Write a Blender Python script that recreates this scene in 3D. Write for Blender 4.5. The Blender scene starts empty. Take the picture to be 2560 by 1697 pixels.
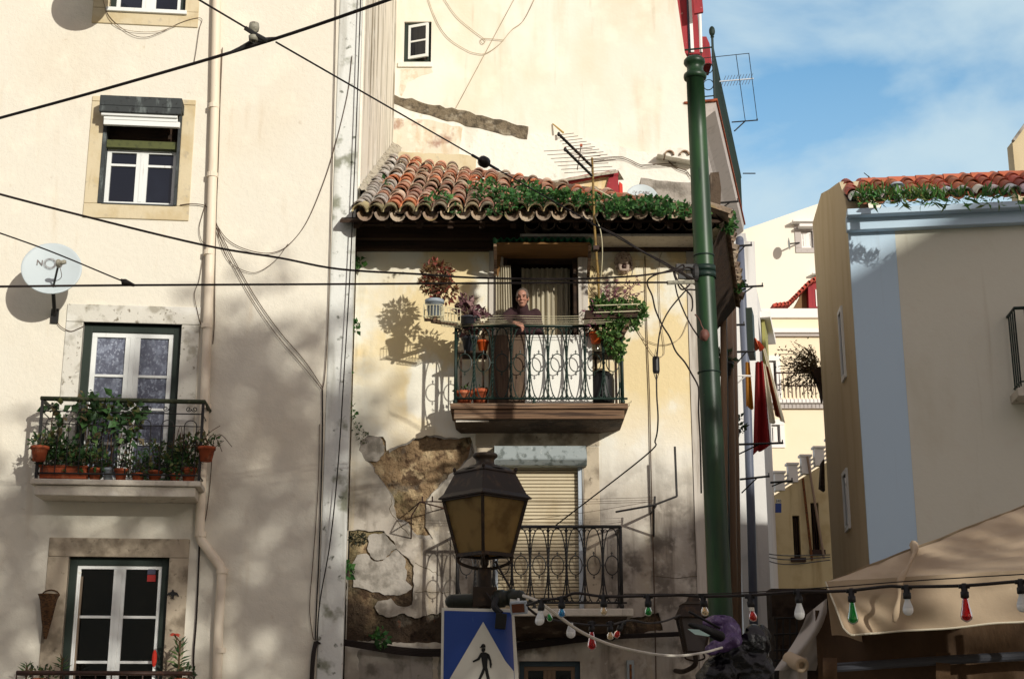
import bpy, bmesh, math, random
from mathutils import Vector, Matrix, noise
from mathutils.geometry import tessellate_polygon
rnd = random.Random(7)
V = Vector
R = math.radians
scene = bpy.context.scene
COL = scene.collection
# ------------------------------------------------------------------ camera (50 mm lens, tilted up 15 degrees)
F = 3555.0; PITCH = R(15); CP, SP = math.cos(PITCH), math.sin(PITCH)
EYE = V((0, 0, 1.6))
cd = bpy.data.cameras.new("camera"); cam = bpy.data.objects.new("camera", cd); COL.objects.link(cam)
cam.location = EYE; cam.rotation_euler = (math.pi/2 + PITCH, 0, 0)
cd.sensor_width = 36; cd.lens = 36*F/2560; cd.clip_end = 3000; cd.clip_start = .05
scene.camera = cam

def ray(px, py):
    a = (px-1280)/F; v = (848.5-py)/F
    return V((a, CP - v*SP, SP + v*CP))
def PY(px, py, Y):                      # the point of the place seen at a photo coordinate, at distance Y down the street
    d = ray(px, py); return EYE + d*(Y/d.y)
class Plane:                            # a wall: O on it, u along it, n out of it, z up
    def __init__(s, O, deg=None, u=None, n=None):
        s.O = V(O); s.w = V((0, 0, 1))
        if u is None: u = V((math.cos(R(deg)), math.sin(R(deg)), 0))
        s.u = u.normalized(); s.n = n.normalized() if n is not None else V((s.u.y, -s.u.x, 0))
        s.w = s.n.cross(s.u)
        if s.w.z < 0: s.w = -s.w
    def pt(s, px, py, off=0):
        d = ray(px, py); t = (s.O + s.n*off - EYE).dot(s.n)/d.dot(s.n); return EYE + d*t
    def uz(s, px, py, off=0):
        p = s.pt(px, py, off) - s.O; return (p.dot(s.u), p.dot(s.w))
    def at(s, u, z, off=0): return s.O + s.u*u + s.w*z + s.n*off
    def rect(s, x0, y0, x1, y1, off=0):
        a = [s.uz(x0, y0, off), s.uz(x1, y0, off), s.uz(x1, y1, off), s.uz(x0, y1, off)]
        return ((a[0][0]+a[3][0])/2, (a[1][0]+a[2][0])/2, (a[2][1]+a[3][1])/2, (a[0][1]+a[1][1])/2)   # u0,u1,z0,z1
    def poly(s, pts, off=0): return [s.uz(x, y, off) for x, y in pts]

def lin(c): return c/12.92 if c <= .04045 else ((c+.055)/1.055)**2.4
def S(r, g, b): return (lin(r/255), lin(g/255), lin(b/255), 1)

# ------------------------------------------------------------------ mesh collector
class MB:
    def __init__(s): s.v = []; s.f = []; s.c = []; s.tint = (1, 1, 1); s.m = []; s.mi = 0
    def add(s, vs, fs):
        b = len(s.v); s.v += [V(p) for p in vs]
        for f in fs: s.f.append(tuple(b+i for i in f)); s.c.append(s.tint); s.m.append(s.mi)
    def box(s, c, size, M=None):
        hx, hy, hz = size[0]/2, size[1]/2, size[2]/2
        P = [V((x*hx, y*hy, z*hz)) for z in (-1, 1) for y in (-1, 1) for x in (-1, 1)]
        if M is not None: P = [M @ p for p in P]
        s.add([V(c)+p for p in P], [(0,2,3,1),(4,5,7,6),(0,1,5,4),(2,6,7,3),(0,4,6,2),(1,3,7,5)])
    def pbox(s, pl, u0, u1, z0, z1, d0, d1):
        P = [pl.at(u, z, d) for z in (z0, z1) for d in (d0, d1) for u in (u0, u1)]
        s.add(P, [(0,2,3,1),(4,5,7,6),(0,1,5,4),(2,6,7,3),(0,4,6,2),(1,3,7,5)])
    def bar(s, a, b, w, h=None, up=V((0, 0, 1))):        # rectangular bar from a to b
        a, b = V(a), V(b); h = h or w; d = (b-a); L = d.length; d.normalize()
        x = d.cross(up)
        if x.length < 1e-4: x = d.cross(V((0, 1, 0)))
        x.normalize(); y = x.cross(d)
        s.box((a+b)/2, (w, L, h), Matrix((x, d, y)).transposed())
    def tube(s, pts, r, k=6, closed=False, cap=True):
        pts = [V(p) for p in pts]; n = len(pts)
        rs = r if isinstance(r, (list, tuple)) else [r]*n
        if n < 2: return
        vs = []; pn = None
        for i in range(n):
            if closed: t = pts[(i+1) % n]-pts[i-1]
            else: t = pts[min(i+1, n-1)]-pts[max(i-1, 0)]
            if t.length < 1e-9: t = V((0, 0, 1))
            t.normalize()
            if pn is None:
                pn = t.cross(V((0, 0, 1)))
                if pn.length < .1: pn = t.cross(V((0, 1, 0)))
            pn = pn - t*pn.dot(t)
            if pn.length < 1e-6: pn = t.orthogonal()
            pn.normalize(); q = t.cross(pn)
            for j in range(k):
                a = 2*math.pi*j/k; vs.append(pts[i] + (pn*math.cos(a)+q*math.sin(a))*rs[i])
        fs = []
        for i in range(n if closed else n-1):
            for j in range(k):
                i2 = (i+1) % n; fs.append((i*k+j, i*k+(j+1) % k, i2*k+(j+1) % k, i2*k+j))
        if cap and not closed: fs += [tuple(range(k))[::-1], tuple((n-1)*k+j for j in range(k))]
        s.add(vs, fs)
    def lathe(s, prof, c, axis=V((0, 0, 1)), k=16, cap=True, a0=0, sq=None):
        c = V(c); axis = V(axis).normalized(); x = axis.orthogonal().normalized()
        if abs(axis.z) > .99: x = V((1, 0, 0))
        y = axis.cross(x); vs = []
        for r, h in prof:
            for j in range(k):
                a = a0+2*math.pi*j/k; vs.append(c + axis*h + (x*math.cos(a)+y*math.sin(a))*r)
        n = len(prof); fs = [(i*k+j, i*k+(j+1) % k, (i+1)*k+(j+1) % k, (i+1)*k+j) for i in range(n-1) for j in range(k)]
        if cap: fs += [tuple(range(k))[::-1], tuple((n-1)*k+j for j in range(k))]
        s.add(vs, fs)
    def ell(s, c, rad, M=None, nu=14, nv=9):
        c = V(c); vs = []; fs = []
        for i in range(nv+1):
            t = math.pi*i/nv
            for j in range(nu):
                a = 2*math.pi*j/nu; p = V((rad[0]*math.sin(t)*math.cos(a), rad[1]*math.sin(t)*math.sin(a), rad[2]*math.cos(t)))
                vs.append(c + (M @ p if M is not None else p))
        for i in range(nv):
            for j in range(nu): fs.append((i*nu+j, i*nu+(j+1) % nu, (i+1)*nu+(j+1) % nu, (i+1)*nu+j))
        s.add(vs, fs)
    def limb(s, pts, rs, k=12):                           # tapering limb with rounded joints
        s.tube(pts, rs, k)
        for p, r in zip(pts, rs): s.ell(p, (r, r, r), nu=k, nv=6)
    def prism(s, poly, vec):
        vec = V(vec); n = len(poly); P = [V(p) for p in poly]
        tri = tessellate_polygon([P])
        s.add(P + [p+vec for p in P], [tuple(t) for t in tri] + [tuple(n+i for i in t[::-1]) for t in tri] + [(i, (i+1) % n, n+(i+1) % n, n+i) for i in range(n)])
    def wall(s, pl, outer, holes=(), front=0.0, back=-.3, closeback=False):
        loops = [list(outer)] + [list(h) for h in holes]
        flat = [p for l in loops for p in l]
        tri = tessellate_polygon([[V((p[0], p[1], 0)) for p in l] for l in loops])
        n = len(flat)
        vs = [pl.at(p[0], p[1], front) for p in flat] + [pl.at(p[0], p[1], back) for p in flat]
        fs = [tuple(t) for t in tri]
        if closeback: fs += [tuple(n+i for i in t) for t in tri]
        b = 0
        for l in loops:
            m = len(l)
            for i in range(m): fs.append((b+i, b+(i+1) % m, n+b+(i+1) % m, n+b+i))
            b += m
        s.add(vs, fs)
    def quad(s, a, b, c, d): s.add([a, b, c, d], [(0, 1, 2, 3)])
    def sheet(s, fn, nu, nv):                             # fn(i/nu, j/nv) -> point
        vs = [fn(i/nu, j/nv) for j in range(nv+1) for i in range(nu+1)]
        s.add(vs, [(j*(nu+1)+i, j*(nu+1)+i+1, (j+1)*(nu+1)+i+1, (j+1)*(nu+1)+i) for j in range(nv) for i in range(nu)])
    def leaf(s, p, d, l, w, droop=.15):
        d = V(d).normalized(); x = d.cross(V((rnd.uniform(-1, 1), rnd.uniform(-1, 1), rnd.uniform(-1, 1))))
        if x.length < .05: x = d.orthogonal()
        x.normalize(); n = x.cross(d); p = V(p)
        s.add([p, p+d*l*.45+x*w/2+n*w*.12, p+d*l-n*l*droop, p+d*l*.45-x*w/2+n*w*.12, p+d*l*.5], [(0, 1, 4), (1, 2, 4), (0, 4, 3), (4, 2, 3)])
    def foliage(s, c, rad, n, size, cols, ratio=.6, up=.3):
        c = V(c)
        for _ in range(n):
            while 1:
                q = V((rnd.uniform(-1, 1), rnd.uniform(-1, 1), rnd.uniform(-1, 1)))
                if q.length <= 1: break
            p = c + V((q.x*rad[0], q.y*rad[1], q.z*rad[2]))
            d = V((q.x+rnd.gauss(0, .6), q.y+rnd.gauss(0, .6), q.z+rnd.gauss(0, .6)+up))
            k = rnd.choice(cols); f = rnd.uniform(.75, 1.25); s.tint = (k[0]*f, k[1]*f, k[2]*f)
            l = size*rnd.choice((.5, .7, .9, 1.1, 1.3, 1.6))*rnd.uniform(.85, 1.1); s.leaf(p, d, l, l*ratio)
    def jitter(s, amp, sc=3.0, start=0):
        for i in range(start, len(s.v)):
            s.v[i] = s.v[i] + noise.noise_vector(s.v[i]*sc)*amp

def cat(pts, n=6):                                        # Catmull-Rom through points
    pts = [V(p) for p in pts]; out = []
    P = [pts[0]*2-pts[1]] + pts + [pts[-1]*2-pts[-2]]
    for i in range(1, len(P)-2):
        for k in range(n):
            t = k/n; a, b, c, d = P[i-1], P[i], P[i+1], P[i+2]
            out.append(.5*((2*b)+(c-a)*t+(2*a-5*b+4*c-d)*t*t+(3*b-a-3*c+d)*t*t*t))
    out.append(pts[-1]); return out
def rough(pts, amp, step, seed=0):
    out = []; n = len(pts); rr = random.Random(seed)
    for i in range(n):
        a, b = pts[i], pts[(i+1) % n]; L = math.hypot(b[0]-a[0], b[1]-a[1]); k = max(1, int(L/step))
        for j in range(k):
            t = j/k; x, z = a[0]+(b[0]-a[0])*t, a[1]+(b[1]-a[1])*t
            nx, nz = -(b[1]-a[1])/(L+1e-9), (b[0]-a[0])/(L+1e-9)
            q = (noise.noise(V((x*9+seed, z*9, seed)))*1.2 + rr.uniform(-.5, .5))*amp
            out.append((x+nx*q, z+nz*q))
    return out

# ------------------------------------------------------------------ scene tree
ROOTS = []
def T(name, label=None, cat_=None, group=None, kind=None):
    o = bpy.data.objects.new(name, None); COL.objects.link(o); o.empty_display_size = .1
    tagit(o, label, cat_, group, kind); ROOTS.append(o); return o
def tagit(o, label=None, cat_=None, group=None, kind=None):
    if label: o["label"] = label
    if cat_: o["category"] = cat_
    if group: o["group"] = group
    if kind: o["kind"] = kind
def mesh_of(mb, name, mats, smooth=False):
    me = bpy.data.meshes.new(name); me.from_pydata([tuple(v) for v in mb.v], [], mb.f)
    if any(c != (1, 1, 1) for c in mb.c):
        at = me.color_attributes.new("tint", "FLOAT_COLOR", "CORNER"); buf = []
        for f, c in zip(mb.f, mb.c): buf += [c[0], c[1], c[2], 1.0]*len(f)
        at.data.foreach_set("color", buf)
    if not isinstance(mats, (list, tuple)): mats = [mats]
    for m in mats: me.materials.append(m)
    if len(mats) > 1: me.polygons.foreach_set("material_index", mb.m)
    if smooth: me.polygons.foreach_set("use_smooth", [True]*len(mb.f))
    me.update(); return me
def P(mb, name, mat, parent, label=None, smooth=False, bevel=0, kind=None):
    o = bpy.data.objects.new(name, mesh_of(mb, name, mat, smooth)); COL.objects.link(o); o.parent = parent
    if label: o["label"] = label
    if kind: o["kind"] = kind
    if bevel:
        b = o.modifiers.new("bevel", "BEVEL"); b.width = bevel; b.segments = 2; b.limit_method = 'ANGLE'
    return o
def TM(mb, name, mat, label, cat_, group=None, kind=None, smooth=False, bevel=0):   # a thing that is one mesh
    o = P(mb, name, mat, None, None, smooth, bevel); tagit(o, label, cat_, group, kind); ROOTS.append(o); return o
def bake(mb, mods):                                        # run modifiers (voxel remesh etc.) and hand back an MB
    o = bpy.data.objects.new("tmp", mesh_of(mb, "tmp", [])); COL.objects.link(o)
    for typ, kw in mods:
        m = o.modifiers.new(typ, typ)
        for k, v in kw.items(): setattr(m, k, v)
    dg = bpy.context.evaluated_depsgraph_get(); dg.update(); me = bpy.data.meshes.new_from_object(o.evaluated_get(dg))
    out = MB(); out.add([v.co.copy() for v in me.vertices], [tuple(p.vertices) for p in me.polygons])
    old = o.data; bpy.data.objects.remove(o); bpy.data.meshes.remove(old); bpy.data.meshes.remove(me); return out
def text_into(mb, s, org, ux, uz, size, depth=V((0, 0, 0)), bold=0):
    cu = bpy.data.curves.new("t", "FONT"); cu.body = s; cu.size = 1; cu.align_x = 'CENTER'; cu.align_y = 'CENTER'; cu.offset = bold; cu.resolution_u = 3
    o = bpy.data.objects.new("t", cu); COL.objects.link(o)
    dg = bpy.context.evaluated_depsgraph_get(); dg.update(); me = bpy.data.meshes.new_from_object(o.evaluated_get(dg))
    mb.add([V(org)+ux*v.co.x*size+uz*v.co.y*size for v in me.vertices], [tuple(p.vertices) for p in me.polygons])
    bpy.data.objects.remove(o); bpy.data.curves.remove(cu); bpy.data.meshes.remove(me)
def kids(o):
    out = []
    for c in KID.get(o.name, []): out += [c] + kids(c)
    return out
def finish():
    global KID; KID = {}
    for o in COL.objects:
        if o.parent: KID.setdefault(o.parent.name, []).append(o)
    for r in ROOTS:
        tree = ([r] if r.type == 'MESH' else []) + kids(r)
        lo = V((1e9,)*3); hi = V((-1e9,)*3)
        for o in tree:
            for v in o.data.vertices:
                for i in range(3):
                    lo[i] = min(lo[i], v.co[i]); hi[i] = max(hi[i], v.co[i])
        if not tree: continue
        loc = V(((lo.x+hi.x)/2, (lo.y+hi.y)/2, lo.z)); M = Matrix.Translation(-loc)
        for o in tree: o.data.transform(M)
        r.location = loc

# ------------------------------------------------------------------ materials
def mat(name, col, rough=.85, metal=0, spec=.35, layers=(), bump=None, attr=False, trans=0, coat=0, alpha=1, wave=None, glasscol=None, transl=0):
    """layers: (scale xyz, colour, lo, hi, amount[, detail[, mask(axis, a, b)]]) noise in place coordinates mixed over the base"""
    m = bpy.data.materials.new(name); m.use_nodes = True; nt = m.node_tree; N, L = nt.nodes, nt.links
    b = N["Principled BSDF"]; b.inputs["Roughness"].default_value = rough; b.inputs["Metallic"].default_value = metal
    b.inputs["Specular IOR Level"].default_value = spec
    if coat: b.inputs["Coat Weight"].default_value = coat
    if trans: b.inputs["Transmission Weight"].default_value = trans; b.inputs["IOR"].default_value = 1.3
    if alpha < 1: b.inputs["Alpha"].default_value = alpha
    geo = N.new("ShaderNodeNewGeometry")
    def nz(scale, detail, off=0, rg=.55):
        mp = N.new("ShaderNodeMapping"); L.new(geo.outputs["Position"], mp.inputs["Vector"])
        sc = scale if isinstance(scale, (tuple, list)) else (scale,)*3
        mp.inputs["Scale"].default_value = sc; mp.inputs["Location"].default_value = (off*3.7, off*1.3, off*2.1)
        n = N.new("ShaderNodeTexNoise"); n.inputs["Scale"].default_value = 1; n.inputs["Detail"].default_value = detail; n.inputs["Roughness"].default_value = rg
        L.new(mp.outputs[0], n.inputs["Vector"]); return n.outputs["Fac"]
    rgb = N.new("ShaderNodeRGB"); rgb.outputs[0].default_value = col if len(col) == 4 else (*col, 1); cur = rgb.outputs[0]
    if attr:
        a = N.new("ShaderNodeAttribute"); a.attribute_name = "tint"
        mx = N.new("ShaderNodeMix"); mx.data_type = 'RGBA'; mx.blend_type = 'MULTIPLY'; mx.inputs["Factor"].default_value = 1
        L.new(cur, mx.inputs["A"]); L.new(a.outputs["Color"], mx.inputs["B"]); cur = mx.outputs["Result"]
    for i, ly in enumerate(layers):
        sc, c2, lo, hi, amt = ly[:5]; det = ly[5] if len(ly) > 5 and ly[5] else 4
        mr = N.new("ShaderNodeMapRange"); mr.interpolation_type = 'SMOOTHSTEP'
        mr.inputs["From Min"].default_value = lo; mr.inputs["From Max"].default_value = hi; mr.inputs["To Max"].default_value = amt
        L.new(nz(sc, det, i+1), mr.inputs["Value"]); fac = mr.outputs[0]
        if len(ly) > 6:
            for ax, a0, a1 in ([ly[6]] if isinstance(ly[6][0], str) else ly[6]):
                sp = N.new("ShaderNodeSeparateXYZ"); L.new(geo.outputs["Position"], sp.inputs[0])
                ad = N.new("ShaderNodeMath"); ad.operation = 'MULTIPLY_ADD'; ad.inputs[1].default_value = abs(a1-a0)*1.2; L.new(nz(1.3, 4, i+9), ad.inputs[0]); L.new(sp.outputs[ax.upper()], ad.inputs[2])
                sb = N.new("ShaderNodeMath"); sb.operation = 'SUBTRACT'; sb.inputs[1].default_value = abs(a1-a0)*.6; L.new(ad.outputs[0], sb.inputs[0])
                mk = N.new("ShaderNodeMapRange"); mk.inputs["From Min"].default_value = a0; mk.inputs["From Max"].default_value = a1; L.new(sb.outputs[0], mk.inputs["Value"])
                ml = N.new("ShaderNodeMath"); ml.operation = 'MULTIPLY'; L.new(fac, ml.inputs[0]); L.new(mk.outputs[0], ml.inputs[1]); fac = ml.outputs[0]
        mx = N.new("ShaderNodeMix"); mx.data_type = 'RGBA'; L.new(fac, mx.inputs["Factor"]); L.new(cur, mx.inputs["A"]); mx.inputs["B"].default_value = c2 if len(c2) == 4 else (*c2, 1)
        cur = mx.outputs["Result"]
    L.new(cur, b.inputs["Base Color"])
    if bump:
        for k, (sc, st, dist) in enumerate(bump if isinstance(bump, list) else [bump]):
            bp = N.new("ShaderNodeBump"); bp.inputs["Strength"].default_value = st; bp.inputs["Distance"].default_value = dist
            L.new(nz(sc, 5, 20+k, .6), bp.inputs["Height"])
            if k: L.new(prev, bp.inputs["Normal"])
            prev = bp.outputs[0]
        L.new(prev, b.inputs["Normal"])
    if transl:
        tr = N.new("ShaderNodeBsdfTranslucent"); L.new(cur, tr.inputs["Color"]); mxs = N.new("ShaderNodeMixShader"); mxs.inputs[0].default_value = transl
        L.new(b.outputs[0], mxs.inputs[1]); L.new(tr.outputs[0], mxs.inputs[2]); L.new(mxs.outputs[0], N["Material Output"].inputs["Surface"])
    return m
SKYSTR = .12; SUNSTR = 3.55; EXPO = 0.06; CLOUDLOC = (1.6, .35, .1); CLOUDCOL = (5.0, 6.2, 6.7, 1); SKYGAIN = (.8, 1.45, 1.7, 1); SKYBACK = (1.38, 1.1, 1.04, 1); CLOUDBACK = (5.1, 4.25, 4.0, 1)
SHADE_GABLE = [(14.8, 0), (14.8, 10.6), (17.2, 11.0), (17.2, 13.8), (22.0, 16.6), (30, 11.5), (30, 0)]  # outline of the unseen gable, stepped to set where its shade falls
TREES = [("leafy street tree beside the viewer, shading the lower left facade", (8.0, -.6, 0), [((7.4, 0, 9.2), (1.5, 1.2, 1.2), 62), ((5.2, .2, 8.2), (1.7, 1.1, 1.2), 40), ((8.8, 0, 8.2), (1.2, 1, 1.3), 52), ((7.2, .1, 11.4), (1.6, 1, 1.2), 44), ((8.6, 0, 10.8), (1.2, .9, 1.2), 46), ((4.6, .2, 9.6), (1.2, .8, .8), 30), ((6.5, 0, 5.8), (1.2, .9, .9), 120), ((3.8, .2, 6.9), (1.3, .9, .8), 36)], 3),
         ("second leafy street tree, shading the foot of the old house", (12.2, -.6, 0), [((11.0, 0, 8.0), (1.7, 1.1, 1.1), 115), ((12.8, 0, 8.0), (1.5, 1.1, 1.2), 80), ((9.8, 0, 7.2), (1.5, 1, 1.2), 115), ((12.2, 0, 9.4), (1.2, .8, .5), 16), ((13.6, 0, 6.8), (1.4, 1, 1.1), 60), ((8.4, 0, 5.5), (1.0, .9, .5), 12)], 5)]
# ------------------------------------------------------------------ materials of the place
CREAM = mat("cream_render", S(221, 215, 199), layers=[((.5, .5, .35), S(212, 197, 170), .45, .8, .5), (2.2, S(238, 230, 210), .5, .75, .5), ((5, 5, .7), S(196, 176, 146), .58, .8, .35), (9, S(182, 160, 128), .66, .8, .35)], bump=[((14,)*3, .4, .02), ((70,)*3, .5, .006)])
WHITEWASH = mat("whitewash", S(218, 219, 212), layers=[((6, 6, .5), S(150, 146, 132), .5, .75, .6), (2.5, S(120, 122, 100), .57, .7, .85), (9, S(70, 74, 54), .6, .72, .85, 6)], bump=((18,)*3, .4, .02))
STREAKED = mat("streaked_render", S(225, 219, 203), layers=[((9, 4, .28), S(128, 116, 92), .47, .66, .85, 6), ((22, 11, .5), S(84, 76, 58), .57, .72, .8, 6), (3, S(236, 232, 222), .5, .7, .5)], bump=((20,)*3, .4, .015))
BACKWALL = mat("cream_old_render", S(226, 222, 209), layers=[((.5, .5, .3), S(212, 200, 172), .42, .7, .7), ((3, 3, .5), S(204, 192, 164), .5, .76, .5), ((8, 8, .6), S(186, 174, 148), .62, .78, .45), (1.6, S(240, 234, 216), .5, .7, .5)], bump=[((11,)*3, .25, .02)])
PATCH = mat("pale_patch", S(232, 228, 216), layers=[((4, 4, .8), S(188, 180, 162), .5, .8, .5), (7, S(150, 146, 132), .62, .8, .5)], bump=((12,)*3, .5, .03))
SCAR = mat("broken_render", S(120, 108, 88), layers=[(8, S(70, 62, 50), .45, .62, .8, 6), (4, S(176, 166, 146), .55, .7, .7)], bump=((16,)*3, .9, .05))
PINKSTAIN = mat("stained_render", S(216, 206, 186), layers=[((3, 3, 3), S(150, 108, 92), .53, .66, .75, 6), ((9, 9, 2), S(196, 172, 136), .45, .7, .6), (6, S(232, 224, 208), .5, .65, .6)], bump=((15,)*3, .4, .02))
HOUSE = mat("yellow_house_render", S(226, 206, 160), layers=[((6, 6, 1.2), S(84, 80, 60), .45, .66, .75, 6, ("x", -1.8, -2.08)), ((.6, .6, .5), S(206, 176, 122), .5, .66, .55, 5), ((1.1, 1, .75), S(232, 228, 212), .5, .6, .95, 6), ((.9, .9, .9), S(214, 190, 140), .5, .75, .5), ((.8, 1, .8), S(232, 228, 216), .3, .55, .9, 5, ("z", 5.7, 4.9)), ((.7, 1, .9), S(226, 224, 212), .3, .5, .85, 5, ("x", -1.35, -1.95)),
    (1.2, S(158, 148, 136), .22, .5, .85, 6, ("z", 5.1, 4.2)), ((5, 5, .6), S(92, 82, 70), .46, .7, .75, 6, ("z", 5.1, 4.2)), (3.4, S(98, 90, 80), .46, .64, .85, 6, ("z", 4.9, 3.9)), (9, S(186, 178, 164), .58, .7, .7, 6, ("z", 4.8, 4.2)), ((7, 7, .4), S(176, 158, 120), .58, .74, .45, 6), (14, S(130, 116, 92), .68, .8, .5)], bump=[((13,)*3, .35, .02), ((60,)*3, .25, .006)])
OLDCOAT = mat("old_grey_render", S(160, 153, 143), layers=[(4, S(104, 98, 88), .45, .65, .8, 6), ((8, 8, 1), S(72, 68, 58), .55, .75, .6), (6, S(92, 100, 70), .64, .74, .6)], bump=((16,)*3, .6, .03))
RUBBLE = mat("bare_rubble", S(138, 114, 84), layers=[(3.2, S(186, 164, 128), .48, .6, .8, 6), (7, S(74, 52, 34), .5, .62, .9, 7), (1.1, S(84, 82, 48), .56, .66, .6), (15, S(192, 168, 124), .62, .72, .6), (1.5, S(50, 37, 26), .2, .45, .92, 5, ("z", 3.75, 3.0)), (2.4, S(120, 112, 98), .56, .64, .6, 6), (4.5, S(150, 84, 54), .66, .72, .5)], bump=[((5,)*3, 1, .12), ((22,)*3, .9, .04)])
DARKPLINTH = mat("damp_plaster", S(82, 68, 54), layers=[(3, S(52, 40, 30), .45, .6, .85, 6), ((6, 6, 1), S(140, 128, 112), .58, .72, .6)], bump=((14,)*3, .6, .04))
STONE = mat("limestone_surround", S(206, 192, 160), layers=[((3, 3, 3), S(188, 168, 126), .45, .7, .7), (9, S(158, 150, 136), .58, .75, .5), ((16, 16, 2), S(176, 158, 120), .6, .75, .4)], bump=((26,)*3, .3, .01))
LICHEN = mat("lichen_stone", S(206, 202, 190), layers=[(5, S(150, 144, 128), .5, .66, .8, 6), (17, S(92, 80, 58), .6, .7, .8, 6), (2, S(222, 220, 212), .5, .65, .7)], bump=((30,)*3, .4, .01))
GRIMESTONE = mat("grimy_stone", S(186, 172, 150), layers=[(2.6, S(94, 82, 66), .44, .64, .8, 6), (13, S(66, 56, 44), .6, .72, .7, 6)], bump=((30,)*3, .4, .01))
SLAB = mat("slab_stone", S(200, 192, 176), layers=[((9, 9, 1.5), S(96, 84, 68), .56, .74, .8, 6), (6, S(220, 214, 202), .5, .7, .6)], bump=((20,)*3, .5, .02))
GREENWOOD = mat("dark_green_wood", S(30, 42, 34), .55, layers=[((12, 12, 1.5), S(58, 62, 48), .6, .75, .6), (40, S(120, 116, 100), .72, .8, .5)], bump=((40, 40, 4), .3, .004))
WHITEWOOD = mat("white_window_paint", S(226, 228, 224), .5, layers=[((18, 18, 2), S(160, 150, 132), .62, .78, .55), (30, S(120, 100, 76), .72, .8, .6)], bump=((40, 40, 6), .25, .003))
GLASS = mat("window_glass", S(12, 16, 26), .04, spec=.6, layers=[(.9, S(40, 46, 60), .45, .75, .5)])
DARKGLASS = mat("dark_room_glass", S(10, 8, 6), .05, spec=.35)
LACE = mat("lace_curtain", S(92, 96, 112), .6, spec=.45, layers=[((13, 13, 11), S(138, 146, 162), .48, .6, .6, 3), ((34, 34, 24), S(176, 184, 198), .55, .63, .6, 3), (2.2, S(56, 58, 72), .4, .65, .7)])
BLINDBOX = mat("shutter_box_paint", S(150, 158, 158), .6, layers=[((9, 9, 9), S(84, 92, 88), .5, .65, .8, 6), (28, S(206, 208, 202), .62, .72, .6)], bump=((40,)*3, .2, .004))
MOULD = mat("mouldy_wood", S(58, 62, 62), .8, layers=[((10, 10, 3), S(112, 120, 118), .55, .7, .7), (22, S(28, 28, 28), .55, .7, .8)], bump=((40,)*3, .3, .004))
SLAT = mat("beige_roller_slats", S(200, 186, 156), .55, layers=[((3, 3, 1), S(168, 146, 106), .45, .75, .5)])
ALU = mat("grey_aluminium", S(176, 184, 192), .45, metal=.3, layers=[((14, 14, 2), S(120, 124, 128), .55, .75, .5)])
PIPE = mat("painted_pipe", S(226, 212, 190), .55, layers=[((8, 8, 1.2), S(196, 176, 146), .5, .75, .6), (24, S(168, 118, 66), .7, .78, .6)])
RUST = mat("rusty_iron", S(120, 74, 38), .8, layers=[(20, S(60, 38, 24), .45, .65, .8)])
BLACKIRON = mat("black_iron", S(30, 29, 28), .55, spec=.4, layers=[(18, S(66, 48, 34), .58, .72, .6)])
GREENIRON = mat("green_painted_iron", S(18, 40, 32), .5, layers=[(24, S(52, 72, 56), .6, .75, .6), (12, S(22, 26, 22), .5, .66, .6)])
MOSSRAIL = mat("mossy_iron_rail", S(48, 54, 36), .75, layers=[(20, S(86, 88, 60), .52, .68, .7)], bump=((40,)*3, .5, .004))
BROWNIRON = mat("brown_iron", S(56, 36, 28), .6, layers=[(20, S(96, 62, 44), .55, .7, .5)])
POLEGREEN = mat("pole_green_paint", S(23, 49, 29), .42, spec=.4, layers=[((3, 3, .6), S(44, 84, 40), .45, .7, .8), ((14, 14, 2), S(16, 36, 26), .58, .72, .7), (32, S(120, 116, 90), .73, .8, .6)], bump=((24, 24, 6), .12, .004))
CABLE = mat("black_cable", S(34, 26, 22), .6)
THINCABLE = mat("painted_cable", S(172, 156, 130), .7, layers=[((2, 2, 2), S(110, 92, 70), .5, .6, .8)])
BROWNCABLE = mat("brown_cable", S(76, 56, 40), .7)
WHITECABLE = mat("white_cable", S(206, 200, 186), .6)
TILE = mat("roof_tile", (1, 1, 1), .9, attr=True, layers=[(9, S(164, 126, 92), .56, .7, .45, 6), (26, S(84, 62, 46), .6, .74, .55, 6), (4, S(128, 112, 52), .6, .7, .5), (13, S(60, 66, 36), .64, .72, .6)], bump=[((22,)*3, .7, .015)])
MORTAR = mat("tile_mortar", S(176, 168, 150), layers=[(9, S(110, 100, 84), .5, .65, .7, 6), (4, S(90, 96, 50), .6, .7, .5)], bump=((16,)*3, .9, .04))
DARKWOOD = mat("old_eave_timber", S(58, 42, 30), .9, layers=[((1.2, 14, 14), S(30, 22, 16), .45, .65, .8, 6), (12, S(92, 74, 56), .64, .75, .5)], bump=((3, 30, 30), .6, .012))
OLDWOOD = mat("weathered_wood", S(116, 90, 68), .85, layers=[((1.0, 30, 42), S(48, 34, 26), .48, .58, .9, 6), ((.7, 9, 14), S(166, 142, 116), .55, .7, .6)], bump=((2.5, 40, 46), .8, .012))
BROWNBOARD = mat("brown_board", S(88, 70, 54), .8, layers=[((16, 16, 1.4), S(54, 38, 28), .45, .65, .8, 6), ((9, 9, 4), S(116, 92, 70), .6, .75, .5)], bump=((30, 30, 3), .5, .006))
WHITEBOARD = mat("white_board", S(232, 230, 220), .6, layers=[((4, 4, 1), S(206, 202, 188), .5, .8, .5)])
GREENSHEET = mat("green_corrugated_sheet", S(36, 120, 88), .5, layers=[(12, S(18, 64, 46), .5, .66, .7), (20, S(80, 140, 112), .66, .76, .5)])
OCHREBOARD = mat("ochre_board", S(118, 84, 44), .8, layers=[((3, 20, 20), S(84, 58, 30), .5, .7, .6)])
PALEWOOD = mat("pale_jamb", S(196, 188, 176), .75, layers=[((20, 20, 1.5), S(146, 134, 118), .5, .7, .6)])
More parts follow.
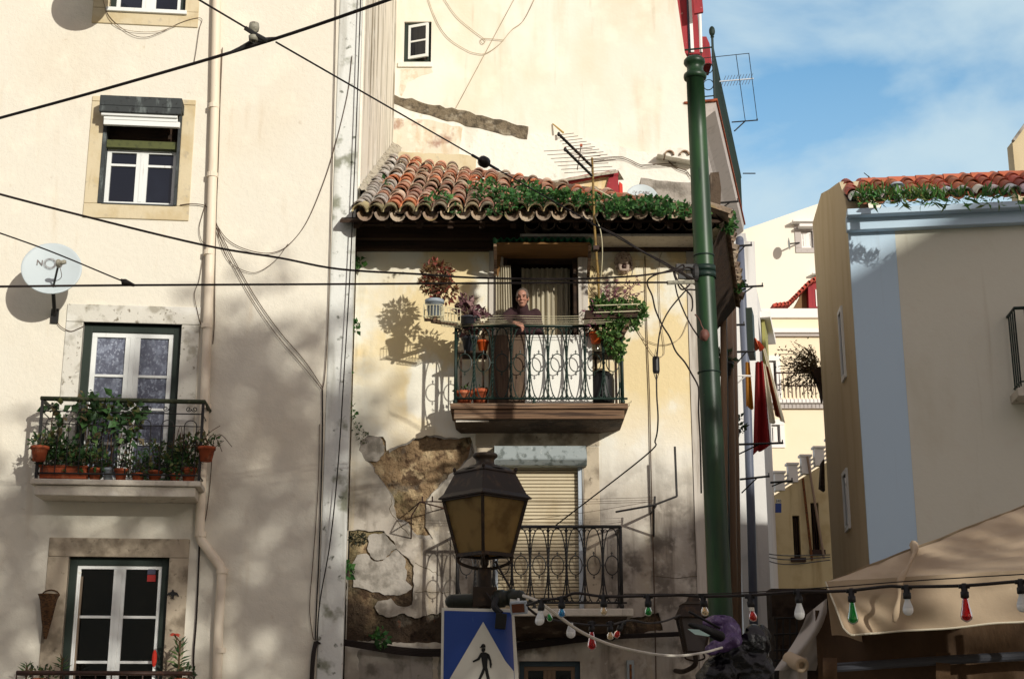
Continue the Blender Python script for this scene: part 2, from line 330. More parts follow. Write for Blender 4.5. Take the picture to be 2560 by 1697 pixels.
CURTAIN = mat("pale_curtain", S(188, 178, 154), .9, layers=[((9, 9, .6), S(140, 126, 102), .5, .7, .5)], transl=.1)
ROOM = mat("dark_room", S(42, 30, 22), .9)
SOIL = mat("soil", S(58, 42, 30), .95)
TERRA = mat("terracotta", S(170, 84, 50), .85, layers=[(9, S(206, 140, 104), .56, .7, .6), (11, S(96, 52, 34), .46, .64, .75)], bump=((40,)*3, .2, .004))
ORANGEPOT = mat("orange_plastic", S(220, 96, 40), .5)
GREYPOT = mat("grey_plastic_pot", S(150, 160, 168), .5, layers=[(10, S(120, 128, 134), .5, .7, .5)])
DARKPOT = mat("dark_plastic_pot", S(58, 60, 66), .5)
WOODPOT = mat("slatted_pot", S(126, 84, 54), .8, layers=[((60, 60, 2), S(70, 44, 28), .5, .55, .8)])
BLACKPLASTIC = mat("black_plastic", S(16, 15, 15), .5)
WIRE = mat("cream_wire", S(206, 198, 164), .55)
LEAF = mat("leaves", (1, 1, 1), .55, attr=True, transl=.25, spec=.3)
STEM = mat("stems", S(82, 62, 42), .85)
MASK = mat("plaster_lion", S(176, 156, 140), .9, layers=[(30, S(96, 72, 60), .52, .66, .8)], bump=((60,)*3, .6, .008))
SKIN = mat("skin", S(168, 122, 102), .5, layers=[(24, S(156, 92, 72), .5, .7, .5)], bump=((90,)*3, .2, .002))
FEATURE = mat("face_features", S(58, 34, 28), .5)
HAIR = mat("grey_hair", S(104, 92, 82), .6, layers=[((70, 70, 12), S(60, 52, 46), .45, .6, .8)], bump=((90, 90, 20), .5, .004))
KNIT = mat("brown_knit", S(56, 36, 38), .95, layers=[((30, 30, 30), S(44, 26, 26), .5, .7, .6)], bump=((120,)*3, .4, .003))
LAMPIRON = mat("lamp_iron", S(44, 34, 25), .55, spec=.25, layers=[(14, S(78, 58, 38), .52, .7, .7), (40, S(28, 24, 20), .6, .75, .6)], bump=((50,)*3, .15, .003))
LAMPGLASS = mat("amber_lamp_glass", S(196, 168, 108), .35, spec=.4, layers=[(6, S(118, 88, 40), .45, .7, .6), (60, S(190, 160, 100), .6, .75, .4)], transl=.65)
BLUE = mat("sign_blue", S(26, 62, 140), .35, spec=.5, layers=[((30, 30, 5), S(66, 96, 158), .66, .74, .45, 6)])
SIGNWHITE = mat("sign_white", S(214, 212, 200), .45, layers=[(7, S(190, 186, 170), .5, .75, .4)])
SIGNBLACK = mat("sign_black", S(18, 18, 18), .5)
DISH = mat("dish_white", S(186, 196, 198), .5, layers=[((6, 6, 6), S(180, 188, 188), .5, .75, .5)])
DISHMARK = mat("dish_print", S(120, 112, 108), .6)
RED = mat("red_paint", S(150, 44, 50), .7, layers=[((9, 9, 2), S(120, 32, 38), .5, .7, .6), (14, S(206, 176, 164), .68, .76, .6)])
REDROOF = mat("red_roof_sheet", S(190, 74, 56), .8, attr=True, layers=[(6, S(140, 54, 42), .5, .7, .5)])
RTILE = mat("right_roof_tile", (1, 1, 1), .85, attr=True, layers=[(8, S(170, 84, 56), .5, .7, .4)], bump=((30,)*3, .3, .01))
RIGHTCREAM = mat("olive_cream_render", S(216, 213, 196), layers=[((1.2, 1.2, .5), S(196, 188, 164), .5, .75, .5), ((6, 6, .35), S(184, 174, 150), .6, .78, .4), (4, S(214, 208, 190), .55, .7, .4)], bump=[((10,)*3, .2, .02), ((80,)*3, .2, .004)])
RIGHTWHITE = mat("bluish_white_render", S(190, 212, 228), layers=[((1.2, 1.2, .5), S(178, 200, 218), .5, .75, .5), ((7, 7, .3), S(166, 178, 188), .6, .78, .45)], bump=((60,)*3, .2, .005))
RIGHTTAN = mat("tan_render", S(200, 184, 150), layers=[((2, 2, .5), S(178, 158, 118), .45, .7, .5), (9, S(150, 128, 90), .62, .78, .4)], bump=((30,)*3, .3, .01))
ALLEYDARK = mat("grey_alley_render", S(160, 142, 122), layers=[((5, 5, .4), S(112, 96, 80), .48, .7, .7, 6)], bump=((12,)*3, .3, .02))
ALLEYWHITE = mat("alley_white_render", S(216, 214, 210), layers=[((5, 5, .35), S(160, 154, 146), .52, .75, .6, 6)], bump=((12,)*3, .3, .02))
BLUEPIPE = mat("slate_blue_pipe", S(92, 98, 114), .5, layers=[((6, 6, 1), S(70, 74, 88), .5, .7, .5)])
BROWNPIPE = mat("brown_pipe", S(150, 128, 108), .6)
OCHREWALL = mat("ochre_retaining_render", S(216, 198, 154), layers=[((2.5, 2.5, .25), S(150, 122, 76), .52, .75, .7, 6), (1.2, S(176, 150, 100), .5, .7, .5)], bump=((10,)*3, .2, .02))
YELLOWFAR = mat("apricot_render", S(238, 222, 192), layers=[(.7, S(232, 212, 178), .5, .75, .4)])
WHITEFAR = mat("far_white_render", S(236, 230, 212), layers=[((.4, .4, .2), S(226, 216, 192), .5, .75, .5)])
TRIMWHITE = mat("white_trim", S(236, 232, 226))
GREYTRIM = mat("grey_stone_trim", S(186, 178, 172), layers=[(6, S(156, 148, 140), .5, .7, .5)])
OLIVE = mat("olive_shutter", S(150, 146, 84), .7)
CANVAS = mat("canopy_canvas", S(182, 162, 136), .95, layers=[((2, 2, 2), S(160, 138, 112), .48, .7, .5), (18, S(206, 190, 166), .66, .76, .35)], bump=[((5,)*3, .3, .03), ((120,)*3, .15, .002)], transl=.12)
TARP = mat("brown_tarp", S(76, 56, 36), .8, layers=[((2, 2, 1), S(56, 40, 26), .45, .7, .6)], bump=((4, 4, 2), .5, .05))
GREYCLOTH = mat("grey_cloth", S(176, 168, 160), .9, layers=[((3, 3, 3), S(140, 130, 122), .5, .7, .5)], bump=((9,)*3, .3, .02), transl=.15)
BLACKBAG = mat("black_bin_bag", S(7, 6, 8), .22, spec=.45, bump=((16,)*3, .8, .02))
PURPLEBAG = mat("purple_bag", S(104, 80, 128), .25, spec=.6, layers=[((20, 20, 8), S(166, 150, 186), .56, .68, .8, 6), (8, S(58, 36, 78), .5, .66, .7)], bump=((16,)*3, 1, .03), transl=.2)
REDCLOTH = mat("red_cloth", S(122, 20, 20), .95, layers=[((6, 6, 1), S(112, 16, 16), .5, .7, .6)], transl=.2)
CREAMCLOTH = mat("cream_cloth", S(226, 218, 196), .95, transl=.2)
MUSTARD = mat("mustard_cloth", S(158, 104, 30), .95, transl=.2)
BROWNCLOTH = mat("brown_cloth", S(122, 56, 28), .95, transl=.2)
ORANGECLOTH = mat("orange_cloth", S(206, 104, 70), .95, transl=.2)
WICKER = mat("wicker", S(92, 64, 38), .9, layers=[((30, 30, 60), S(44, 30, 18), .48, .58, .8)], bump=((40, 40, 90), .8, .01))
BULBWHITE = mat("bulb_opal", S(232, 234, 232), .2, spec=.5)
def bulbmat(name, c): return mat(name, c, .04, spec=.7, trans=.75, coat=.5)
BGREEN = bulbmat("bulb_green", S(20, 150, 60)); BRED = bulbmat("bulb_red", S(200, 8, 14)); BBLUE = bulbmat("bulb_blue", S(40, 150, 210)); BAMBER = bulbmat("bulb_clear", S(236, 216, 176)); BORANGE = bulbmat("bulb_orange_red", S(210, 36, 12))
FILAMENT = mat("led_filament", S(240, 160, 40), .5)
SOCKET = mat("black_socket", S(22, 21, 21), .5)
WHITECERAMIC = mat("white_ceramic", S(216, 214, 206), .4)
INSUL = mat("grey_insulator", S(150, 146, 130), .5, layers=[(30, S(90, 84, 72), .5, .65, .7)])
LEDLENS = mat("led_lens", S(190, 220, 214), .2, spec=.6)
AMBERLENS = mat("floodlight_lens", S(96, 56, 36), .15, spec=.6)
TREEBARK = mat("bark", S(96, 84, 68), .95, layers=[((6, 6, 2), S(60, 50, 40), .5, .65, .7)])
COBBLE = mat("cobbles", S(120, 114, 104), .8, layers=[(9, S(70, 66, 60), .5, .6, .8)], bump=((9,)*3, .6, .03))
# ------------------------------------------------------------------ world, sun, sky
SUN = V((.64, -1, .33)).normalized(); EL = math.asin(SUN.z); AZ = math.atan2(SUN.x, SUN.y)
w = bpy.data.worlds.new("World"); scene.world = w; w.use_nodes = True; nt = w.node_tree; N, L = nt.nodes, nt.links
bg = N["Background"]; bg.inputs["Strength"].default_value = SKYSTR
sky = N.new("ShaderNodeTexSky"); sky.sky_type = 'NISHITA'; sky.sun_disc = False; sky.sun_elevation = EL; sky.sun_rotation = AZ; sky.air_density = 1.0; sky.dust_density = .6; sky.ozone_density = 1.0
tc = N.new("ShaderNodeTexCoord"); mp = N.new("ShaderNodeMapping"); mp.inputs["Scale"].default_value = (2.0, 2.0, 4.2); mp.inputs["Rotation"].default_value = (0, R(18), R(20)); mp.inputs["Location"].default_value = CLOUDLOC
L.new(tc.outputs["Generated"], mp.inputs["Vector"])
nz = N.new("ShaderNodeTexNoise"); nz.inputs["Scale"].default_value = 1.6; nz.inputs["Detail"].default_value = 7; nz.inputs["Roughness"].default_value = .52; nz.inputs["Distortion"].default_value = .35; L.new(mp.outputs[0], nz.inputs["Vector"])
mr = N.new("ShaderNodeMapRange"); mr.interpolation_type = 'SMOOTHSTEP'; mr.inputs["From Min"].default_value = .30; mr.inputs["From Max"].default_value = .57; mr.inputs["To Max"].default_value = .85; L.new(nz.outputs["Fac"], mr.inputs["Value"])
sx = N.new("ShaderNodeSeparateXYZ"); L.new(tc.outputs["Generated"], sx.inputs[0])
hz = N.new("ShaderNodeMapRange"); hz.inputs["From Min"].default_value = .48; hz.inputs["From Max"].default_value = .26; hz.inputs["To Max"].default_value = .55; L.new(sx.outputs["Z"], hz.inputs["Value"])
mxm = N.new("ShaderNodeMath"); mxm.operation = 'MAXIMUM'; L.new(mr.outputs[0], mxm.inputs[0]); L.new(hz.outputs[0], mxm.inputs[1])
mx = N.new("ShaderNodeMix"); mx.data_type = 'RGBA'; L.new(mxm.outputs[0], mx.inputs["Factor"]); gm = N.new("ShaderNodeMix"); gm.data_type = 'RGBA'; gm.blend_type = 'MULTIPLY'; gm.inputs["Factor"].default_value = 1; 
sxy = N.new("ShaderNodeSeparateXYZ"); L.new(tc.outputs["Generated"], sxy.inputs[0])
dm_ = N.new("ShaderNodeMapRange"); dm_.interpolation_type = 'SMOOTHSTEP'; dm_.inputs["From Min"].default_value = .15; dm_.inputs["From Max"].default_value = .75; L.new(sxy.outputs["Y"], dm_.inputs["Value"])
gx = N.new("ShaderNodeMix"); gx.data_type = 'RGBA'; gx.inputs["A"].default_value = SKYBACK; gx.inputs["B"].default_value = SKYGAIN; L.new(dm_.outputs[0], gx.inputs["Factor"]); L.new(gx.outputs["Result"], gm.inputs["B"])
cx = N.new("ShaderNodeMix"); cx.data_type = 'RGBA'; cx.inputs["A"].default_value = CLOUDBACK; cx.inputs["B"].default_value = CLOUDCOL; L.new(dm_.outputs[0], cx.inputs["Factor"])
L.new(sky.outputs[0], gm.inputs["A"]); L.new(gm.outputs["Result"], mx.inputs["A"]); L.new(cx.outputs["Result"], mx.inputs["B"])
L.new(mx.outputs["Result"], bg.inputs["Color"])
sd = bpy.data.lights.new("sun", "SUN"); sd.energy = SUNSTR; sd.angle = R(.75); sd.color = (1, .965, .88)
so = bpy.data.objects.new("sun", sd); COL.objects.link(so); so.rotation_euler = (-SUN).to_track_quat('-Z', 'Y').to_euler(); so.location = SUN*60
scene.view_settings.view_transform = 'Standard'; scene.view_settings.look = 'None'; scene.view_settings.exposure = EXPO; scene.view_settings.gamma = 1
# ------------------------------------------------------------------ ground
PL = Plane((-2.005, 17.25, 0), 6); PM = Plane((0, 18, 0), 0); PR = Plane((4.6, 18.4, 0), -8); PB = Plane((0, 23.3, 0), 0)
g = MB(); g.quad((-1500, -1500, 0), (1500, -1500, 0), (1500, 1500, 0), (-1500, 1500, 0)); TM(g, "ground", COBBLE, None, None, kind="structure")
g = MB()
g.box((-5.4, 17.0, .07), (7.4, 1.1, .14)); g.box((.3, 17.4, .071), (4.0, .9, .13)); TM(g, "pavement", SLAB, None, None, kind="structure", bevel=.02)

# ------------------------------------------------------------------ windows
def casement(pl, parent, u0, u1, z0, z1, off, frame_m, pane_m, cols=2, bars=(.5,), fw=.05, mull=.09, name="window", outer=None, ow=.07, open_=None, deep=.05):
    """outer frame, sashes and panes; returns the frame object"""
    m = MB()
    if outer is not None:
        o = MB()
        for a in ((u0, u0+ow, z0, z1), (u1-ow, u1, z0, z1), (u0+ow, u1-ow, z1-ow, z1)): o.pbox(pl, *a, off-.03, off+.045)
        win = P(o, name, outer, parent, bevel=.004); u0 += ow; u1 -= ow; z1 -= ow
    w_ = (u1-u0-mull*(cols-1))/cols; panes = []
    m.pbox(pl, u0, u1, z0, z0+fw*1.2, off-.03, off+.02); m.pbox(pl, u0, u1, z1-fw, z1, off-.03, off+.02)
    for c in range(cols):
        a = u0 + c*(w_+mull)
        m.pbox(pl, a, a+fw, z0+fw*1.2, z1-fw, off-.03, off+.02); m.pbox(pl, a+w_-fw, a+w_, z0+fw*1.2, z1-fw, off-.03, off+.02)
        if c: m.pbox(pl, a-mull, a, z0+fw*1.2, z1-fw, off-.03, off+.028)
        zs = [z0+fw*1.2] + [z0+(z1-z0)*b for b in bars] + [z1-fw]
        for b in zs[1:-1]: m.pbox(pl, a+fw, a+w_-fw, b-.016, b+.016, off-.025, off+.012)
        for q in range(len(zs)-1): panes.append((a+fw-.004, a+w_-fw+.004, zs[q]-.004, zs[q+1]+.004))
    fr = P(m, name if outer is None else "sash", frame_m, parent if outer is None else win, bevel=.003)
    if outer is None: win = fr
    for p in panes:
        q = MB(); q.pbox(pl, *p, off-.02, off-.012); P(q, "pane", pane_m, win)
    return win
def surround(pl, parent, o, i, mat_, off=.02, name="stone_surround", bottom=True):
    """o outer rect, i inner rect (u0,u1,z0,z1)"""
    m = MB(); b = -.12
    m.pbox(pl, o[0], o[1], i[3], o[3], b, off); m.pbox(pl, o[0], i[0], i[2] if bottom else o[2], i[3]-.003, b, off-.002); m.pbox(pl, i[1], o[1], i[2] if bottom else o[2], i[3]-.003, b, off-.003)
    if bottom: m.pbox(pl, o[0], o[1], o[2], i[2]-.003, b, off+.001)
    return P(m, name, mat_, parent, bevel=.008)

# ------------------------------------------------------------------ left tenement
LB = T("tenement_building", "cream rendered tenement with white windows and a beige downpipe, filling the left side", "building")
rA = PL.rect(280, -160, 469, 27); rAo = PL.rect(240, -200, 503, 65)
rB = PL.rect(254, 259, 450, 513); rBo = PL.rect(219, 246, 481, 549)
rC = PL.rect(193, 808, 443, 1205); rCo = PL.rect(151, 764, 490, 1205)
rD = PL.rect(158, 1392, 413, 1760); rDo = PL.rect(107, 1345, 463, 1760)
ul = PL.uz(-700, 848)[0]
seam = PL.uz(820, 848)[0]
m = MB(); hole = lambda r: [(r[0], r[2]), (r[1], r[2]), (r[1], r[3]), (r[0], r[3])]
m.wall(PL, [(ul, 0), (seam, 0), (seam, 16), (ul, 16)], [hole(r) for r in (rA, rB, rC, rD)], 0, -.3)
P(m, "wall", CREAM, LB)
m = MB(); m.pbox(PL, seam+.002, 0, 0, 16, -1.3, .012); P(m, "quoin_strip", WHITEWASH, LB, "mildewed whitewashed corner strip of the wall", bevel=.01)
m = MB(); m.box((-2.345, 20.95, 8), (.52, 5.3, 16)); P(m, "side_wall", STREAKED, LB, "streaked pale side wall above the low roof")
m = MB(); m.pbox(PL, ul, seam, 0, 15.9, -5.2, -.55); P(m, "core", ROOM, LB)
# window A (top)
casement(PL, LB, *rA, -.12, WHITEWOOD, GLASS, bars=(.5,), outer=GREENWOOD, fw=.05, mull=.08)
surround(PL, LB, rAo, rA, STONE)
m = MB(); m.pbox(PL, rA[0]-.03, rA[1]+.03, rA[2]-.055, rA[2], -.1, .06); P(m, "window_sill", WHITEWOOD, LB, bevel=.006)
# window B with the shutter box
surround(PL, LB, rBo, rB, STONE)
zb = PL.uz(350, 300)[1]
casement(PL, LB, rB[0]+.05, rB[1]-.04, rB[2]+.012, PL.uz(350, 366)[1], -.13, WHITEWOOD, GLASS, bars=(.72,), fw=.055, mull=.04, deep=.05)
m = MB(); m.pbox(PL, rB[0], rB[0]+.048, rB[2], rB[3], -.18, .03); m.pbox(PL, rB[1]-.038, rB[1], rB[2], rB[3], -.18, .05); m.pbox(PL, rB[0]+.05, rB[1]-.04, rB[2]-.01, rB[2]+.01, -.15, .03); P(m, "shutter_guide", MOULD, LB, bevel=.004)
m = MB(); m.pbox(PL, rB[0]+.05, rB[1]-.04, PL.uz(350, 369)[1], PL.uz(350, 351)[1], -.14, -.02); P(m, "green_rail", mat("moss_green_wood", S(84, 88, 50), .8, layers=[(14, S(50, 54, 34), .5, .65, .6)]), LB)
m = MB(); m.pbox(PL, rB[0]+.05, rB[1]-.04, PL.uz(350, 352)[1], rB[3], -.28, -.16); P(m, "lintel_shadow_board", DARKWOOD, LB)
m = MB(); m.pbox(PL, rB[0]-.025, rB[1]+.02, PL.uz(350, 287)[1], PL.uz(350, 262)[1], -.1, .26); m.pbox(PL, rB[0]-.025, rB[1]+.02, PL.uz(350, 303)[1], PL.uz(350, 287)[1]-.002, .2, .265)
box_ = P(m, "shutter_box", MOULD, LB, "weathered grey roller shutter box over the window", bevel=.01)
m = MB()
for k, (y0, y1, d) in enumerate(((300, 309, .23), (308, 317, .2), (316, 329, .19))): m.pbox(PL, rB[0]+(.0 if k < 1 else .03), rB[1]-(.03 if k < 2 else .0), PL.uz(350, y1)[1], PL.uz(350, y0)[1], d-.05, d)
P(m, "blind_slats", WHITEWOOD, LB, bevel=.004)
# window C (balcony door with lace) and D
surround(PL, LB, rCo, rC, LICHEN, bottom=False)
casement(PL, LB, *rC, -.12, WHITEWOOD, LACE, bars=(.26, .49, .71), outer=GREENWOOD, ow=.1, fw=.06, mull=.06)
surround(PL, LB, rDo, rD, GRIMESTONE, bottom=False)
wd = casement(PL, LB, *rD, -.12, WHITEWOOD, DARKGLASS, bars=(.30, .625), outer=GREENWOOD, ow=.09, fw=.042, mull=.055)
m = MB(); h = [(math.sin(t)**3*.9, (13*math.cos(t)-5*math.cos(2*t)-2*math.cos(3*t)-math.cos(4*t))/16) for t in [i*2*math.pi/24 for i in range(24)]]
c0 = PL.uz(196, 1429); m.prism([PL.at(c0[0]+x*.022, c0[1]+z*.022, -.1) for x, z in h], PL.n*.003); P(m, "heart_sticker", SIGNWHITE, wd)
a = PL.rect(368, 1436, 389, 1453, -.1); b_ = PL.rect(369, 1422, 389, 1435, -.1)
m = MB(); m.pbox(PL, *a, -.106, -.1); P(m, "red_sticker", mat("sticker_red", S(150, 34, 30), .6), wd)
m = MB(); m.pbox(PL, *b_, -.106, -.1); P(m, "grey_sticker", mat("sticker_grey", S(66, 66, 84), .6), wd)
m = MB(); a = PL.rect(174, 1440, 198, 1740, -.12)
m.sheet(lambda s, t: PL.at(a[0]+(a[1]-a[0])*s, a[2]+(a[3]-a[2])*t, -.105+.006*math.sin(s*25)), 20, 2); P(m, "curtain", mat("curtain_behind_glass", S(150, 132, 112), .8, layers=[((14, 14, .3), S(30, 24, 20), .5, .6, .8)]), wd)
m = MB(); m.ell(PL.pt(386, 1645, .0), (.03, .03, .1)); TM(m, "red_pouch", mat("red_fabric", S(196, 50, 34), .8), "small red pouch hanging on the white window frame at lower left", "pouch", smooth=True)

# downpipe
def pxy(pl, pts, off): return [pl.pt(x, y, off) for x, y in pts]
pp = [(543, -60), (537, 260), (526, 620), (514, 940), (504, 1200), (499, 1335), (503, 1350), (549, 1412), (555, 1424), (547, 1560), (541, 1760)]
m = MB(); m.tube(pxy(PL, pp, .08), .058, 12, cap=False)
dp = P(m, "downpipe", PIPE, LB, "beige painted downpipe with a kink near the bottom", smooth=True)
for (x, y) in ((535, 266), (531, 438), (523, 632), (517, 815), (514, 1016), (501, 1335), (556, 1427), (549, 1625)):
    q = MB(); q.lathe([(.07, -.03), (.07, .03)], PL.pt(x, y, .08), k=12); q.bar(PL.pt(x, y, .08)-PL.u*.0, PL.pt(x, y, .0), .03); P(q, "pipe_clip", PIPE, dp)

# ---------------- balcony railing with plain scrolls (left balcony)
def scroll(m, pl, u, z, d, r, turns, s, rt=.006, k=14, fl=1):
    m.tube([pl.at(u+s*(r*(1-.75*t))*math.cos(fl*(t*turns*2*math.pi)+math.pi)+s*r, z+(r*(1-.75*t))*math.sin(fl*(t*turns*2*math.pi)+math.pi), d) for t in [i/k for i in range(k+1)]], rt, 5)
SC_OFF = .5
l0, l1, zt0, zt1 = PL.rect(98, 996, 503, 1209, SC_OFF)
zt0 = PL.uz(300, 1201, SC_OFF)[1]; zt1 = PL.uz(300, 1000, SC_OFF)[1]
m = MB(); m.pbox(PL, l0-.05, l1+.03, zt0-.065, zt0-.0, -.02, SC_OFF+.07); P(m, "balcony_slab", SLAB, LB, "stained pale stone balcony slab", bevel=.012)
m = MB(); m.pbox(PL, l0-.0, l1-.03, zt0-.185, zt0-.067, -.02, SC_OFF+.03); m.jitter(.006, 6); P(m, "slab_apron", SLAB, LB, bevel=.012)
m = MB(); m.tube([PL.at(l0-.02, zt1, 0), PL.at(l0-.02, zt1, SC_OFF), PL.at(l1+.02, zt1, SC_OFF), PL.at(l1+.02, zt1, 0)], .028, 8)
br = P(m, "balcony_railing", MOSSRAIL, LB, "mossy green balcony rail", smooth=True)
m = MB()
for u in (l0, l1): m.pbox(PL, u-.016, u+.016, zt0, zt1, SC_OFF-.016, SC_OFF+.016)
m.tube([PL.at(l0, zt0+.075, .02), PL.at(l0, zt0+.075, SC_OFF), PL.at(l1, zt0+.075, SC_OFF), PL.at(l1, zt0+.075, .02)], .011, 6)
for zz, r in ((zt1-.15, .008), (zt1-.3, .006)): m.tube([PL.at(l0, zz, .02), PL.at(l0, zz, SC_OFF), PL.at(l1, zz, SC_OFF), PL.at(l1, zz, .02)], r, 5)
P(m, "rail_bars", BLACKIRON, br)
nb = 7
for i in range(nb):
    m = MB(); u = l0+(i+.5)*(l1-l0)/nb; wv = (l1-l0)/nb*.27
    m.tube([PL.at(u+wv*math.cos(a), zt1-.3+wv*math.sin(a), SC_OFF) for a in [math.pi*j/10 for j in range(11)]], .006, 5)
    for s in (-1, 1):
        m.tube([PL.at(u+s*wv, zt1-.3, SC_OFF), PL.at(u+s*wv, zt0+.075, SC_OFF)], .006, 5)
        scroll(m, PL, u, zt1-.09, SC_OFF, .035, 1.3, s); scroll(m, PL, u+s*wv, zt0+.45, SC_OFF, .03, 1.2, -s, fl=-1)
        scroll(m, PL, u, zt0+.2, SC_OFF, .04, 1.2, s)
    P(m, "scroll_bar", BLACKIRON, br)
# bottom rail of the lowest balcony, only its hand rail shows
a = PL.uz(42, 1681, .5); b_ = PL.uz(474, 1683, .5)
m = MB(); m.tube([PL.at(a[0], a[1], 0), PL.at(a[0], a[1], .5), PL.at(b_[0], a[1], .5), PL.at(b_[0], a[1], 0)], .026, 8)
b2 = P(m, "lower_balcony_railing", BROWNIRON, LB, "brown iron hand rail at the bottom edge", smooth=True)
for i in range(12):
    m = MB(); u = a[0]+(b_[0]-a[0])*i/11; m.tube([PL.at(u, a[1]-.95, .5), PL.at(u, a[1], .5)], .009, 5); P(m, "baluster", BROWNIRON, b2)
m = MB(); m.pbox(PL, a[0]-.05, b_[0]+.05, a[1]-1.1, a[1]-.95, -.02, .57); P(m, "lower_balcony_slab", SLAB, LB, bevel=.01)

# ---------------- things on the left tenement
def satdish(name, label, c, nrm, rx, depth, wallpt, armfrom, armto, text, group=None):
    t = T(name, label, "satellite dish", group); n = V(nrm).normalized(); m = MB()
    m.lathe([(.001, -depth)]+[(rx*q, -depth+depth*q*q) for q in (.2, .4, .6, .8, .93, 1)]+[(rx*1.02, -.004), (rx*1.02, -.014), (rx*.8, -depth*.36-.016), (.001, -depth-.014)], c, n, 40, cap=False)
    d = P(m, "reflector", DISH, t, smooth=True)
    ux = V((0, 0, 1)).cross(n).normalized(); uz_ = n.cross(ux); text(d, V(c), n, ux, uz_, depth)
    m = MB(); m.tube([V(c)-n*(depth+.01), V(c)-n*(depth+.12)-V((0, 0, .02)), V(wallpt)], .024, 8); m.bar(V(wallpt)-V((0, 0, .09)), V(wallpt)+V((0, 0, .09)), .09, .03); P(m, "wall_bracket", BLACKIRON, t, smooth=False)
    m = MB(); m.tube([armfrom, armto], .013, 6); P(m, "feed_arm", BLACKIRON, t)
    return t, n, ux, uz_
def nos(d, c, n, ux, uz_, depth):
    m = MB(); o = c - n*(depth-.012)
    for s, k in (("N", -.145), ("S", .095)): text_into(m, s, o+ux*k+uz_*.075+n*.03*(abs(k)*3), ux, uz_, .105, bold=.012)
    for i in range(34):
        a = 2*math.pi*i/34; e = ux*math.cos(a)+uz_*math.sin(a); f = ux*-math.sin(a)+uz_*math.cos(a); q = o+ux*-.025+uz_*.075+n*.016
        m.add([q+e*.05-f*.003, q+e*.078-f*.003, q+e*.078+f*.003, q+e*.05+f*.003], [(0, 1, 2, 3)])
    P(m, "printed_letters", DISHMARK, d)
dc = PL.pt(129, 670, .55); dn = V((.22, -.95, .22))
t, n, ux, uz_ = satdish("satellite_dish", "grey-white dish with printed letters and a ring, on the cream wall by the upper balcony", dc, dn, .345, .05, PL.pt(137, 790, .02), PL.pt(131, 727, .52), PL.pt(146, 662, .86), nos)
m = MB(); e = PL.pt(146, 660, .88); m.lathe([(.0, -.06), (.03, -.06), (.034, 0), (.026, .05), (0, .05)], e, (-.25, .9, -.25), 12, cap=False); m.bar(e, e+V((.09, -.03, .02)), .04); P(m, "feed_horn", INSUL, t, smooth=True)
m = MB(); m.tube(cat([PL.pt(150, 668, .86), PL.pt(154, 690, .8), PL.pt(146, 700, .7), PL.pt(134, 702, .55)]), .004, 5); P(m, "feed_cable", BROWNCABLE, t)
# upper dish whose rim shadow falls from above the frame
dc2 = PL.pt(236, -62, .55)
satdish("satellite_dish", "white dish above the top window, only its shadow reaching the frame", dc2, dn, .33, .05, PL.pt(240, -20, .02), PL.pt(236, -20, .52), PL.pt(250, -80, .86), lambda *a: None)

t = T("wall_basket", "cone-shaped wicker basket hanging beside the lowest left window", "basket")
c = PL.pt(122, 1487, .14); m = MB(); m.lathe([(.0, -.5), (.018, -.5), (.06, -.28), (.095, -.06), (.118, 0), (.125, .012), (.108, .004), (.08, -.08), (0, -.3)], c, k=18, cap=False); P(m, "cone", WICKER, t, smooth=True)
m = MB(); m.tube([c+PL.u*.1*math.cos(a)+V((0, 0, .07*math.sin(a)))-PL.n*.1 for a in [math.pi*j/8 for j in range(9)]], .008, 5); P(m, "handle", WICKER, t)
# swallow
t = MB(); c = PL.pt(432, 1486, .03)
def fl(pts, dz=.02): t.prism([c+PL.u*x+V((0, 0, z)) for x, z in pts], PL.n*dz)
fl([(0, .065), (.02, .03), (.022, 0), (.01, -.03), (.03, -.05), (.006, -.038), (0, -.05), (-.006, -.038), (-.03, -.05), (-.01, -.03), (-.022, 0), (-.02, .03)])
fl([(.018, .035), (.05, .025), (.078, -.02), (.05, -.005), (.018, .0)], .012); fl([(-.018, .035), (-.05, .025), (-.078, -.02), (-.05, -.005), (-.018, 0)], .012)
TM(t, "swallow_ornament", BLACKIRON, "black swallow ornament fixed to the stone jamb", "ornament")

# pots and plants
GREENS = [(.045, .11, .03), (.06, .14, .04), (.03, .075, .025), (.09, .15, .045), (.045, .085, .04), (.025, .06, .02), (.04, .09, .03), (.12, .13, .04), (.11, .085, .04)]
def pot_bm(c, r, h, k=18, rim=True):
    m = MB(); m.lathe([(0, 0), (r*.68, 0), (r*.93, h*.8)] + ([(r*1.06, h*.8), (r*1.08, h)] if rim else [(r, h)]) + [(r*.92, h), (r*.88, h*.86), (0, h*.86)], c, k=k, cap=False); return m
def plant(name, label, c, r, h, potm, fol=(), size=.06, cols=GREENS, group=None, ratio=.6, stems=3, cat_="potted plant", tilt=None, potname="pot", up=.3):
    t = T(name, label, cat_, group); m = pot_bm(c, r, h); P(m, potname, potm, t, smooth=True)
    c = V(c)
    if fol:
        m = MB()
        for (dx, dy, dz, rx, ry, rz, n) in fol: m.foliage(c+V((dx, dy, h+dz)), (rx, ry, rz), n, size, cols, ratio, up)
        P(m, "foliage", LEAF, t)
        m = MB()
        for (dx, dy, dz, rx, ry, rz, n) in fol:
            for _ in range(stems): m.tube(cat([c+V((0, 0, h*.8)), c+V((dx*.4+rnd.uniform(-.03, .03), dy*.4, h+dz*.5)), c+V((dx+rnd.uniform(-rx, rx)*.6, dy+rnd.uniform(-ry, ry)*.6, h+dz+rz*.5))], 4), .005, 5)
        P(m, "stem", STEM, t)
    return t
zs = zt0
def lp(x, d): return PL.at(PL.uz(x, 1150, d)[0], zs, d)
GL = "flowerpots on the left balcony"
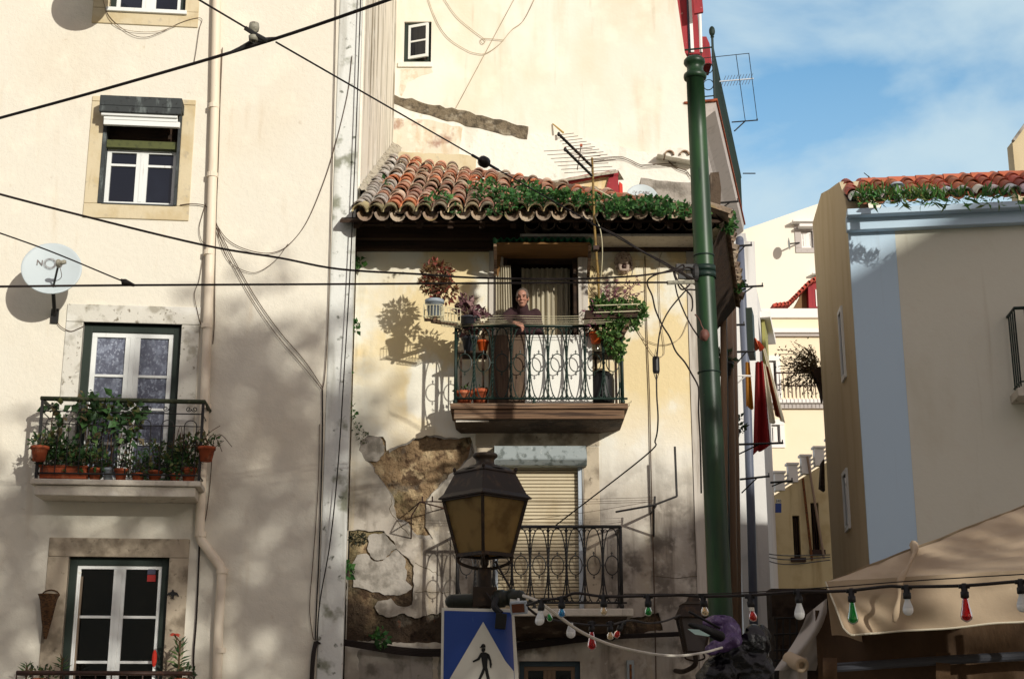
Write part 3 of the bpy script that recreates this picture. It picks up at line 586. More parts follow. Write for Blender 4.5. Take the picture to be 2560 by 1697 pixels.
plants = [
 ("young green leaves in a small clay pot at the left end of the balcony", 122, .33, .07, .14, TERRA, [(0, 0, .2, .1, .08, .26, 130)], .05),
 ("bushy light green plant in a clay pot behind the long trough", 170, .25, .08, .2, TERRA, [(0, 0, .1, .18, .1, .14, 240), (-.1, .05, -.02, .16, .06, .08, 130)], .05),
 ("small clay pot with dark foliage right of the long trough", 240, .4, .075, .16, TERRA, [(-.02, 0, .1, .16, .1, .16, 260), (.04, .04, -.04, .12, .06, .08, 110)], .055),
 ("dusty grey translucent pot with a thin plant, middle of the left balcony", 273, .4, .06, .16, GREYPOT, [(0, 0, .06, .08, .06, .08, 40)], .045),
 ("orange clay pot with bare woody stems, middle of the left balcony", 305, .42, .075, .15, TERRA, [(.02, 0, .16, .1, .06, .14, 60)], .05),
 ("low ochre clay pot with trailing leaves on the left balcony", 348, .42, .08, .1, TERRA, [(.02, 0, .08, .18, .1, .16, 300)], .045),
 ("clay pot with upright mint-like stems on the left balcony", 390, .38, .085, .14, TERRA, [(0, 0, .14, .16, .1, .24, 330)], .045),
 ("small red clay pot near the right end of the left balcony", 440, .42, .065, .1, TERRA, [(0, 0, .1, .18, .12, .2, 300)], .05),
 ("clay pot with a dense dark green bush at the right end of the left balcony", 474, .4, .09, .18, TERRA, [(-.02, 0, .16, .2, .12, .24, 420), (-.12, 0, .05, .14, .1, .12, 140)], .055)]
for lab, x, d, r, h, mt, fo, sz in plants: plant("potted_plant", lab, lp(x, d), r, h, mt, fo, sz, group=GL)
t = T("planter_trough", "long orange-red clay trough with leafy plants at the left of the balcony", "planter"); u0 = PL.uz(104, 1150, .4)[0]; u1 = PL.uz(221, 1150, .4)[0]
m = MB(); m.pbox(PL, u0, u1, zs+.02, zs+.17, .31, .46); m.pbox(PL, u0-.015, u1+.015, zs+.15, zs+.18, .295, .475); P(m, "trough", TERRA, t, bevel=.012)
m = MB()
for k in range(7): m.foliage(PL.at(u0+(u1-u0)*(k+.5)/7, zs+.27+rnd.uniform(-.06, .14), .4), (.1, .1, .16), 120, .055, GREENS)
P(m, "foliage", LEAF, t)
for lab, x, y, d in (("round clay pot hooked outside the left end of the balcony railing", 97, 1152, .58), ("round clay pot hooked outside the right end of the balcony railing", 515, 1153, .52)):
    c = PL.pt(x, y, d); plant("hanging_pot", lab, c, .1, .17, TERRA, [(.02, 0, .06, .14, .1, .1, 90)], .05, cat_="potted plant")
# climbing plants on the rail
t = T("climbing_plant", "tall big-leaved climbing plant tangled through the left balcony railing", "plant"); m = MB(); st = MB()
for (x, y, rx, rz, n) in ((205, 1018, .1, .12, 26), (222, 988, .09, .06, 14), (240, 1035, .12, .12, 34), (262, 1022, .12, .1, 26), (286, 1000, .1, .06, 16), (225, 1050, .1, .1, 24), (275, 1062, .12, .1, 24), (292, 1040, .1, .1, 20), (340, 1026, .11, .12, 34), (332, 1062, .1, .14, 26), (305, 1080, .12, .1, 20), (240, 1090, .12, .08, 20), (330, 1090, .1, .08, 14), (160, 1035, .09, .06, 10), (135, 1010, .08, .08, 12), (150, 1078, .1, .06, 12)):
    p = PL.pt(x, y, .46); m.foliage(p, (rx*.85, .09, rz), int(n*1.5), .085, GREENS, .75, -.3)
    st.tube(cat([PL.pt(x+rnd.uniform(-30, 10), 1185, .4), PL.pt(x-8, (y+1185)/2, .42), p], 5), .006, 5)
P(m, "foliage", LEAF, t); P(st, "stem", STEM, t)
t = T("bare_twigs", "dry bare twigs sprouting past the right end of the balcony", "twigs"); m = MB()
for k in range(16):
    a = PL.pt(500+rnd.uniform(-70, 15), 1120+rnd.uniform(-30, 20), .5); dirx = rnd.uniform(.0, .34) if k < 8 else rnd.uniform(-.1, .05)
    m.tube(cat([a, a+PL.u*dirx*.5+V((0, 0, rnd.uniform(.02, .2))), a+PL.u*dirx+V((0, 0, rnd.uniform(-.08, .3)))], 4), .004, 4)
P(m, "twig", STEM, t)
# aloe plants on the lowest balcony
def spiky(name, label, c, h, n, l, flower=None):
    t = T(name, label, "plant"); m = MB(); c = V(c)
    for k in range(n):
        f = k/n; a = k*2.4; z = h*f; d = V((math.cos(a), math.sin(a)*.7, .35+f*.6)).normalized(); s = rnd.choice(GREENS); m.tint = (s[0]*1.3, s[1]*1.2, s[2]*1.3); m.leaf(c+V((0, 0, z)), d, l*(1-.3*f), l*.16, .2)
    P(m, "leaves", LEAF, t); m = MB(); m.tube([c-V((0, 0, .25)), c+V((0, 0, h))], .012, 6)
    if flower: m.tube(cat([c+V((0, 0, h)), (c+flower)/2+V((.01, 0, .05)), flower], 5), .005, 5)
    P(m, "stem", STEM, t)
    if flower:
        m = MB()
        for k in range(12): a = k*.9; m.leaf(V(flower), V((math.cos(a), math.sin(a), -.7+k*.06)), .07, .022)
        m.tint = (1, 1, 1); P(m, "flower", mat("coral_flower", S(206, 84, 64), .7), t)
    return t
spiky("aloe_plant", "tall spiky aloe with a coral flower stalk beside the lowest window", PL.pt(446, 1672, .4), .32, 26, .17, PL.pt(438, 1583, .4))
spiky("aloe_plant", "small spiky aloe below the cone basket", PL.pt(66, 1684, .42), .1, 16, .13)
spiky("aloe_plant", "small spiky aloe in front of the dark window corner", PL.pt(154, 1672, .42), .12, 16, .13)
plant("potted_plant", "low leafy plant behind the brown rail at the right end", PL.pt(452, 1726, .35), .09, .14, TERRA, [(0, 0, .06, .14, .1, .09, 90)], .05)
plant("potted_plant", "low leafy plant behind the brown rail at the left end", PL.pt(100, 1726, .35), .09, .14, TERRA, [(0, 0, .05, .18, .1, .08, 90)], .05)
# ------------------------------------------------------------------ the old low house
D_ = 1.0824
def dp_(pts): return [(x*D_, y*D_) for x, y in pts]
H = T("old_house", "narrow old yellow house with tiled roof, peeling plaster and two iron balconies in the middle", "building")
XR = 2.42; XL = -2.083
door = (PM.uz(1258, 900)[0], PM.uz(1447, 900)[0], PM.uz(1340, 1011)[1], PM.uz(1340, 634)[1])
shut = (PM.uz(1236, 1300)[0], PM.uz(1457, 1300)[0], PM.uz(1340, 1530)[1], PM.uz(1340, 1118)[1])
gwin = (PM.uz(1298, 1660)[0], PM.uz(1450, 1660)[0], PM.uz(1340, 1860)[1], PM.uz(1340, 1652)[1])
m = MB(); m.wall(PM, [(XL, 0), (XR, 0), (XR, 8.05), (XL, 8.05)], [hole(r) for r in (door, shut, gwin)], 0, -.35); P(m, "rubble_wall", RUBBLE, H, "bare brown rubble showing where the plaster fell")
m = MB(); m.box((.15, 20.6, 4.0), (4.4, 4.2, 7.9)); P(m, "core", ROOM, H)
sw = Plane((XR, 18.0, 0), u=V((.73, 4.4, 0))); m = MB(); m.pbox(sw, 0, 5.4, 0, 8.02, -.3, 0); P(m, "side_wall", ALLEYDARK, H, "grey-brown side wall along the alley")
# plaster coat with its holes
def PP(pts, seed, amp=.018, step=.05): return rough(PM.poly(dp_(pts)), amp, step, seed)
h1 = PP([(893, 1042), (920, 1030), (945, 1018), (985, 1006), (1030, 1009), (1060, 1014), (1088, 1009), (1096, 1052), (1072, 1072), (1045, 1090), (1012, 1128), (986, 1156), (984, 1216), (1000, 1243), (985, 1247), (965, 1240), (940, 1215), (916, 1192), (905, 1150), (886, 1116), (868, 1090), (845, 1063), (830, 1040), (832, 1018), (850, 1008), (884, 1010), (893, 1020)], 3)
def c3(pts): return [(840+x/2.4625, 1060+y/2.4625) for x, y in pts]
def P3(pts, seed, amp=.016, step=.04): return rough(PM.poly(c3(pts)), amp, step, seed)
h2 = P3([(66, 662), (180, 655), (295, 662), (330, 690), (376, 762), (430, 816), (480, 872), (480, 990), (470, 1108), (425, 1122), (378, 1118), (340, 1072), (262, 1092), (240, 1122), (268, 1172), (330, 1194), (420, 1164), (488, 1200), (560, 1176), (660, 1158), (800, 1170), (1000, 1190), (1180, 1180), (1400, 1186), (1560, 1170), (1720, 1190), (1900, 1185), (1985, 1160), (2010, 1260), (1700, 1330), (1200, 1335), (640, 1350), (420, 1345), (62, 1330)], 5)
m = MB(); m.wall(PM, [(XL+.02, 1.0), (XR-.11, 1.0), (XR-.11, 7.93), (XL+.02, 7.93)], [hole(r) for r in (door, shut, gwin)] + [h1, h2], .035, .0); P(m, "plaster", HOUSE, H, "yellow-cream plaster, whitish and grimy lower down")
def shrink(h, f, sd):
    cx = sum(p_[0] for p_ in h)/len(h); cz = sum(p_[1] for p_ in h)/len(h); o = []
    for x, z in h: q = f-.1*noise.noise(V((x*4, z*4, sd))); o.append((cx+(x-cx)*q, cz+(z-cz)*q))
    return o
m = MB(); m.wall(PM, [(XL+.03, 1.0), (XR-.12, 1.0), (XR-.12, 5.2), (XL+.03, 5.2)], [hole((r[0], r[1], r[2], min(r[3], 5.19))) for r in (shut, gwin)]+[shrink(h1, .95, 1)]+[[(x-.004, z+.03*noise.noise(V((x*6, z*6, 2)))) if z > 3.0 else (x, z) for x, z in h2]], .02, .0); P(m, "undercoat", OLDCOAT, H, "grey undercoat showing at the broken plaster edges")
for pts, sd, d in ((c3([(140, 118), (190, 76), (268, 74), (300, 140), (292, 190), (250, 232), (190, 226), (146, 190)]), 11, .03), (c3([(205, 684), (300, 668), (372, 764), (330, 800), (285, 838), (240, 838), (196, 786)]), 12, .032), (c3([(96, 880), (130, 800), (188, 795), (232, 842), (290, 842), (372, 772), (424, 824), (432, 960), (470, 1000), (466, 1020), (376, 1052), (320, 1054), (190, 1016), (104, 1002)]), 13, .022),
    ([(828*D_, 1500*D_), (880*D_, 1490*D_), (990*D_, 1492*D_), (1000*D_, 1500*D_), (1000*D_, 1640*D_), (830*D_, 1640*D_)], 14, .0365), ([(1012*D_, 1500*D_), (1100*D_, 1500*D_), (1100*D_, 1640*D_), (1012*D_, 1640*D_)], 15, .0362)):
    m = MB(); q = rough(PM.poly(pts), .018, .035, sd); m.wall(PM, q, (), d, .0); P(m, "old_plaster_patch", OLDCOAT, H)
m = MB(); m.foliage(PM.at(XL+.14, PM.uz(880, 1345)[1], .03), (.14, .02, .07), 160, .03, [(.03, .035, .02), (.05, .05, .025)]); P(m, "black_moss", LEAF, H)
m = MB(); m.wall(PM, [(XR-.105, 0), (XR+.012, 0), (XR+.012, 7.93), (XR-.105, 7.93)], (), .05, -.3); P(m, "corner_strip", PALEWOOD, H, bevel=.008)
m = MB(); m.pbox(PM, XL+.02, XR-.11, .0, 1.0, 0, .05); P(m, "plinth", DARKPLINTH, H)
# cracks as thin dark gaps filled with broken mortar
def crack(m, pts, w=.008):
    p = [PM.pt(x*D_, y*D_, .036) for x, y in pts]; q = []
    for a_, b_ in zip(p[:-1], p[1:]):
        for k in range(4): q.append(a_.lerp(b_, k/4)+V((rnd.gauss(0, .008), 0, rnd.gauss(0, .008))))
    m.tube(q+[p[-1]], w*.5, 4)
m = MB()
for pts in ([(1030, 1243), (1048, 1268), (1062, 1272)], [(905, 1150), (902, 1180), (925, 1212), (945, 1236)], [(1440, 950), (1452, 938), (1458, 925)], [(960, 1300), (1000, 1320), (1020, 1330)], [(1080, 1010), (1092, 1040), (1098, 1060)], [(955, 1366), (1010, 1368), (1040, 1366)], [(985, 1156), (990, 1165), (1000, 1180)], [(1505, 1330), (1560, 1336), (1610, 1330)]): crack(m, pts)
P(m, "crack", SCAR, H)
m = MB(); rs_ = random.Random(4)
def inside(x, z, h):
    c = False; n_ = len(h)
    for i in range(n_):
        a, b = h[i], h[i-1]
        if (a[1] > z) != (b[1] > z) and x < (b[0]-a[0])*(z-a[1])/(b[1]-a[1]+1e-12)+a[0]: c = not c
    return c
for hh_, cnt in ((shrink(h1, .9, 3), 70), (shrink(h2, .93, 4), 150)):
    xs = [q[0] for q in hh_]; zs_ = [q[1] for q in hh_]
    for _ in range(cnt):
        x, z = rs_.uniform(min(xs), max(xs)), rs_.uniform(min(zs_), max(zs_))
        if not inside(x, z, hh_): continue
        r_ = rs_.uniform(.018, .06); m.ell(PM.at(x, z, -.006), (r_*rs_.uniform(.8, 1.7), .02*rs_.uniform(.6, 1.1), r_*rs_.uniform(.5, .9)), nu=8, nv=5)
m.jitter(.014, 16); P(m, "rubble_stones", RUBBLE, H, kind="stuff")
# ---- eaves: soffit, cornice boards
m = MB(); m.pbox(PM, XL+.0, XR+.1, 7.62, 7.742, 0, .12); m.pbox(PM, XL, XR+.1, 7.745, 7.9, 0, .2); m.pbox(PM, XL, XR+.1, 7.905, 8.02, 0, .3); m.jitter(.008, 5); P(m, "cornice", DARKWOOD, H, bevel=.01)
m = MB(); m.add([(XL-.1, 17.04, 7.7), (XR+.25, 17.04, 7.7), (XR+.25, 18.1, 8.27), (XL-.1, 18.1, 8.27), (XL-.1, 17.04, 7.735), (XR+.25, 17.04, 7.735), (XR+.25, 18.1, 8.32), (XL-.1, 18.1, 8.32)], [(0, 1, 2, 3), (4, 5, 6, 7), (0, 1, 5, 4), (1, 2, 6, 5), (3, 2, 6, 7), (0, 3, 7, 4)]); P(m, "eave_soffit", DARKWOOD, H)
m = MB()
for i in range(12): x = XL+.1+i*.4; m.bar((x, 17.1, 7.69), (x, 18.0, 8.18), .07, .09)
P(m, "rafter", DARKWOOD, H)
# ---- roof tiles
SL = R(29); EY, EZ = 17.0, 7.76
rD_ = V((0, -math.cos(SL), -math.sin(SL))); rN = V((0, -math.sin(SL), math.cos(SL))); rX = V((1, 0, 0))
roofP = Plane((0, EY, EZ), u=rX, n=rN)
TC = [(.62, .26, .15), (.66, .34, .22), (.52, .27, .19), (.62, .42, .30), (.70, .26, .13), (.56, .36, .25), (.66, .48, .35), (.48, .29, .22), (.74, .27, .12)]
OLDC = [(.34, .24, .17), (.42, .32, .22), (.30, .23, .17), (.50, .40, .29)]
WHT = [(.62, .58, .52), (.55, .50, .44), (.68, .65, .60), (.50, .45, .40)]
def tile(m, p, D, X, N, L, rf, rb, convex=1, th=.014, k=7):
    """barrel tile: front lip at p, running back L against D"""
    vs = []
    for (r, q) in ((rf, p), (rb, p-D*L), (rf-th, p+D*.0), (rb-th, p-D*L)):
        for j in range(k+1): a_ = math.pi*j/k; vs.append(q + X*(math.cos(a_)*r) + N*(math.sin(a_)*r*convex))
    K = k+1; fs = []
    for j in range(k): fs += [(j, j+1, K+j+1, K+j), (2*K+j, 2*K+j+1, 3*K+j+1, 3*K+j), (j, j+1, 2*K+j+1, 2*K+j)]
    fs += [(0, K, 3*K, 2*K), (k, K+k, 3*K+k, 2*K+k)]; m.add(vs, fs)
hipA = roofP.pt(1745, 530); hipT = roofP.pt(1212, 448); hipC = V((XR-.08, EY, EZ))       # hip line on the front slope
hipE = V((XR+.26, EY, EZ)); hipT = V((min(hipT.x, 1.0), min(hipT.y, 22.6), 0)); hipT.z = EZ+(hipT.y-EY)*math.tan(SL)
def behind_hip(x, y):
    return (hipT.x-hipC.x)*(y-hipC.y)-(hipT.y-hipC.y)*(x-hipC.x) < 0
roof_front = MB(); chan = MB(); PIT = .205; nc = int((XR+.3-XL)/PIT)+1; smax = (23.2-EY)/math.cos(SL)
for i in range(nc):
    x = XL+.13+i*PIT; s_ = 0; ex = rnd.uniform(.27, .33)
    while s_ < smax:
        p = V((x, EY, EZ)) - rD_*s_
        if not behind_hip(x, p.y):
            yaw = rnd.gauss(0, .03); Dv = (rD_ + rX*yaw).normalized(); Xv = Dv.cross(rN)*-1; Xv = rN.cross(Dv) if 0 else Dv.cross(rN); tl = rnd.gauss(.035, .012); Dt = (Dv*math.cos(tl)-rN*math.sin(tl)*-1*0 + rN*math.sin(tl)).normalized() if 0 else (Dv+rN*tl*.9).normalized()
            c = rnd.choice(TC) if rnd.random() > .2 else rnd.choice(OLDC)
            if i < 1 or (i == 1 and rnd.random() < .5): c = rnd.choice(WHT)
            if s_ < .25: c = rnd.choice([(.32, .27, .14), (.4, .32, .18), (.3, .25, .17), (.46, .38, .2)])
            f = rnd.uniform(.85, 1.15); roof_front.tint = (c[0]*f, c[1]*f, c[2]*f)
            tile(roof_front, p + rN*(.06+rnd.uniform(0, .02)) + rX*rnd.gauss(0, .009)+rD_*rnd.uniform(-.05, .04), Dt, Xv, rN, .44, .098+rnd.uniform(-.004, .006), .082)
        q = V((x+PIT/2+rnd.gauss(0, .012), EY, EZ+rnd.gauss(0, .012))) - rD_*(s_-.1+rnd.uniform(-.05, .05))
        if not behind_hip(q.x, q.y):
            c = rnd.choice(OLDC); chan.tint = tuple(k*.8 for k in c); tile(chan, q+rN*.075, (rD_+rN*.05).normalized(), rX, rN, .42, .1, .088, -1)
        s_ += ex*rnd.uniform(.88, 1.12)
roofo = P(roof_front, "roof", TILE, H, "barrel-tiled roof of mixed orange and mossy tiles", smooth=True)
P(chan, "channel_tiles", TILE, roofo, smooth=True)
m = MB(); v0 = [V((XL-.02, EY+.1, EZ-.02)), V((XR-.1, EY+.1, EZ-.02)), hipT-V((0, 0, .03)), V((XL-.02, hipT.y+.6, hipT.z+.28))]
m.add(v0, [(0, 1, 2, 3)]); P(m, "roof_bed", MORTAR, roofo)
m = MB(); m.sheet(lambda s, t: V((XL+.0+.17*s+.03*noise.noise(V((t*20, s, 0))), 18.1+(23.1-18.1)*t, EZ+.1+(18.1-EY)*math.tan(SL)+(23.1-18.1)*math.tan(SL)*t+.12*(1-s)+.05*noise.noise(V((t*30, s*3, 2))))), 4, 50); P(m, "mortar_flashing", MORTAR, roofo, "pale mortar fillet along the left wall")
# ridge tiles down the hip
m = MB(); n_ = 17; hd = (hipC-hipT).normalized()
for k in range(n_):
    p = hipT.lerp(hipC, (k+1)/n_); c = rnd.choice(TC+OLDC*2); m.tint = c; X_ = hd.cross(V((0, 0, 1))).normalized(); tile(m, p+V((0, 0, .03)), hd, X_, X_.cross(hd), .5, .12, .1, 1, .018)
P(m, "ridge_tiles", TILE, roofo, smooth=True)
# right slope of the hip and its alley eave
Fp = V((3.43, 20.9, EZ)); m = MB(); m.add([hipE, Fp, hipT, V((3.1, 23.2, EZ+.1))], [(0, 1, 2), (1, 3, 2)]); m.add([hipE-V((0, 0, .06)), Fp-V((0, 0, .06)), V((XR+.0, 18, EZ-.0)), V((2.98, 20.9, EZ))], [(0, 1, 3, 2)]); P(m, "side_slope", MORTAR, roofo)
m = MB(); ed = (Fp-hipE); n_ = int(ed.length/.2); outw = V((ed.y, -ed.x, 0)).normalized(); en = ed.normalized()
for k in range(n_+1):
    p = hipE.lerp(Fp, k/n_)+outw*.06; m.tint = tuple(c*.75 for c in rnd.choice(OLDC)); Dd = (outw-V((0, 0, .45))).normalized(); tile(m, p+V((0, 0, rnd.gauss(.03, .02)))+outw*rnd.uniform(-.02, .06), Dd, en, en.cross(Dd)*(1 if en.cross(Dd).z > 0 else -1), .5, .095, .08)
    q = p+en*.1; tile(m, q+V((0, 0, .05)), Dd, en, V((0, 0, 1)), .5, .09, .08, -1)
P(m, "side_eave_tiles", TILE, roofo, smooth=True)
m = MB(); m.add([hipE+V((.0, 0, -.05)), Fp+V((0, 0, -.05)), V((2.92, 20.9, 7.1)), V((XR, 18, 7.1)), hipE+V((-.1, 0, .05)), Fp+V((-.1, 0, .05))], [(0, 1, 2, 3), (0, 1, 5, 4)]); P(m, "side_soffit", DARKWOOD, H)
# second row of tile ends under the right part of the eave, over a pale board
m = MB()
for k in range(13):
    x = PM.uz(1330, 570, .5)[0]+k*.205; m.tint = tuple(c*.9 for c in rnd.choice(OLDC)); tile(m, V((x, 17.42, 7.83)), V((0, -1, -.12)).normalized(), rX, V((0, 0, 1)), .5, .1, .095, -1)
P(m, "under_eave_tiles", TILE, roofo, smooth=True)
a_ = PM.rect(1300, 582, 1722, 588, .5)
m = MB(); m.pbox(PM, a_[0], XR, 7.655, 7.69, .1, .56); P(m, "under_eave_board", PALEWOOD, H, bevel=.004)
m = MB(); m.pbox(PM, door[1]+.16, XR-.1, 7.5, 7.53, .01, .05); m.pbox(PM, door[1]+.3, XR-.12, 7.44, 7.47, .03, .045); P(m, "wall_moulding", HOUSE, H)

# ---- upper door, canopy, curtain
m = MB(); m.pbox(PM, door[0]-.0, door[0]+.05, door[2], door[3], -.3, .02); m.pbox(PM, door[1]-.06, door[1], door[2], door[3], -.3, .02); m.pbox(PM, door[0]+.05, door[1]-.06, door[3]-.06, door[3], -.3, .0); fr = P(m, "balcony_door", DARKWOOD, H, "open balcony doorway with dark frame", bevel=.004)
m = MB(); m.pbox(PM, door[0]-.19, door[0]-.002, door[2], door[3]+.1, -.05, .07); m.pbox(PM, door[1]+.002, door[1]+.13, door[2], door[3]+.16, -.05, .06); P(m, "jamb_board", PALEWOOD, fr, bevel=.006)
zt = door[3]-.1
cu = MB(); u0, u1 = door[0]+.24, door[1]-.09
cu.sheet(lambda s, t: PM.at(u0+(u1-u0)*s, door[2]+(zt-door[2])*t, -.33+.022*math.sin(s*62)+.014*math.sin(s*23+1)+.006*math.sin(s*140)), 110, 6); P(cu, "curtain", CURTAIN, fr, "pale curtain across the dark room", smooth=True)
cu = MB(); v0_, v1_ = door[0]-.1, door[0]+.16
cu.sheet(lambda s, t: PM.at(v0_+(v1_-v0_)*s*(1-.25*t), door[2]+(zt-.1-door[2])*t, .1+.022*math.sin(s*40)+.008*math.sin(s*90)), 50, 6); P(cu, "side_curtain", CURTAIN, fr, smooth=True)
c0 = PM.rect(1232, 592, 1485, 610, .62)
m = MB()
def corr(s, t): x = c0[0]+(c0[1]-c0[0])*s; return V((x, 18.0-.66+.6*t, 7.59+.03*t+.018*math.sin(x*2*math.pi/.082)))
m.sheet(corr, 220, 3); cn = P(m, "canopy", GREENSHEET, H, "green corrugated canopy over the balcony door", smooth=True)
zc = 7.30
m = MB(); m.pbox(PM, c0[0]+.05, c0[1]-.05, 7.535, 7.56, .0, .6); P(m, "canopy_board", OCHREBOARD, cn, bevel=.003)
m = MB()
for u in (c0[0]+.03, c0[1]-.05): m.bar(PM.at(u, 7.52, .6), PM.at(u, 7.25, .02), .04, .05)
P(m, "canopy_bracket", OLDWOOD, cn)
m = MB(); p0 = PM.pt(1238, 625, .12); p1 = PM.pt(1240, 690, .12); m.prism([p0, p0+V((.09, 0, 0)), p1+V((.035, 0, 0)), p1+V((.01, 0, 0))], V((0, .02, 0))); P(m, "door_flag", OCHREBOARD, cn)

# ---- balcony railings with twisted bars and pointed ovals
def ornate(parent, x0, x1, z0, z1, yf, yb, mt, nb, name, label, ox=None):
    m = MB(); m.tube([(x0, yb, z1), (x0, yf, z1), (x1, yf, z1), (x1, yb, z1)], .021, 8)
    m.tube([(x0, yb, z0+.07), (x0, yf, z0+.07), (x1+.06, yf, z0+.07)], .014, 6)
    for x in (x0, x1): m.tube([(x, yf, z0-.02), (x, yf, z1)], .019, 8); m.ell((x, yf, z0+.03), (.03, .03, .035))
    for x in (x0+.5*(x1-x0),): m.tube([(x-.06, yf, z0-.01), (x-.06, yf, z0+.08)], .018, 8); m.ell((x-.06, yf, z0+.0), (.035, .035, .03))
    for x in (x0, x1):
        m.tube([(x, yb, z0+.07), (x, yf, z0+.07)], .012, 6)
        for yy in (yf+(yb-yf)*.35, yf+(yb-yf)*.7): m.tube([(x, yy, z0+.07), (x, yy, z1)], .009, 5)
    r_ = P(m, name, mt, parent, label, smooth=True)
    zb_, zt_ = z0+.07, z1-.02; zm = (zb_+zt_)/2; hh = (zt_-zb_)/2; sp = (x1-x0)/nb
    for i in range(1, nb):
        x = x0+i*sp; m = MB(); n_ = 60; k = 4; vs = []
        for j in range(n_+1):
            t = j/n_; z = zb_+(zt_-zb_)*t; tw = t*26 if (.06 < t < .94) else 0
            for q in range(k): a_ = tw+q*math.pi/2; vs.append((x+.0125*math.cos(a_), yf+.0125*math.sin(a_), z))
        m.add(vs, [(j*k+q, j*k+(q+1) % k, (j+1)*k+(q+1) % k, (j+1)*k+q) for j in range(n_) for q in range(k)])
        m.box((x, yf, zm), (.04, .03, .025)); P(m, "baluster", mt, r_)
    for i in range(nb):
        x = x0+(i+.5)*sp; m = MB(); wv = sp*.47
        for s in (-1, 1):
            m.tube([(x+s*wv*math.cos(a_)**.9, yf+.004, zm+hh*math.sin(a_)) if abs(math.cos(a_)) > 1e-6 else (x, yf+.004, zm+hh*math.sin(a_)) for a_ in [-math.pi/2+math.pi*j/20 for j in range(21)]], .0075, 5)
            for zz, f in ((zt_-.045, 1), (zb_+.045, -1)):
                m.tube([(x+s*(sp/2-.012-.03*(1-math.cos(q*4.4))*.8), yf-.004, zz+f*.036*math.sin(q*4.4)*(1-.4*q)) for q in [j/12 for j in range(13)]], .006, 5)
        rx_, rz_ = sp*.36, .115
        m.tube([(x+rx_*math.cos(a_), yf-.003, zm+rz_*math.sin(a_)) for a_ in [2*math.pi*j/22 for j in range(22)]], .007, 5, closed=True)
        for f in (1, -1): m.tube([(x, yf, zm+f*(rz_-.005)), (x, yf, zm+f*(rz_+.05))], .006, 5); m.tube([(x-.014, yf, zm+f*(rz_+.03)), (x+.014, yf, zm+f*(rz_+.03))], .005, 4)
        P(m, "oval_ornament", mt, r_)
    return r_
YF = 17.28
bx0, bx1 = PY(1139, 905, YF).x, PY(1555, 905, YF).x; bz1 = PY(1340, 815, YF).z; bz0 = PY(1340, 1010, YF).z
ornate(H, bx0, bx1, bz0, bz1, YF, 18.0, GREENIRON, 9, "upper_balcony_railing", "green iron railing with twisted bars and pointed ovals")
def board(m, x0, x1, y0, y1, z0, z1, seg=24):
    b_ = len(m.v)
    for k in range(seg): m.box(((x0+(x1-x0)*(k+.5)/seg), (y0+y1)/2, (z0+z1)/2), ((x1-x0)/seg, y1-y0, z1-z0))
m = MB(); m.box(((bx0+bx1)/2, (YF-.06+18)/2, bz0-.035), (bx1-bx0+.12, 18-YF+.06, .07)); P(m, "upper_balcony_floor", OLDWOOD, H, "worn wooden balcony floor edge", bevel=.008)
m = MB(); m.box(((bx0+bx1)/2, (YF-.03+18)/2, bz0-.135), (bx1-bx0+.03, 18-YF+.03, .115)); P(m, "balcony_beam", OLDWOOD, H, bevel=.01)
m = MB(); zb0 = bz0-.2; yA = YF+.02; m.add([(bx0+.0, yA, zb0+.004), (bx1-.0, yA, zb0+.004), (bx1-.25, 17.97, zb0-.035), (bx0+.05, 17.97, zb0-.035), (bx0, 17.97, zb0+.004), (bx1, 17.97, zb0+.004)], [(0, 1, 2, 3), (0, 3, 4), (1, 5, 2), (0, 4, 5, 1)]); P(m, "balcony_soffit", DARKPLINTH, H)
m = MB(); m.bar((bx0+.01, YF+.02, bz0-.215), (bx0+.42, YF+.05, bz0-.2), .03, .02); P(m, "loose_batten", PALEWOOD, H)
# boards behind the railing
a_ = (PY(1221, 900, 17.36).x, PY(1312, 900, 17.36).x, PY(1481, 900, 17.36).x)
zb1 = PY(1340, 838, 17.36).z
m = MB(); m.box(((a_[0]+a_[1])/2, 17.37, (bz0+zb1)/2+.005), (a_[1]-a_[0]-.004, .025, zb1-bz0)); TM(m, "brown_board", BROWNBOARD, "dark brown wooden board standing behind the balcony railing, left of the white one", "board", bevel=.004)
m = MB(); m.box(((a_[1]+a_[2])/2, 17.375, (bz0+zb1)/2+.005), (a_[2]-a_[1], .02, zb1-bz0)); TM(m, "white_board", WHITEBOARD, "white board standing behind the balcony railing, right of the brown one", "board", bevel=.003)
# ---- lower window with roller shutter
m = MB(); m.pbox(PM, PM.uz(1189, 1095)[0], PM.uz(1498, 1095)[0], PM.uz(1340, 1116)[1], PM.uz(1340, 1083)[1], -.1, .05); m.pbox(PM, PM.uz(1460, 1300)[0], PM.uz(1500, 1300)[0], shut[2], PM.uz(1340, 1117)[1], -.1, .042); m.pbox(PM, PM.uz(1190, 1300)[0], shut[0]-.002, shut[2], PM.uz(1340, 1117)[1], -.1, .042); P(m, "stone_surround", GRIMESTONE, H, bevel=.01)
m = MB(); zz = shut[2]; k = 0
while zz < shut[3]-.1: m.pbox(PM, shut[0]+.04, shut[1]-.05, zz+.004, zz+.042, -.09, -.055+(.004 if k % 2 else 0)); zz += .045; k += 1
sh = P(m, "roller_shutter", SLAT, H, "closed beige roller shutter", bevel=.01)
m = MB(); m.pbox(PM, shut[0]+.04, shut[1]-.05, shut[2], shut[3], -.16, -.1); P(m, "shutter_back", SCAR, sh)
m = MB(); m.pbox(PM, shut[0], shut[0]+.045, shut[2], shut[3], -.12, .02); m.pbox(PM, shut[1]-.055, shut[1], shut[2], shut[3], -.12, .02); P(m, "shutter_guide", ALU, sh, bevel=.004)
b0 = PM.rect(1236, 1116, 1466, 1160, .24)
m = MB(); poly_ = [(-.02, 0), (.16, 0), (.24, .06), (.245, .085), (.245, .235), (-.02, .26)]
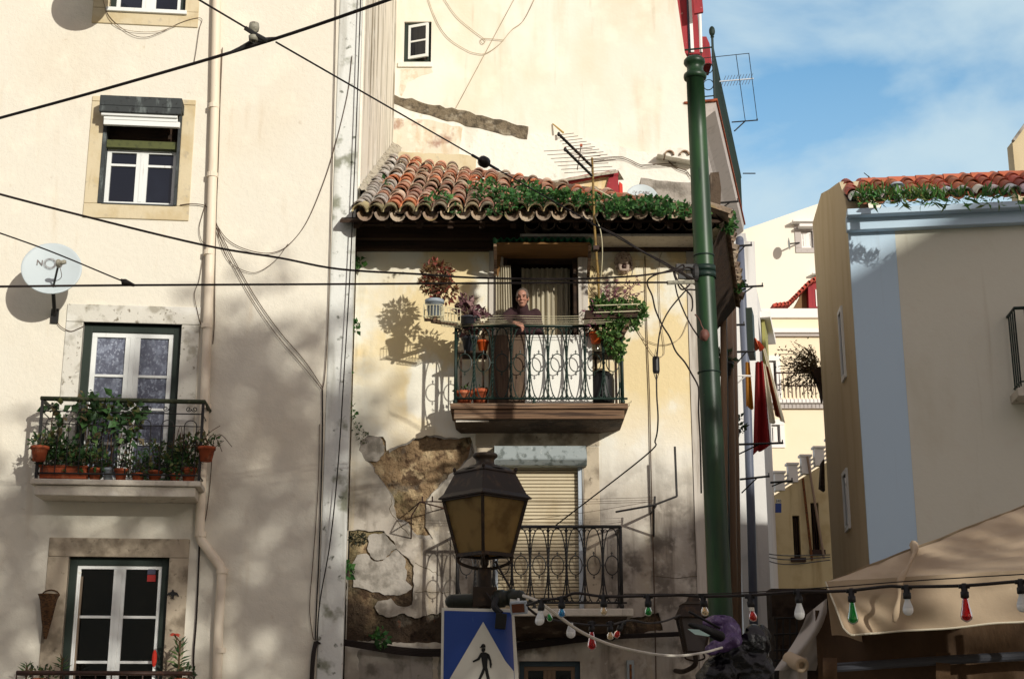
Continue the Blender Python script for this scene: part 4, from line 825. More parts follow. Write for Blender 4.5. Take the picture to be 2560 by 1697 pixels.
A0 = [PM.at(b0[0], b0[2]+z, d) for d, z in poly_]; m.prism(A0, PM.u*(b0[1]-b0[0])); P(m, "shutter_box", BLINDBOX, sh, "grey box over the roller shutter", bevel=.008)
lz1 = PY(1340, 1316, YF).z; lz0 = PY(1340, 1521, YF).z
lr = ornate(H, PY(1143, 1420, YF).x, PY(1553, 1420, YF).x, lz0, lz1, YF, 18.0, BLACKIRON, 9, "lower_balcony_railing", "black iron railing with twisted bars and pointed ovals")
m = MB(); m.box(((bx0+bx1)/2+.0, (YF-.06+18)/2, lz0-.045), (bx1-bx0+.14, 18-YF+.06, .09)); P(m, "lower_balcony_slab", SLAB, H, bevel=.012)
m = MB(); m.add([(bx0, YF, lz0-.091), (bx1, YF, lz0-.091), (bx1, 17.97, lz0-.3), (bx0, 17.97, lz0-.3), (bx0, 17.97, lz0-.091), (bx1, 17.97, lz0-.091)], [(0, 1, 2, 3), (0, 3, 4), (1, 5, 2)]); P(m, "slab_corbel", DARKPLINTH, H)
# ground floor window
gw = casement(PM, H, *gwin, -.1, mat("brown_sash", S(120, 98, 76), .6), DARKGLASS, bars=(.4,), outer=mat("blue_grey_frame", S(60, 76, 84), .6), ow=.06, fw=.05, mull=.05)
q = PM.rect(1566, 1650, 1584, 1697); m = MB(); m.pbox(PM, q[0], q[1], q[2]-.1, q[3], .036, .09); mb_ = P(m, "meter_box", BLINDBOX, H, bevel=.006); m = MB(); m.pbox(PM, q[0]+.03, q[1]-.03, q[2]-.04, q[3]-.05, .088, .094); P(m, "meter_window", RUST, mb_)
# clothes line brackets of the lower floor
def rack(name, label, base, arms, mt=BLACKIRON, r=.014):
    m = MB()
    for pts in arms: m.tube(pts, r, 6)
    return TM(m, name, mt, label, "bracket")
p = lambda x, y, off: PM.pt(x, y, off)
rack("clothesline_bracket", "rusty iron clothes line bracket with two knobs, left of the shuttered window", None, [[p(1028, 1300, .04), p(1028, 1290, .5), p(1050, 1254, .55), p(1078, 1253, .55), p(1105, 1254, .6)], [p(1028, 1345, .04), p(1028, 1290, .5)], [p(1050, 1254, .55), p(1110, 1270, .04)], [p(1050, 1254, .55), p(1022, 1278, .04)], [p(1056, 1252, .55), p(1056, 1240, .55)], [p(1081, 1252, .57), p(1081, 1240, .57)]], BROWNIRON, .009)
rack("clothesline_bracket", "black iron clothes line bracket with a long arm, right of the shuttered window", None, [[p(1540, 1279, .9), p(1635, 1262, .6), p(1692, 1240, .5)], [p(1692, 1240, .5), p(1687, 1116, .5)], [p(1634, 1340, .04), p(1634, 1262, .58)], [p(1636, 1262, .6), p(1637, 1240, .6)], [p(1628, 1282, .04), p(1640, 1262, .6)]])
t = MB()
for (x0_, y0_, x1_, y1_) in ((1110, 1249, 1632, 1243), (1110, 1256, 1634, 1249), (1110, 1262, 1630, 1254), (1300, 1302, 1632, 1252)): t.tube(cat([p(x0_, y0_, .58), p((x0_+x1_)/2, (y0_+y1_)/2+3, .6), p(x1_, y1_, .58)], 6), .0025, 4)
TM(t, "clothesline", BROWNCABLE, "thin slack clothes lines across the shuttered window", "clothesline")
t = MB()
for (y, d) in ((789, .0), (795, .06), (801, .1), (806, .12), (810, .03)): t.tube(cat([PY(1150, y+6, YF-.1), PY(1250, y, YF-.16-d), PY(1390, y+2, YF-.16-d), PY(1500, y-1, YF-.16-d), PY(1590, y-2 if y > 800 else y-4, YF-.14)], 5), .0035, 4)
TM(t, "clothesline", WIRE, "pale clothes lines stretched just above the green upper railing", "clothesline")
# ------------------------------------------------------------------ the woman leaning on the rail
def Q(x, y, Y): return PY(x, y, Y)
W_ = T("person", "elderly woman with tied-back grey hair in a brown jumper leaning on the balcony rail", "person")
hc = Q(1306, 745, 17.40); b = MB()
fwd = V((-.12, -.96, -.22)).normalized(); rt = V((0, 0, 1)).cross(fwd).normalized() * 1; upv = fwd.cross(rt) * 1
if upv.z < 0: upv = -upv
HM = Matrix((rt, fwd, upv)).transposed()
def hd(x, y, z): return hc + rt*x + fwd*y + upv*z
b.ell(hd(0, -.02, .035), (.072, .092, .085), HM, 18, 12); b.ell(hd(0, .015, -.03), (.06, .066, .085), HM, 18, 12); b.ell(hd(0, .04, -.085), (.036, .04, .035), HM)
b.ell(hd(0, .088, -.012), (.013, .02, .022), HM); b.limb([hd(0, .075, .03), hd(0, .098, -.018)], [.009, .013], 8); b.ell(hd(0, .082, -.055), (.024, .012, .007), HM); b.ell(hd(0, .08, -.066), (.021, .012, .007), HM)
for s in (-1, 1): b.ell(hd(s*.074, -.012, -.01), (.012, .022, .034), HM); b.ell(hd(s*.034, .066, -.022), (.022, .018, .018), HM); b.limb([hd(s*.012, .08, .03), hd(s*.048, .068, .03)], [.008, .007], 6)
nk = hd(0, -.035, -.11); ch = Q(1312, 803, 17.56)
b.limb([hd(0, -.02, -.06), nk, ch], [.05, .052, .07])
b.limb([ch, Q(1315, 850, 17.66), Q(1317, 915, 17.72), Q(1318, 1000, 17.74)], [.11, .12, .13, .13], 14)
shl, shr = Q(1279, 783, 17.56), Q(1339, 786, 17.57); el, wr = Q(1249, 809, 17.42), Q(1288, 808, 17.285); er, wrr = Q(1350, 842, 17.5), Q(1325, 856, 17.44)
b.limb([shl, el, wr], [.05, .042, .028]); b.limb([shr, er, wrr], [.05, .042, .03])
# forearm hand hanging over the rail: palm, four bent fingers, thumb
hx = V((.9, -.25, -.36)).normalized(); palm = [wr, wr+hx*.05, wr+hx*.085]; pv = V((.2, -.55, .3)).normalized(); side = hx.cross(pv).normalized(); pv = side.cross(hx)
for k in (-1.4, -.5, .4, 1.3):
    o = side*k*.019; kn = wr+hx*.088+o
    b.limb([wr+hx*.01+o*.5, kn], [.019, .0145], 8)
    L_ = (.03, .036, .034, .026)[int(k+1.6)]; d1 = (hx*.6+V((0, -.1, -.75))).normalized(); d2 = V((.1, .1, -1)).normalized()
    b.limb([kn, kn+d1*L_, kn+d1*L_+d2*L_*.8, kn+d1*L_+d2*L_*1.25+V((-.006, .004, 0))], [.0125, .011, .0095, .008], 8)
tb = wr+hx*.025+side*-.03; b.limb([tb, tb+hx*.035+side*-.02+V((0, -.01, -.012)), tb+hx*.065+side*-.018+V((0, -.008, -.035))], [.014, .012, .009], 8)
for k in range(4): o = V((0, 0, -.018*k+.02)); b.limb([wrr+o, wrr+o+V((-.06, -.03, -.02)), wrr+o+V((-.09, -.0, -.03))], [.014, .012, .009], 7)
b.limb([wrr, wrr+V((-.03, -.02, .03))], [.016, .01], 7)
body = P(bake(b, [("REMESH", dict(mode='VOXEL', voxel_size=.006)), ("SMOOTH", dict(iterations=3, factor=.5))]), "body", SKIN, W_, smooth=True)
m = MB()
for s in (-1, 1): m.ell(hd(s*.03, .0775, .013), (.011, .006, .0045), HM, 10, 6); m.limb([hd(s*.014, .089, .034), hd(s*.034, .085, .039), hd(s*.052, .071, .033)], [.0028, .0032, .0022], 6)
m.limb([hd(-.021, .09, -.064), hd(0, .0945, -.059), hd(.021, .09, -.064)], [.0022, .003, .0022], 6); P(m, "eyes_and_lips", FEATURE, body, smooth=True)
h_ = MB(); h_.ell(hd(0, -.035, .05), (.079, .092, .082), HM, 20, 14); h_.ell(hd(0, -.055, -.01), (.078, .062, .085), HM, 16, 10); h_.ell(hd(0, -.13, .02), (.042, .04, .042), HM)
for s in (-1, 1): h_.ell(hd(s*.064, .005, .03), (.018, .04, .045), HM)
P(bake(h_, [("REMESH", dict(mode='VOXEL', voxel_size=.007)), ("SMOOTH", dict(iterations=2, factor=.5))]), "hair", HAIR, W_, smooth=True)
k_ = MB(); k_.limb([hd(0, -.03, -.1), nk+V((0, .01, -.035)), ch], [.068, .078, .11]); k_.limb([ch, Q(1315, 850, 17.66), Q(1317, 915, 17.72), Q(1318, 1000, 17.74)], [.15, .165, .17, .17], 16); k_.limb([shl, ch, shr], [.075, .12, .075], 14)
k_.limb([shl, el, el.lerp(wr, .8)], [.078, .062, .044]); k_.limb([shr, er, er.lerp(wrr, .85)], [.078, .064, .045])
km = bake(k_, [("REMESH", dict(mode='VOXEL', voxel_size=.011)), ("SMOOTH", dict(iterations=4, factor=.5))])
for i, v in enumerate(km.v): km.v[i] = v + noise.noise_vector(v*V((14, 14, 9)).x)*.006
P(km, "jumper", KNIT, W_, smooth=True)

# ------------------------------------------------------------------ things on and round the upper balcony
REDS = [(.18, .05, .03), (.25, .06, .04), (.12, .07, .03), (.2, .11, .04), (.1, .06, .025)]
PURP = [(.12, .05, .06), (.2, .1, .11), (.08, .03, .04), (.3, .18, .17)]
def basket(name, label, x0, x1, y0, y1, z0, z1, mt, slope=0):
    m = MB()
    for z in (z0, z1): m.tube([(x0, y0, z), (x1, y0, z+slope), (x1, y1, z+slope), (x0, y1, z)], .006, 5, closed=True)
    n_ = int((x1-x0)/.035)
    for k in range(n_+1):
        x = x0+(x1-x0)*k/n_; dz = slope*k/n_; m.tube([(x, y0, z1+dz), (x, y0, z0+dz), (x, y1, z0+dz), (x, y1, z1+dz)], .0035, 4)
    for k in range(5): y = y0+(y1-y0)*k/4; m.tube([(x0, y, z1), (x0, y, z0), (x1, y, z0+slope), (x1, y, z1+slope)], .0035, 4)
    return TM(m, name, mt, label, "basket", "wire baskets fixed outside the upper balcony")
c0, c1 = Q(1060, 795, 17.1), Q(1108, 767, 17.1); basket("wire_basket", "cream wire basket with the grey pot, at the far left of the upper balcony", c0.x, c1.x, 17.0, 17.24, c0.z, c1.z, WIRE)
c0, c1 = Q(1103, 806, 17.1), Q(1152, 772, 17.1); basket("wire_basket", "cream wire basket between the grey pot and the green railing", c0.x, c1.x, 17.0, 17.26, c0.z, c1.z, WIRE, -.03)
plant("potted_plant", "red and green coleus in a pale grey pot left of the upper balcony", Q(1086, 792, 17.12), .115, .215, GREYPOT, [(.03, 0, .34, .2, .17, .17, 420), (-.06, 0, .2, .12, .1, .1, 90), (.15, -.02, .14, .12, .1, .16, 170), (.02, 0, .06, .06, .05, .1, 40)], .065, REDS, cat_="potted plant", ratio=.45, up=-.2, stems=6)
plant("potted_plant", "maroon plant with creamy leaf edges behind the green railing corner", Q(1172, 812, 17.16), .13, .09, DARKPOT, [(.0, 0, .1, .16, .12, .1, 120), (-.02, 0, .2, .1, .08, .1, 50), (.1, 0, .02, .1, .1, .05, 40)], .085, PURP, ratio=.55, up=.2)
m = MB(); m.bar(Q(1080, 802, 17.12), Q(1142, 812, 17.5), .05, .05); m.bar(Q(1090, 790, 17.05), Q(1084, 806, 17.05), .04, .03); m.bar(Q(1142, 812, 17.1), Q(1062, 798, 17.1), .03, .03); TM(m, "wooden_bracket", OLDWOOD, "old wooden arm carrying the left wire baskets", "bracket", bevel=.004)
shz = Q(1200, 881, 17.5).z; m = MB(); xa, xb = Q(1145, 880, 17.5).x, Q(1216, 880, 17.5).x; m.box(((xa+xb)/2, 17.58, shz-.012), (xb-xa, .34, .025)); m.bar((xa+.04, 17.45, shz-.02), (xa+.04, 17.45, bz0), .03); m.bar((xb-.04, 17.45, shz-.02), (xb-.04, 17.45, bz0), .03); sf = TM(m, "plant_shelf", DARKWOOD, "dark wooden shelf inside the left end of the upper balcony", "shelf")
plant("potted_plant", "dark grey pot with trailing maroon leaves on the left shelf", (Q(1174, 880, 17.5).x, 17.5, shz+.001), .1, .2, DARKPOT, [(-.03, 0, .05, .14, .1, .08, 60)], .08, PURP)
plant("potted_plant", "small orange pot with red leaves at the right of the left shelf", (Q(1207, 880, 17.46).x, 17.47, shz+.001), .075, .14, ORANGEPOT, [(.0, 0, .13, .1, .08, .1, 70)], .065, REDS)
plant("potted_plant", "orange clay pot with a seedling, left one of the pair on the balcony floor", (Q(1160, 1005, 17.45).x, 17.45, bz0+.001), .12, .19, TERRA, [(.0, 0, .03, .1, .08, .05, 22)], .06)
plant("potted_plant", "taller orange clay pot next to the brown board on the balcony floor", (Q(1201, 1005, 17.47).x, 17.47, bz0+.001), .115, .22, TERRA, [(.0, 0, .02, .06, .05, .04, 8)], .05)
# right flower box
u0, u1 = Q(1462, 815, 17.2).x, Q(1590, 815, 17.2).x; zf = Q(1530, 812, 17.2).z
t = T("flower_box", "wire flower box overflowing with green and purple plants right of the upper balcony", "planter")
m = MB(); m.add([(u0, 17.02, zf+.03), (u1, 17.02, zf+.05), (u1+.03, 17.02, zf+.16), (u0, 17.02, zf+.14), (u0, 17.36, zf+.03), (u1, 17.36, zf+.05), (u1+.03, 17.36, zf+.16), (u0, 17.36, zf+.14)], [(0, 1, 2, 3), (4, 5, 6, 7), (0, 1, 5, 4), (1, 2, 6, 5), (0, 3, 7, 4)]); P(m, "box", DARKWOOD, t)
m = MB(); m.bar((u1+.02, 17.1, zf+.2), (u1-.17, 17.1, zf-.14), .05, .05); m.bar((u1-.17, 17.1, zf-.14), (u1-.17, 17.9, zf-.14), .04); P(m, "wooden_arm", OLDWOOD, t)
m = MB()
for zz in (zf+.1, zf+.19): m.tube([(u0+.1, 16.99, zz), (u1+.03, 16.99, zz+.02), (u1+.03, 17.36, zz+.02)], .006, 5)
P(m, "wire_guard", WIRE, t)
m = MB(); GG = [(.06, .14, .03), (.09, .18, .04), (.05, .11, .03), (.12, .2, .05)]
for (x, y, rx, rz, n, s) in ((1508, 776, .18, .15, 320, .055), (1545, 782, .17, .17, 620, .045), (1580, 776, .14, .16, 420, .045), (1602, 784, .08, .12, 110, .05), (1560, 812, .2, .07, 260, .045), (1500, 760, .1, .08, 120, .06), (1545, 800, .14, .1, 240, .04), (1530, 850, .1, .16, 130, .06), (1545, 880, .06, .1, 60, .06), (1515, 830, .08, .1, 60, .06), (1558, 862, .05, .07, 34, .06)): m.foliage(Q(x, y, 17.12), (rx, .12, rz), n, s, GG, .4 if s < .045 else .7, -.4 if y > 800 else .2)
P(m, "green_foliage", LEAF, t)
m = MB(); sm_ = MB()
for (x, y, rx, rz, n) in ((1478, 790, .09, .1, 40), (1466, 800, .06, .07, 24), (1490, 770, .07, .06, 20)): m.foliage(Q(x, y, 17.1), (rx, .1, rz), n, .075, [(.16, .05, .08), (.24, .1, .13), (.1, .04, .06)], .35)
for k in range(26):
    a_ = Q(1530+rnd.uniform(-30, 50), 762, 17.12); b_ = Q(1540+rnd.uniform(-50, 70), 690+rnd.uniform(0, 55), 17.12+rnd.uniform(-.1, .15)); pth = cat([a_, (a_+b_)/2+V((rnd.uniform(-.05, .05), 0, .03)), b_], 4); sm_.tube(pth, .003, 4)
    for q in pth[3:]: s = rnd.choice([(.2, .08, .1), (.28, .13, .16), (.13, .05, .06)]); m.tint = s; m.leaf(q, V((rnd.uniform(-1, 1), rnd.uniform(-1, 1), rnd.uniform(-.6, .6))), rnd.uniform(.04, .075), .02)
P(m, "purple_foliage", LEAF, t); P(sm_, "stem", mat("purple_stem", S(120, 70, 76), .8), t)
shz2 = Q(1520, 884, 17.5).z; xa, xb = Q(1484, 884, 17.5).x, Q(1546, 884, 17.5).x
m = MB(); m.box(((xa+xb)/2, 17.56, shz2-.012), (xb-xa, .34, .025)); m.bar((xa+.03, 17.6, shz2-.02), (xa+.03, 17.6, bz0), .03); m.bar((xb-.03, 17.6, shz2-.02), (xb-.03, 17.6, bz0), .03); TM(m, "plant_shelf", DARKWOOD, "dark wooden shelf inside the right end of the upper balcony", "shelf")
m = pot_bm((Q(1526, 883, 17.5).x, 17.5, shz2+.001), .13, .24, 20, False); TM(m, "slatted_tub", WOODPOT, "brown slatted wooden tub on the right shelf", "tub", smooth=True)
c_ = V((Q(1489+3, 883, 17.44).x, 17.44, shz2+.001)); t = T("jar", "small pale glass jar with lid at the left of the right shelf", "jar"); m = MB(); m.lathe([(0, 0), (.045, 0), (.048, .02), (.048, .11), (.036, .13), (0, .13)], c_, k=14, cap=False); P(m, "glass_body", mat("jar_glass", S(200, 190, 160), .15, spec=.6), t, smooth=True); m = MB(); m.lathe([(0, .13), (.04, .13), (.04, .155), (0, .155)], c_, k=14, cap=False); P(m, "lid", BROWNIRON, t)
plant("potted_plant", "orange pot with reddish leaves hanging under the flower box", Q(1490, 858, 17.3), .085, .13, ORANGEPOT, [(0, 0, .02, .1, .08, .08, 50)], .06, REDS)
c_ = (Q(1504, 1006, 17.5).x, 17.5, bz0+.001); m = MB(); m.lathe([(0, 0), (.15, 0), (.165, .1), (.165, .36), (.15, .42), (.1, .46), (.03, .475), (0, .475)], c_, k=20, cap=False); TM(m, "black_container", BLACKPLASTIC, "black domed plastic container at the right end of the upper balcony", "container", smooth=True)
# lion mask
c_ = PM.pt(1559, 655, .1); b = MB(); s = 1.0
b.ell(c_+V((0, .06, 0)), (.1, .05, .135)); b.ell(c_+V((0, .0, .03)), (.075, .06, .08)); b.ell(c_+V((0, -.05, -.005)), (.04, .04, .035)); b.limb([c_+V((0, -.045, .06)), c_+V((0, -.085, .0))], [.016, .02], 8)
for sg in (-1, 1):
    b.ell(c_+V((sg*.028, -.055, -.02)), (.03, .03, .022)); b.ell(c_+V((sg*.075, .0, .09)), (.025, .02, .03)); b.ell(c_+V((sg*.04, -.04, .055)), (.022, .014, .012)); b.limb([c_+V((sg*.05, -.02, -.05)), c_+V((sg*.045, -.02, -.11))], [.03, .025], 8)
for k in range(16): a_ = 2*math.pi*k/16; b.ell(c_+V((.1*math.cos(a_), .03, .13*math.sin(a_))), (.028, .03, .03))
b.ell(c_+V((0, -.02, -.12)), (.05, .03, .022))
t = T("lion_mask", "terracotta-grey lion head mask on the yellow wall beside the antenna mast", "wall ornament"); P(bake(b, [("REMESH", dict(mode='VOXEL', voxel_size=.008)), ("SMOOTH", dict(iterations=1, factor=.4))]), "head", MASK, t, smooth=True)
m = MB(); m.ell(c_+V((0, -.035, -.075)), (.032, .03, .026)); P(m, "open_mouth", FEATURE, t, smooth=True)
m = MB()
for sg in (-1, 1): m.ell(c_+V((sg*.03, -.058, .035)), (.01, .006, .006)); 
m.tube(cat([c_+V((.08, -.02, .0)), c_+V((.11, -.03, -.12)), c_+V((.1, -.03, -.2))]), .006, 5); P(m, "eyes_and_cord", FEATURE, t)

# ------------------------------------------------------------------ antenna
t = T("television_antenna", "yellowed mast with two black antenna booms standing in front of the tiled roof", "antenna")
mast = [Q(1480, 395, 16.8), Q(1482, 440, 16.8), Q(1486, 560, 16.82), Q(1490, 622, 16.84), Q(1496, 700, 16.95), Q(1498, 800, 17.2)]
m = MB(); m.tube(mast, .015, 8); P(m, "mast", mat("yellowed_pole", S(140, 114, 60), .7, layers=[(20, S(90, 62, 40), .5, .66, .7)]), t, smooth=True)
for i, (a_, b_, n_, w0, w1) in enumerate(((Q(1397, 336, 15.9), Q(1479, 416, 16.75), 11, .16, .34), (Q(1413, 374, 15.9), Q(1480, 440, 16.75), 7, .3, .34))):
    m = MB(); m.bar(a_, b_, .028, .02); m.ell(a_, (.02, .02, .03)); bo = P(m, "boom", BLACKIRON, t)
    m = MB(); dd = V((.98, .0, .12)) if i == 0 else V((.98, .2, .14))
    for k in range(n_): q = a_.lerp(b_, k/n_*.95+.02); w__ = w0+(w1-w0)*k/n_; m.tube([q-dd*w__*(.35 if i == 0 else .9), q+dd*w__*1.1], .004, 5)
    P(m, "antenna_rod", BROWNCABLE, bo)
m = MB(); p_ = Q(1453, 364, 16.4); m.box(p_, (.03, .03, .03)); m.box(Q(1413, 372, 15.9), (.02, .02, .035)); P(m, "end_cap", mat("orange_cap", S(196, 96, 62), .6), t)
m = MB(); m.tube([p_, Q(1443, 425, 16.4)], .006, 5); m.box(mast[3]+V((0, -.03, 0)), (.07, .06, .05)); P(m, "clamp", BROWNIRON, t)
m = MB(); m.tube(cat([Q(1486, 470, 16.7), Q(1540, 500, 16.75), Q(1582, 528, 16.9)]), .006, 5); m.tube(cat([Q(1487, 540, 16.8), Q(1502, 580, 16.8), Q(1506, 640, 16.9), Q(1500, 720, 17.1)]), .006, 5); P(m, "antenna_cable", WIRE, t)
# ------------------------------------------------------------------ weeds on the roof and in the wall joint
m = MB(); WG = [(.035, .12, .03), (.05, .15, .035), (.03, .09, .025), (.07, .17, .04)]
def roofpt(px, py):
    if px > 1500: py = min(py+14, 540)
    return roofP.pt(px, py, .12)
for (x, y, rx, rz, n) in ((1097, 506, .16, .08, 60), (1110, 500, .14, .07, 60), (1185, 480, .1, .1, 50), (1195, 500, .1, .08, 40), (1225, 478, .14, .14, 110), (1240, 500, .26, .12, 220), (1275, 498, .22, .1, 170), (1300, 515, .3, .13, 260), (1325, 490, .16, .16, 140), (1350, 505, .24, .15, 240), (1385, 510, .26, .14, 260), (1420, 508, .24, .12, 230), (1455, 512, .25, .1, 220), (1500, 520, .3, .09, 220), (1540, 515, .26, .1, 220), (1580, 508, .22, .1, 160), (1620, 505, .2, .13, 190), (1650, 510, .22, .12, 190), (1690, 518, .24, .1, 190), (1730, 525, .2, .08, 120), (1232, 545, .1, .05, 40), (1265, 555, .08, .05, 30), (1140, 530, .06, .05, 20), (1070, 515, .05, .06, 16), (968, 470, .06, .08, 30), (1300, 470, .1, .08, 40)):
    p_ = roofpt(x, min(y, 531)); rz = rz*.75 if x > 1500 else rz; m.foliage(p_+V((0, -.05, .0+rz*.3)), (rx, .24, rz*.65), int(n*.62), .055, WG, .85, .5)
TM(m, "roof_weeds", LEAF, None, None, kind="stuff")
for lab, x, y, d, rr_, n in (("small ivy tuft in the wall joint level with the upper balcony rail", 884, 815, .1, .09, 34), ("ivy tuft in the wall joint below balcony height", 872, 1030, .1, .12, 44), ("dry weed high in the wall joint under the eave", 893, 655, .06, .09, 60), ("thin weed in the wall joint beside the board level", 868, 922, .06, .07, 22), ("dark weed low in the wall joint beside the grey plaster", 866, 1425, .06, .09, 60), ("weed tuft on the bare stone just above the cable bundle", 950, 1597, .06, .13, 70), ("creeper clump on the alley end of the eave", 1818, 555, 0, .14, 150), ("creeper tuft lower on the alley eave", 1845, 712, 0, .12, 80)):
    m = MB(); p_ = Q(x, y, 17.8) if d else (Q(x, y, 17.2) if y < 600 else Q(x, y, 20.0)); m.foliage(p_, (rr_*.8, .06, rr_), n, .06, WG, .85, .1); TM(m, "wall_weed", LEAF, lab, "weed", "weeds rooted in walls and eaves")
m = MB(); m.foliage(PM.pt(893, 1075, .05), (.05, .03, .1), 30, .03, WG); m.foliage(PM.pt(905, 1090, .05), (.08, .02, .1), 60, .025, [(.06, .09, .03), (.08, .1, .04)]); TM(m, "moss_patch", LEAF, "dark moss on the plaster island at the top left of the bare stone", "moss")

# ------------------------------------------------------------------ tall building behind
BB = T("back_building", "tall cream rendered building with a red attic and corner balcony, rising behind the old house", "building")
wA = PB.rect(1010, 55, 1078, 157)
m = MB(); top = [PB.uz(1712, 132), PB.uz(1690, -20)]
m.wall(PB, [(-2.3, 7), (3.32, 7), (3.32, PB.uz(1718, 200)[1]), top[0], top[1], (top[1][0]-.15, 17), (-2.3, 17)], [hole(wA)], 0, -.35); P(m, "wall", BACKWALL, BB)
m = MB(); m.wall(PB, PP and rough(PB.poly([(945, 250), (992, 250), (1320, 335), (1400, 345), (1560, 372), (1700, 408), (1725, 410), (1725, 520), (945, 520)], 0), .03, .12, 21), (), .07, .0); P(m, "pale_lower_coat", PATCH, BB, "paler patched render below the old roof line")
m = MB(); m.wall(PB, rough(PB.poly([(986, 244), (1030, 252), (1085, 270), (1130, 276), (1190, 292), (1250, 305), (1322, 322), (1318, 350), (1262, 342), (1200, 326), (1150, 312), (1090, 300), (1040, 284), (984, 262)]), .03, .1, 22), (), .085, .0); P(m, "broken_roof_scar", SCAR, BB, "dark broken mortar line of a vanished roof")
m = MB(); m.wall(PB, rough(PB.poly([(978, 300), (1060, 302), (1158, 322), (1150, 372), (1148, 392), (978, 384)]), .02, .1, 23), (), .075, .0); P(m, "stained_patch", PINKSTAIN, BB, "pinkish stained patch of render")
m = MB(); m.wall(PB, rough(PB.poly([(972, 384), (1148, 392), (1190, 398), (1190, 430), (972, 430)]), .02, .1, 24), (), .1, .0); P(m, "mortar_ledge", STONE, BB)
m = MB(); m.wall(PB, rough(PB.poly([(1002, 176), (1080, 168), (1082, 182), (1045, 192), (1020, 205), (1005, 240), (998, 236)]), .02, .08, 26), (), .004, -.02); P(m, "damp_stain", PINKSTAIN, BB)
win = casement(PB, BB, wA[0]+.0, wA[1], wA[2], wA[3], -.08, GREENWOOD, ROOM, cols=1, bars=(), fw=.07)
o_ = MB(); pa = PB.at(wA[0]+.08, wA[2]+.09, -.06); ux_ = V((.83, -.3, 0)).normalized(); Hh = (wA[3]-wA[2])*.82; Ww = (wA[1]-wA[0])*.78
pls = Plane(pa, u=ux_)
for a_ in ((0, .04, 0, Hh), (Ww-.04, Ww, 0, Hh), (.04, Ww-.04, 0, .05), (.04, Ww-.04, Hh-.05, Hh), (.04, Ww-.04, Hh*.5-.015, Hh*.5+.015)): o_.pbox(pls, *a_, -.02, .02)
sa = P(o_, "open_sash", WHITEWOOD, win, "white sash standing ajar"); o_ = MB(); o_.pbox(pls, .035, Ww-.035, .04, Hh-.04, -.005, .003); P(o_, "pane", GLASS, win)
m = MB(); m.pbox(PB, wA[0]-.1, wA[1]+.03, wA[2]-.1, wA[2]-.002, -.1, .04); P(m, "window_sill", PATCH, BB, bevel=.01)
m = MB(); m.box((.45, 26.5, 11), (5.3, 5.6, 12)); P(m, "core", ROOM, BB)
# cracks and stray wires on the wall
for lab, pts, r_ in (("long looping wire hanging across the top of the tall cream wall", [(1064, -20), (1090, 50), (1120, 95), (1165, 125), (1190, 134), (1215, 134), (1250, 110), (1280, 75), (1310, 50), (1345, -20)], .006), ("short wire with a loop at its end on the tall cream wall", [(1105, -10), (1140, 40), (1180, 75), (1208, 96), (1213, 104), (1207, 110), (1202, 104), (1209, 97), (1260, 101)], .006), ("straight faint wire slanting down the tall cream wall", [(1290, -10), (1215, 130), (1140, 270)], .005)):
    m = MB(); m.tube(cat([PB.pt(x, y, .03) for x, y in pts], 5), r_, 5); TM(m, "wall_wire", THINCABLE, lab, "wire")
m = MB(); m.tube([PB.pt(1382, 310, .02), PB.pt(1408, 332, .25)], [.012, .02], 8); TM(m, "drain_spout", mat("ochre_metal", S(186, 158, 96), .7), "small ochre spout sticking out of the cream wall above the antenna", "spout")
# alley face of it, cornice, terrace
al = V((.2287, .9735, 0)); aln = V((al.y, -al.x, 0)); K0 = V((3.08, 23.32, 0)); PA2 = Plane(K0, u=al, n=aln)
m = MB(); m.wall(PA2, [(0, 0), (6.9, 0), (6.9, 11.4), (0, 11.4)], (), 0, -.3); P(m, "alley_wall", ALLEYWHITE, BB, "pale wall facing the alley")
m = MB()
def sweep(m, prof, p0, p1, n_):                                 # prof (offset, z)
    k = len(prof); vs = [V((0, 0, z))+p+n_*o for p in (p0, p1) for o, z in prof]; m.add(vs, [(j, (j+1) % k, k+(j+1) % k, k+j) for j in range(k)]+[tuple(range(k)), tuple(range(k, 2*k))])
sweep(m, [(-.1, 11.35), (.06, 11.35), (.1, 11.55), (.2, 11.62), (.24, 11.78), (.3, 11.84), (.52, 12.0), (.54, 12.16), (-.1, 12.16)], K0, K0+al*6.6, aln); P(m, "cornice", GREYTRIM, BB, "deep stone cornice under the terrace")
m = MB(); sweep(m, [(-.02, 12.163), (.57, 12.163), (.57, 12.2), (-.02, 12.2)], K0-al*.05, K0+al*6.65, aln); P(m, "terrace_edge", TERRA, BB)
tr = MB(); E0 = K0+aln*.52+V((0, 0, 12.2)); E1 = E0+al*6.5; up_ = V((0, 0, 1)); tr.tube([E0-aln*.7+up_*1.02, E0+up_*1.02, E1+up_*1.02], .018, 6); tr.tube([E0-aln*.7+up_*.08, E0+up_*.08, E1+up_*.08], .014, 6); tr.tube([E0, E0+up_*1.2], .022, 6); tr.ell(E0+up_*1.33, (.055, .055, .1)); tr.ell(E0+up_*1.22, (.035, .035, .02))
rl = P(tr, "terrace_railing", GREENIRON, BB, "dark iron terrace railing with a round finial")
m = MB()
for k in range(64): q = E0+al*(.1+6.4*k/64); m.tube([q+up_*.08, q+up_*1.02], .009, 4)
P(m, "railing_bars", GREENIRON, rl, kind=None); m = MB()
for k in range(3):
    q = E0-aln*(.1+.22*k)
    for zz in (.3, .62): m.tube([q+aln*.09*math.cos(a_)+up_*(zz+.1*math.sin(a_)) for a_ in [2*math.pi*j/14 for j in range(14)]], .009, 4, closed=True)
    m.tube([q+aln*.11+up_*.08, q+aln*.11+up_*1.02], .009, 4)
P(m, "ring_panel", GREENIRON, rl)
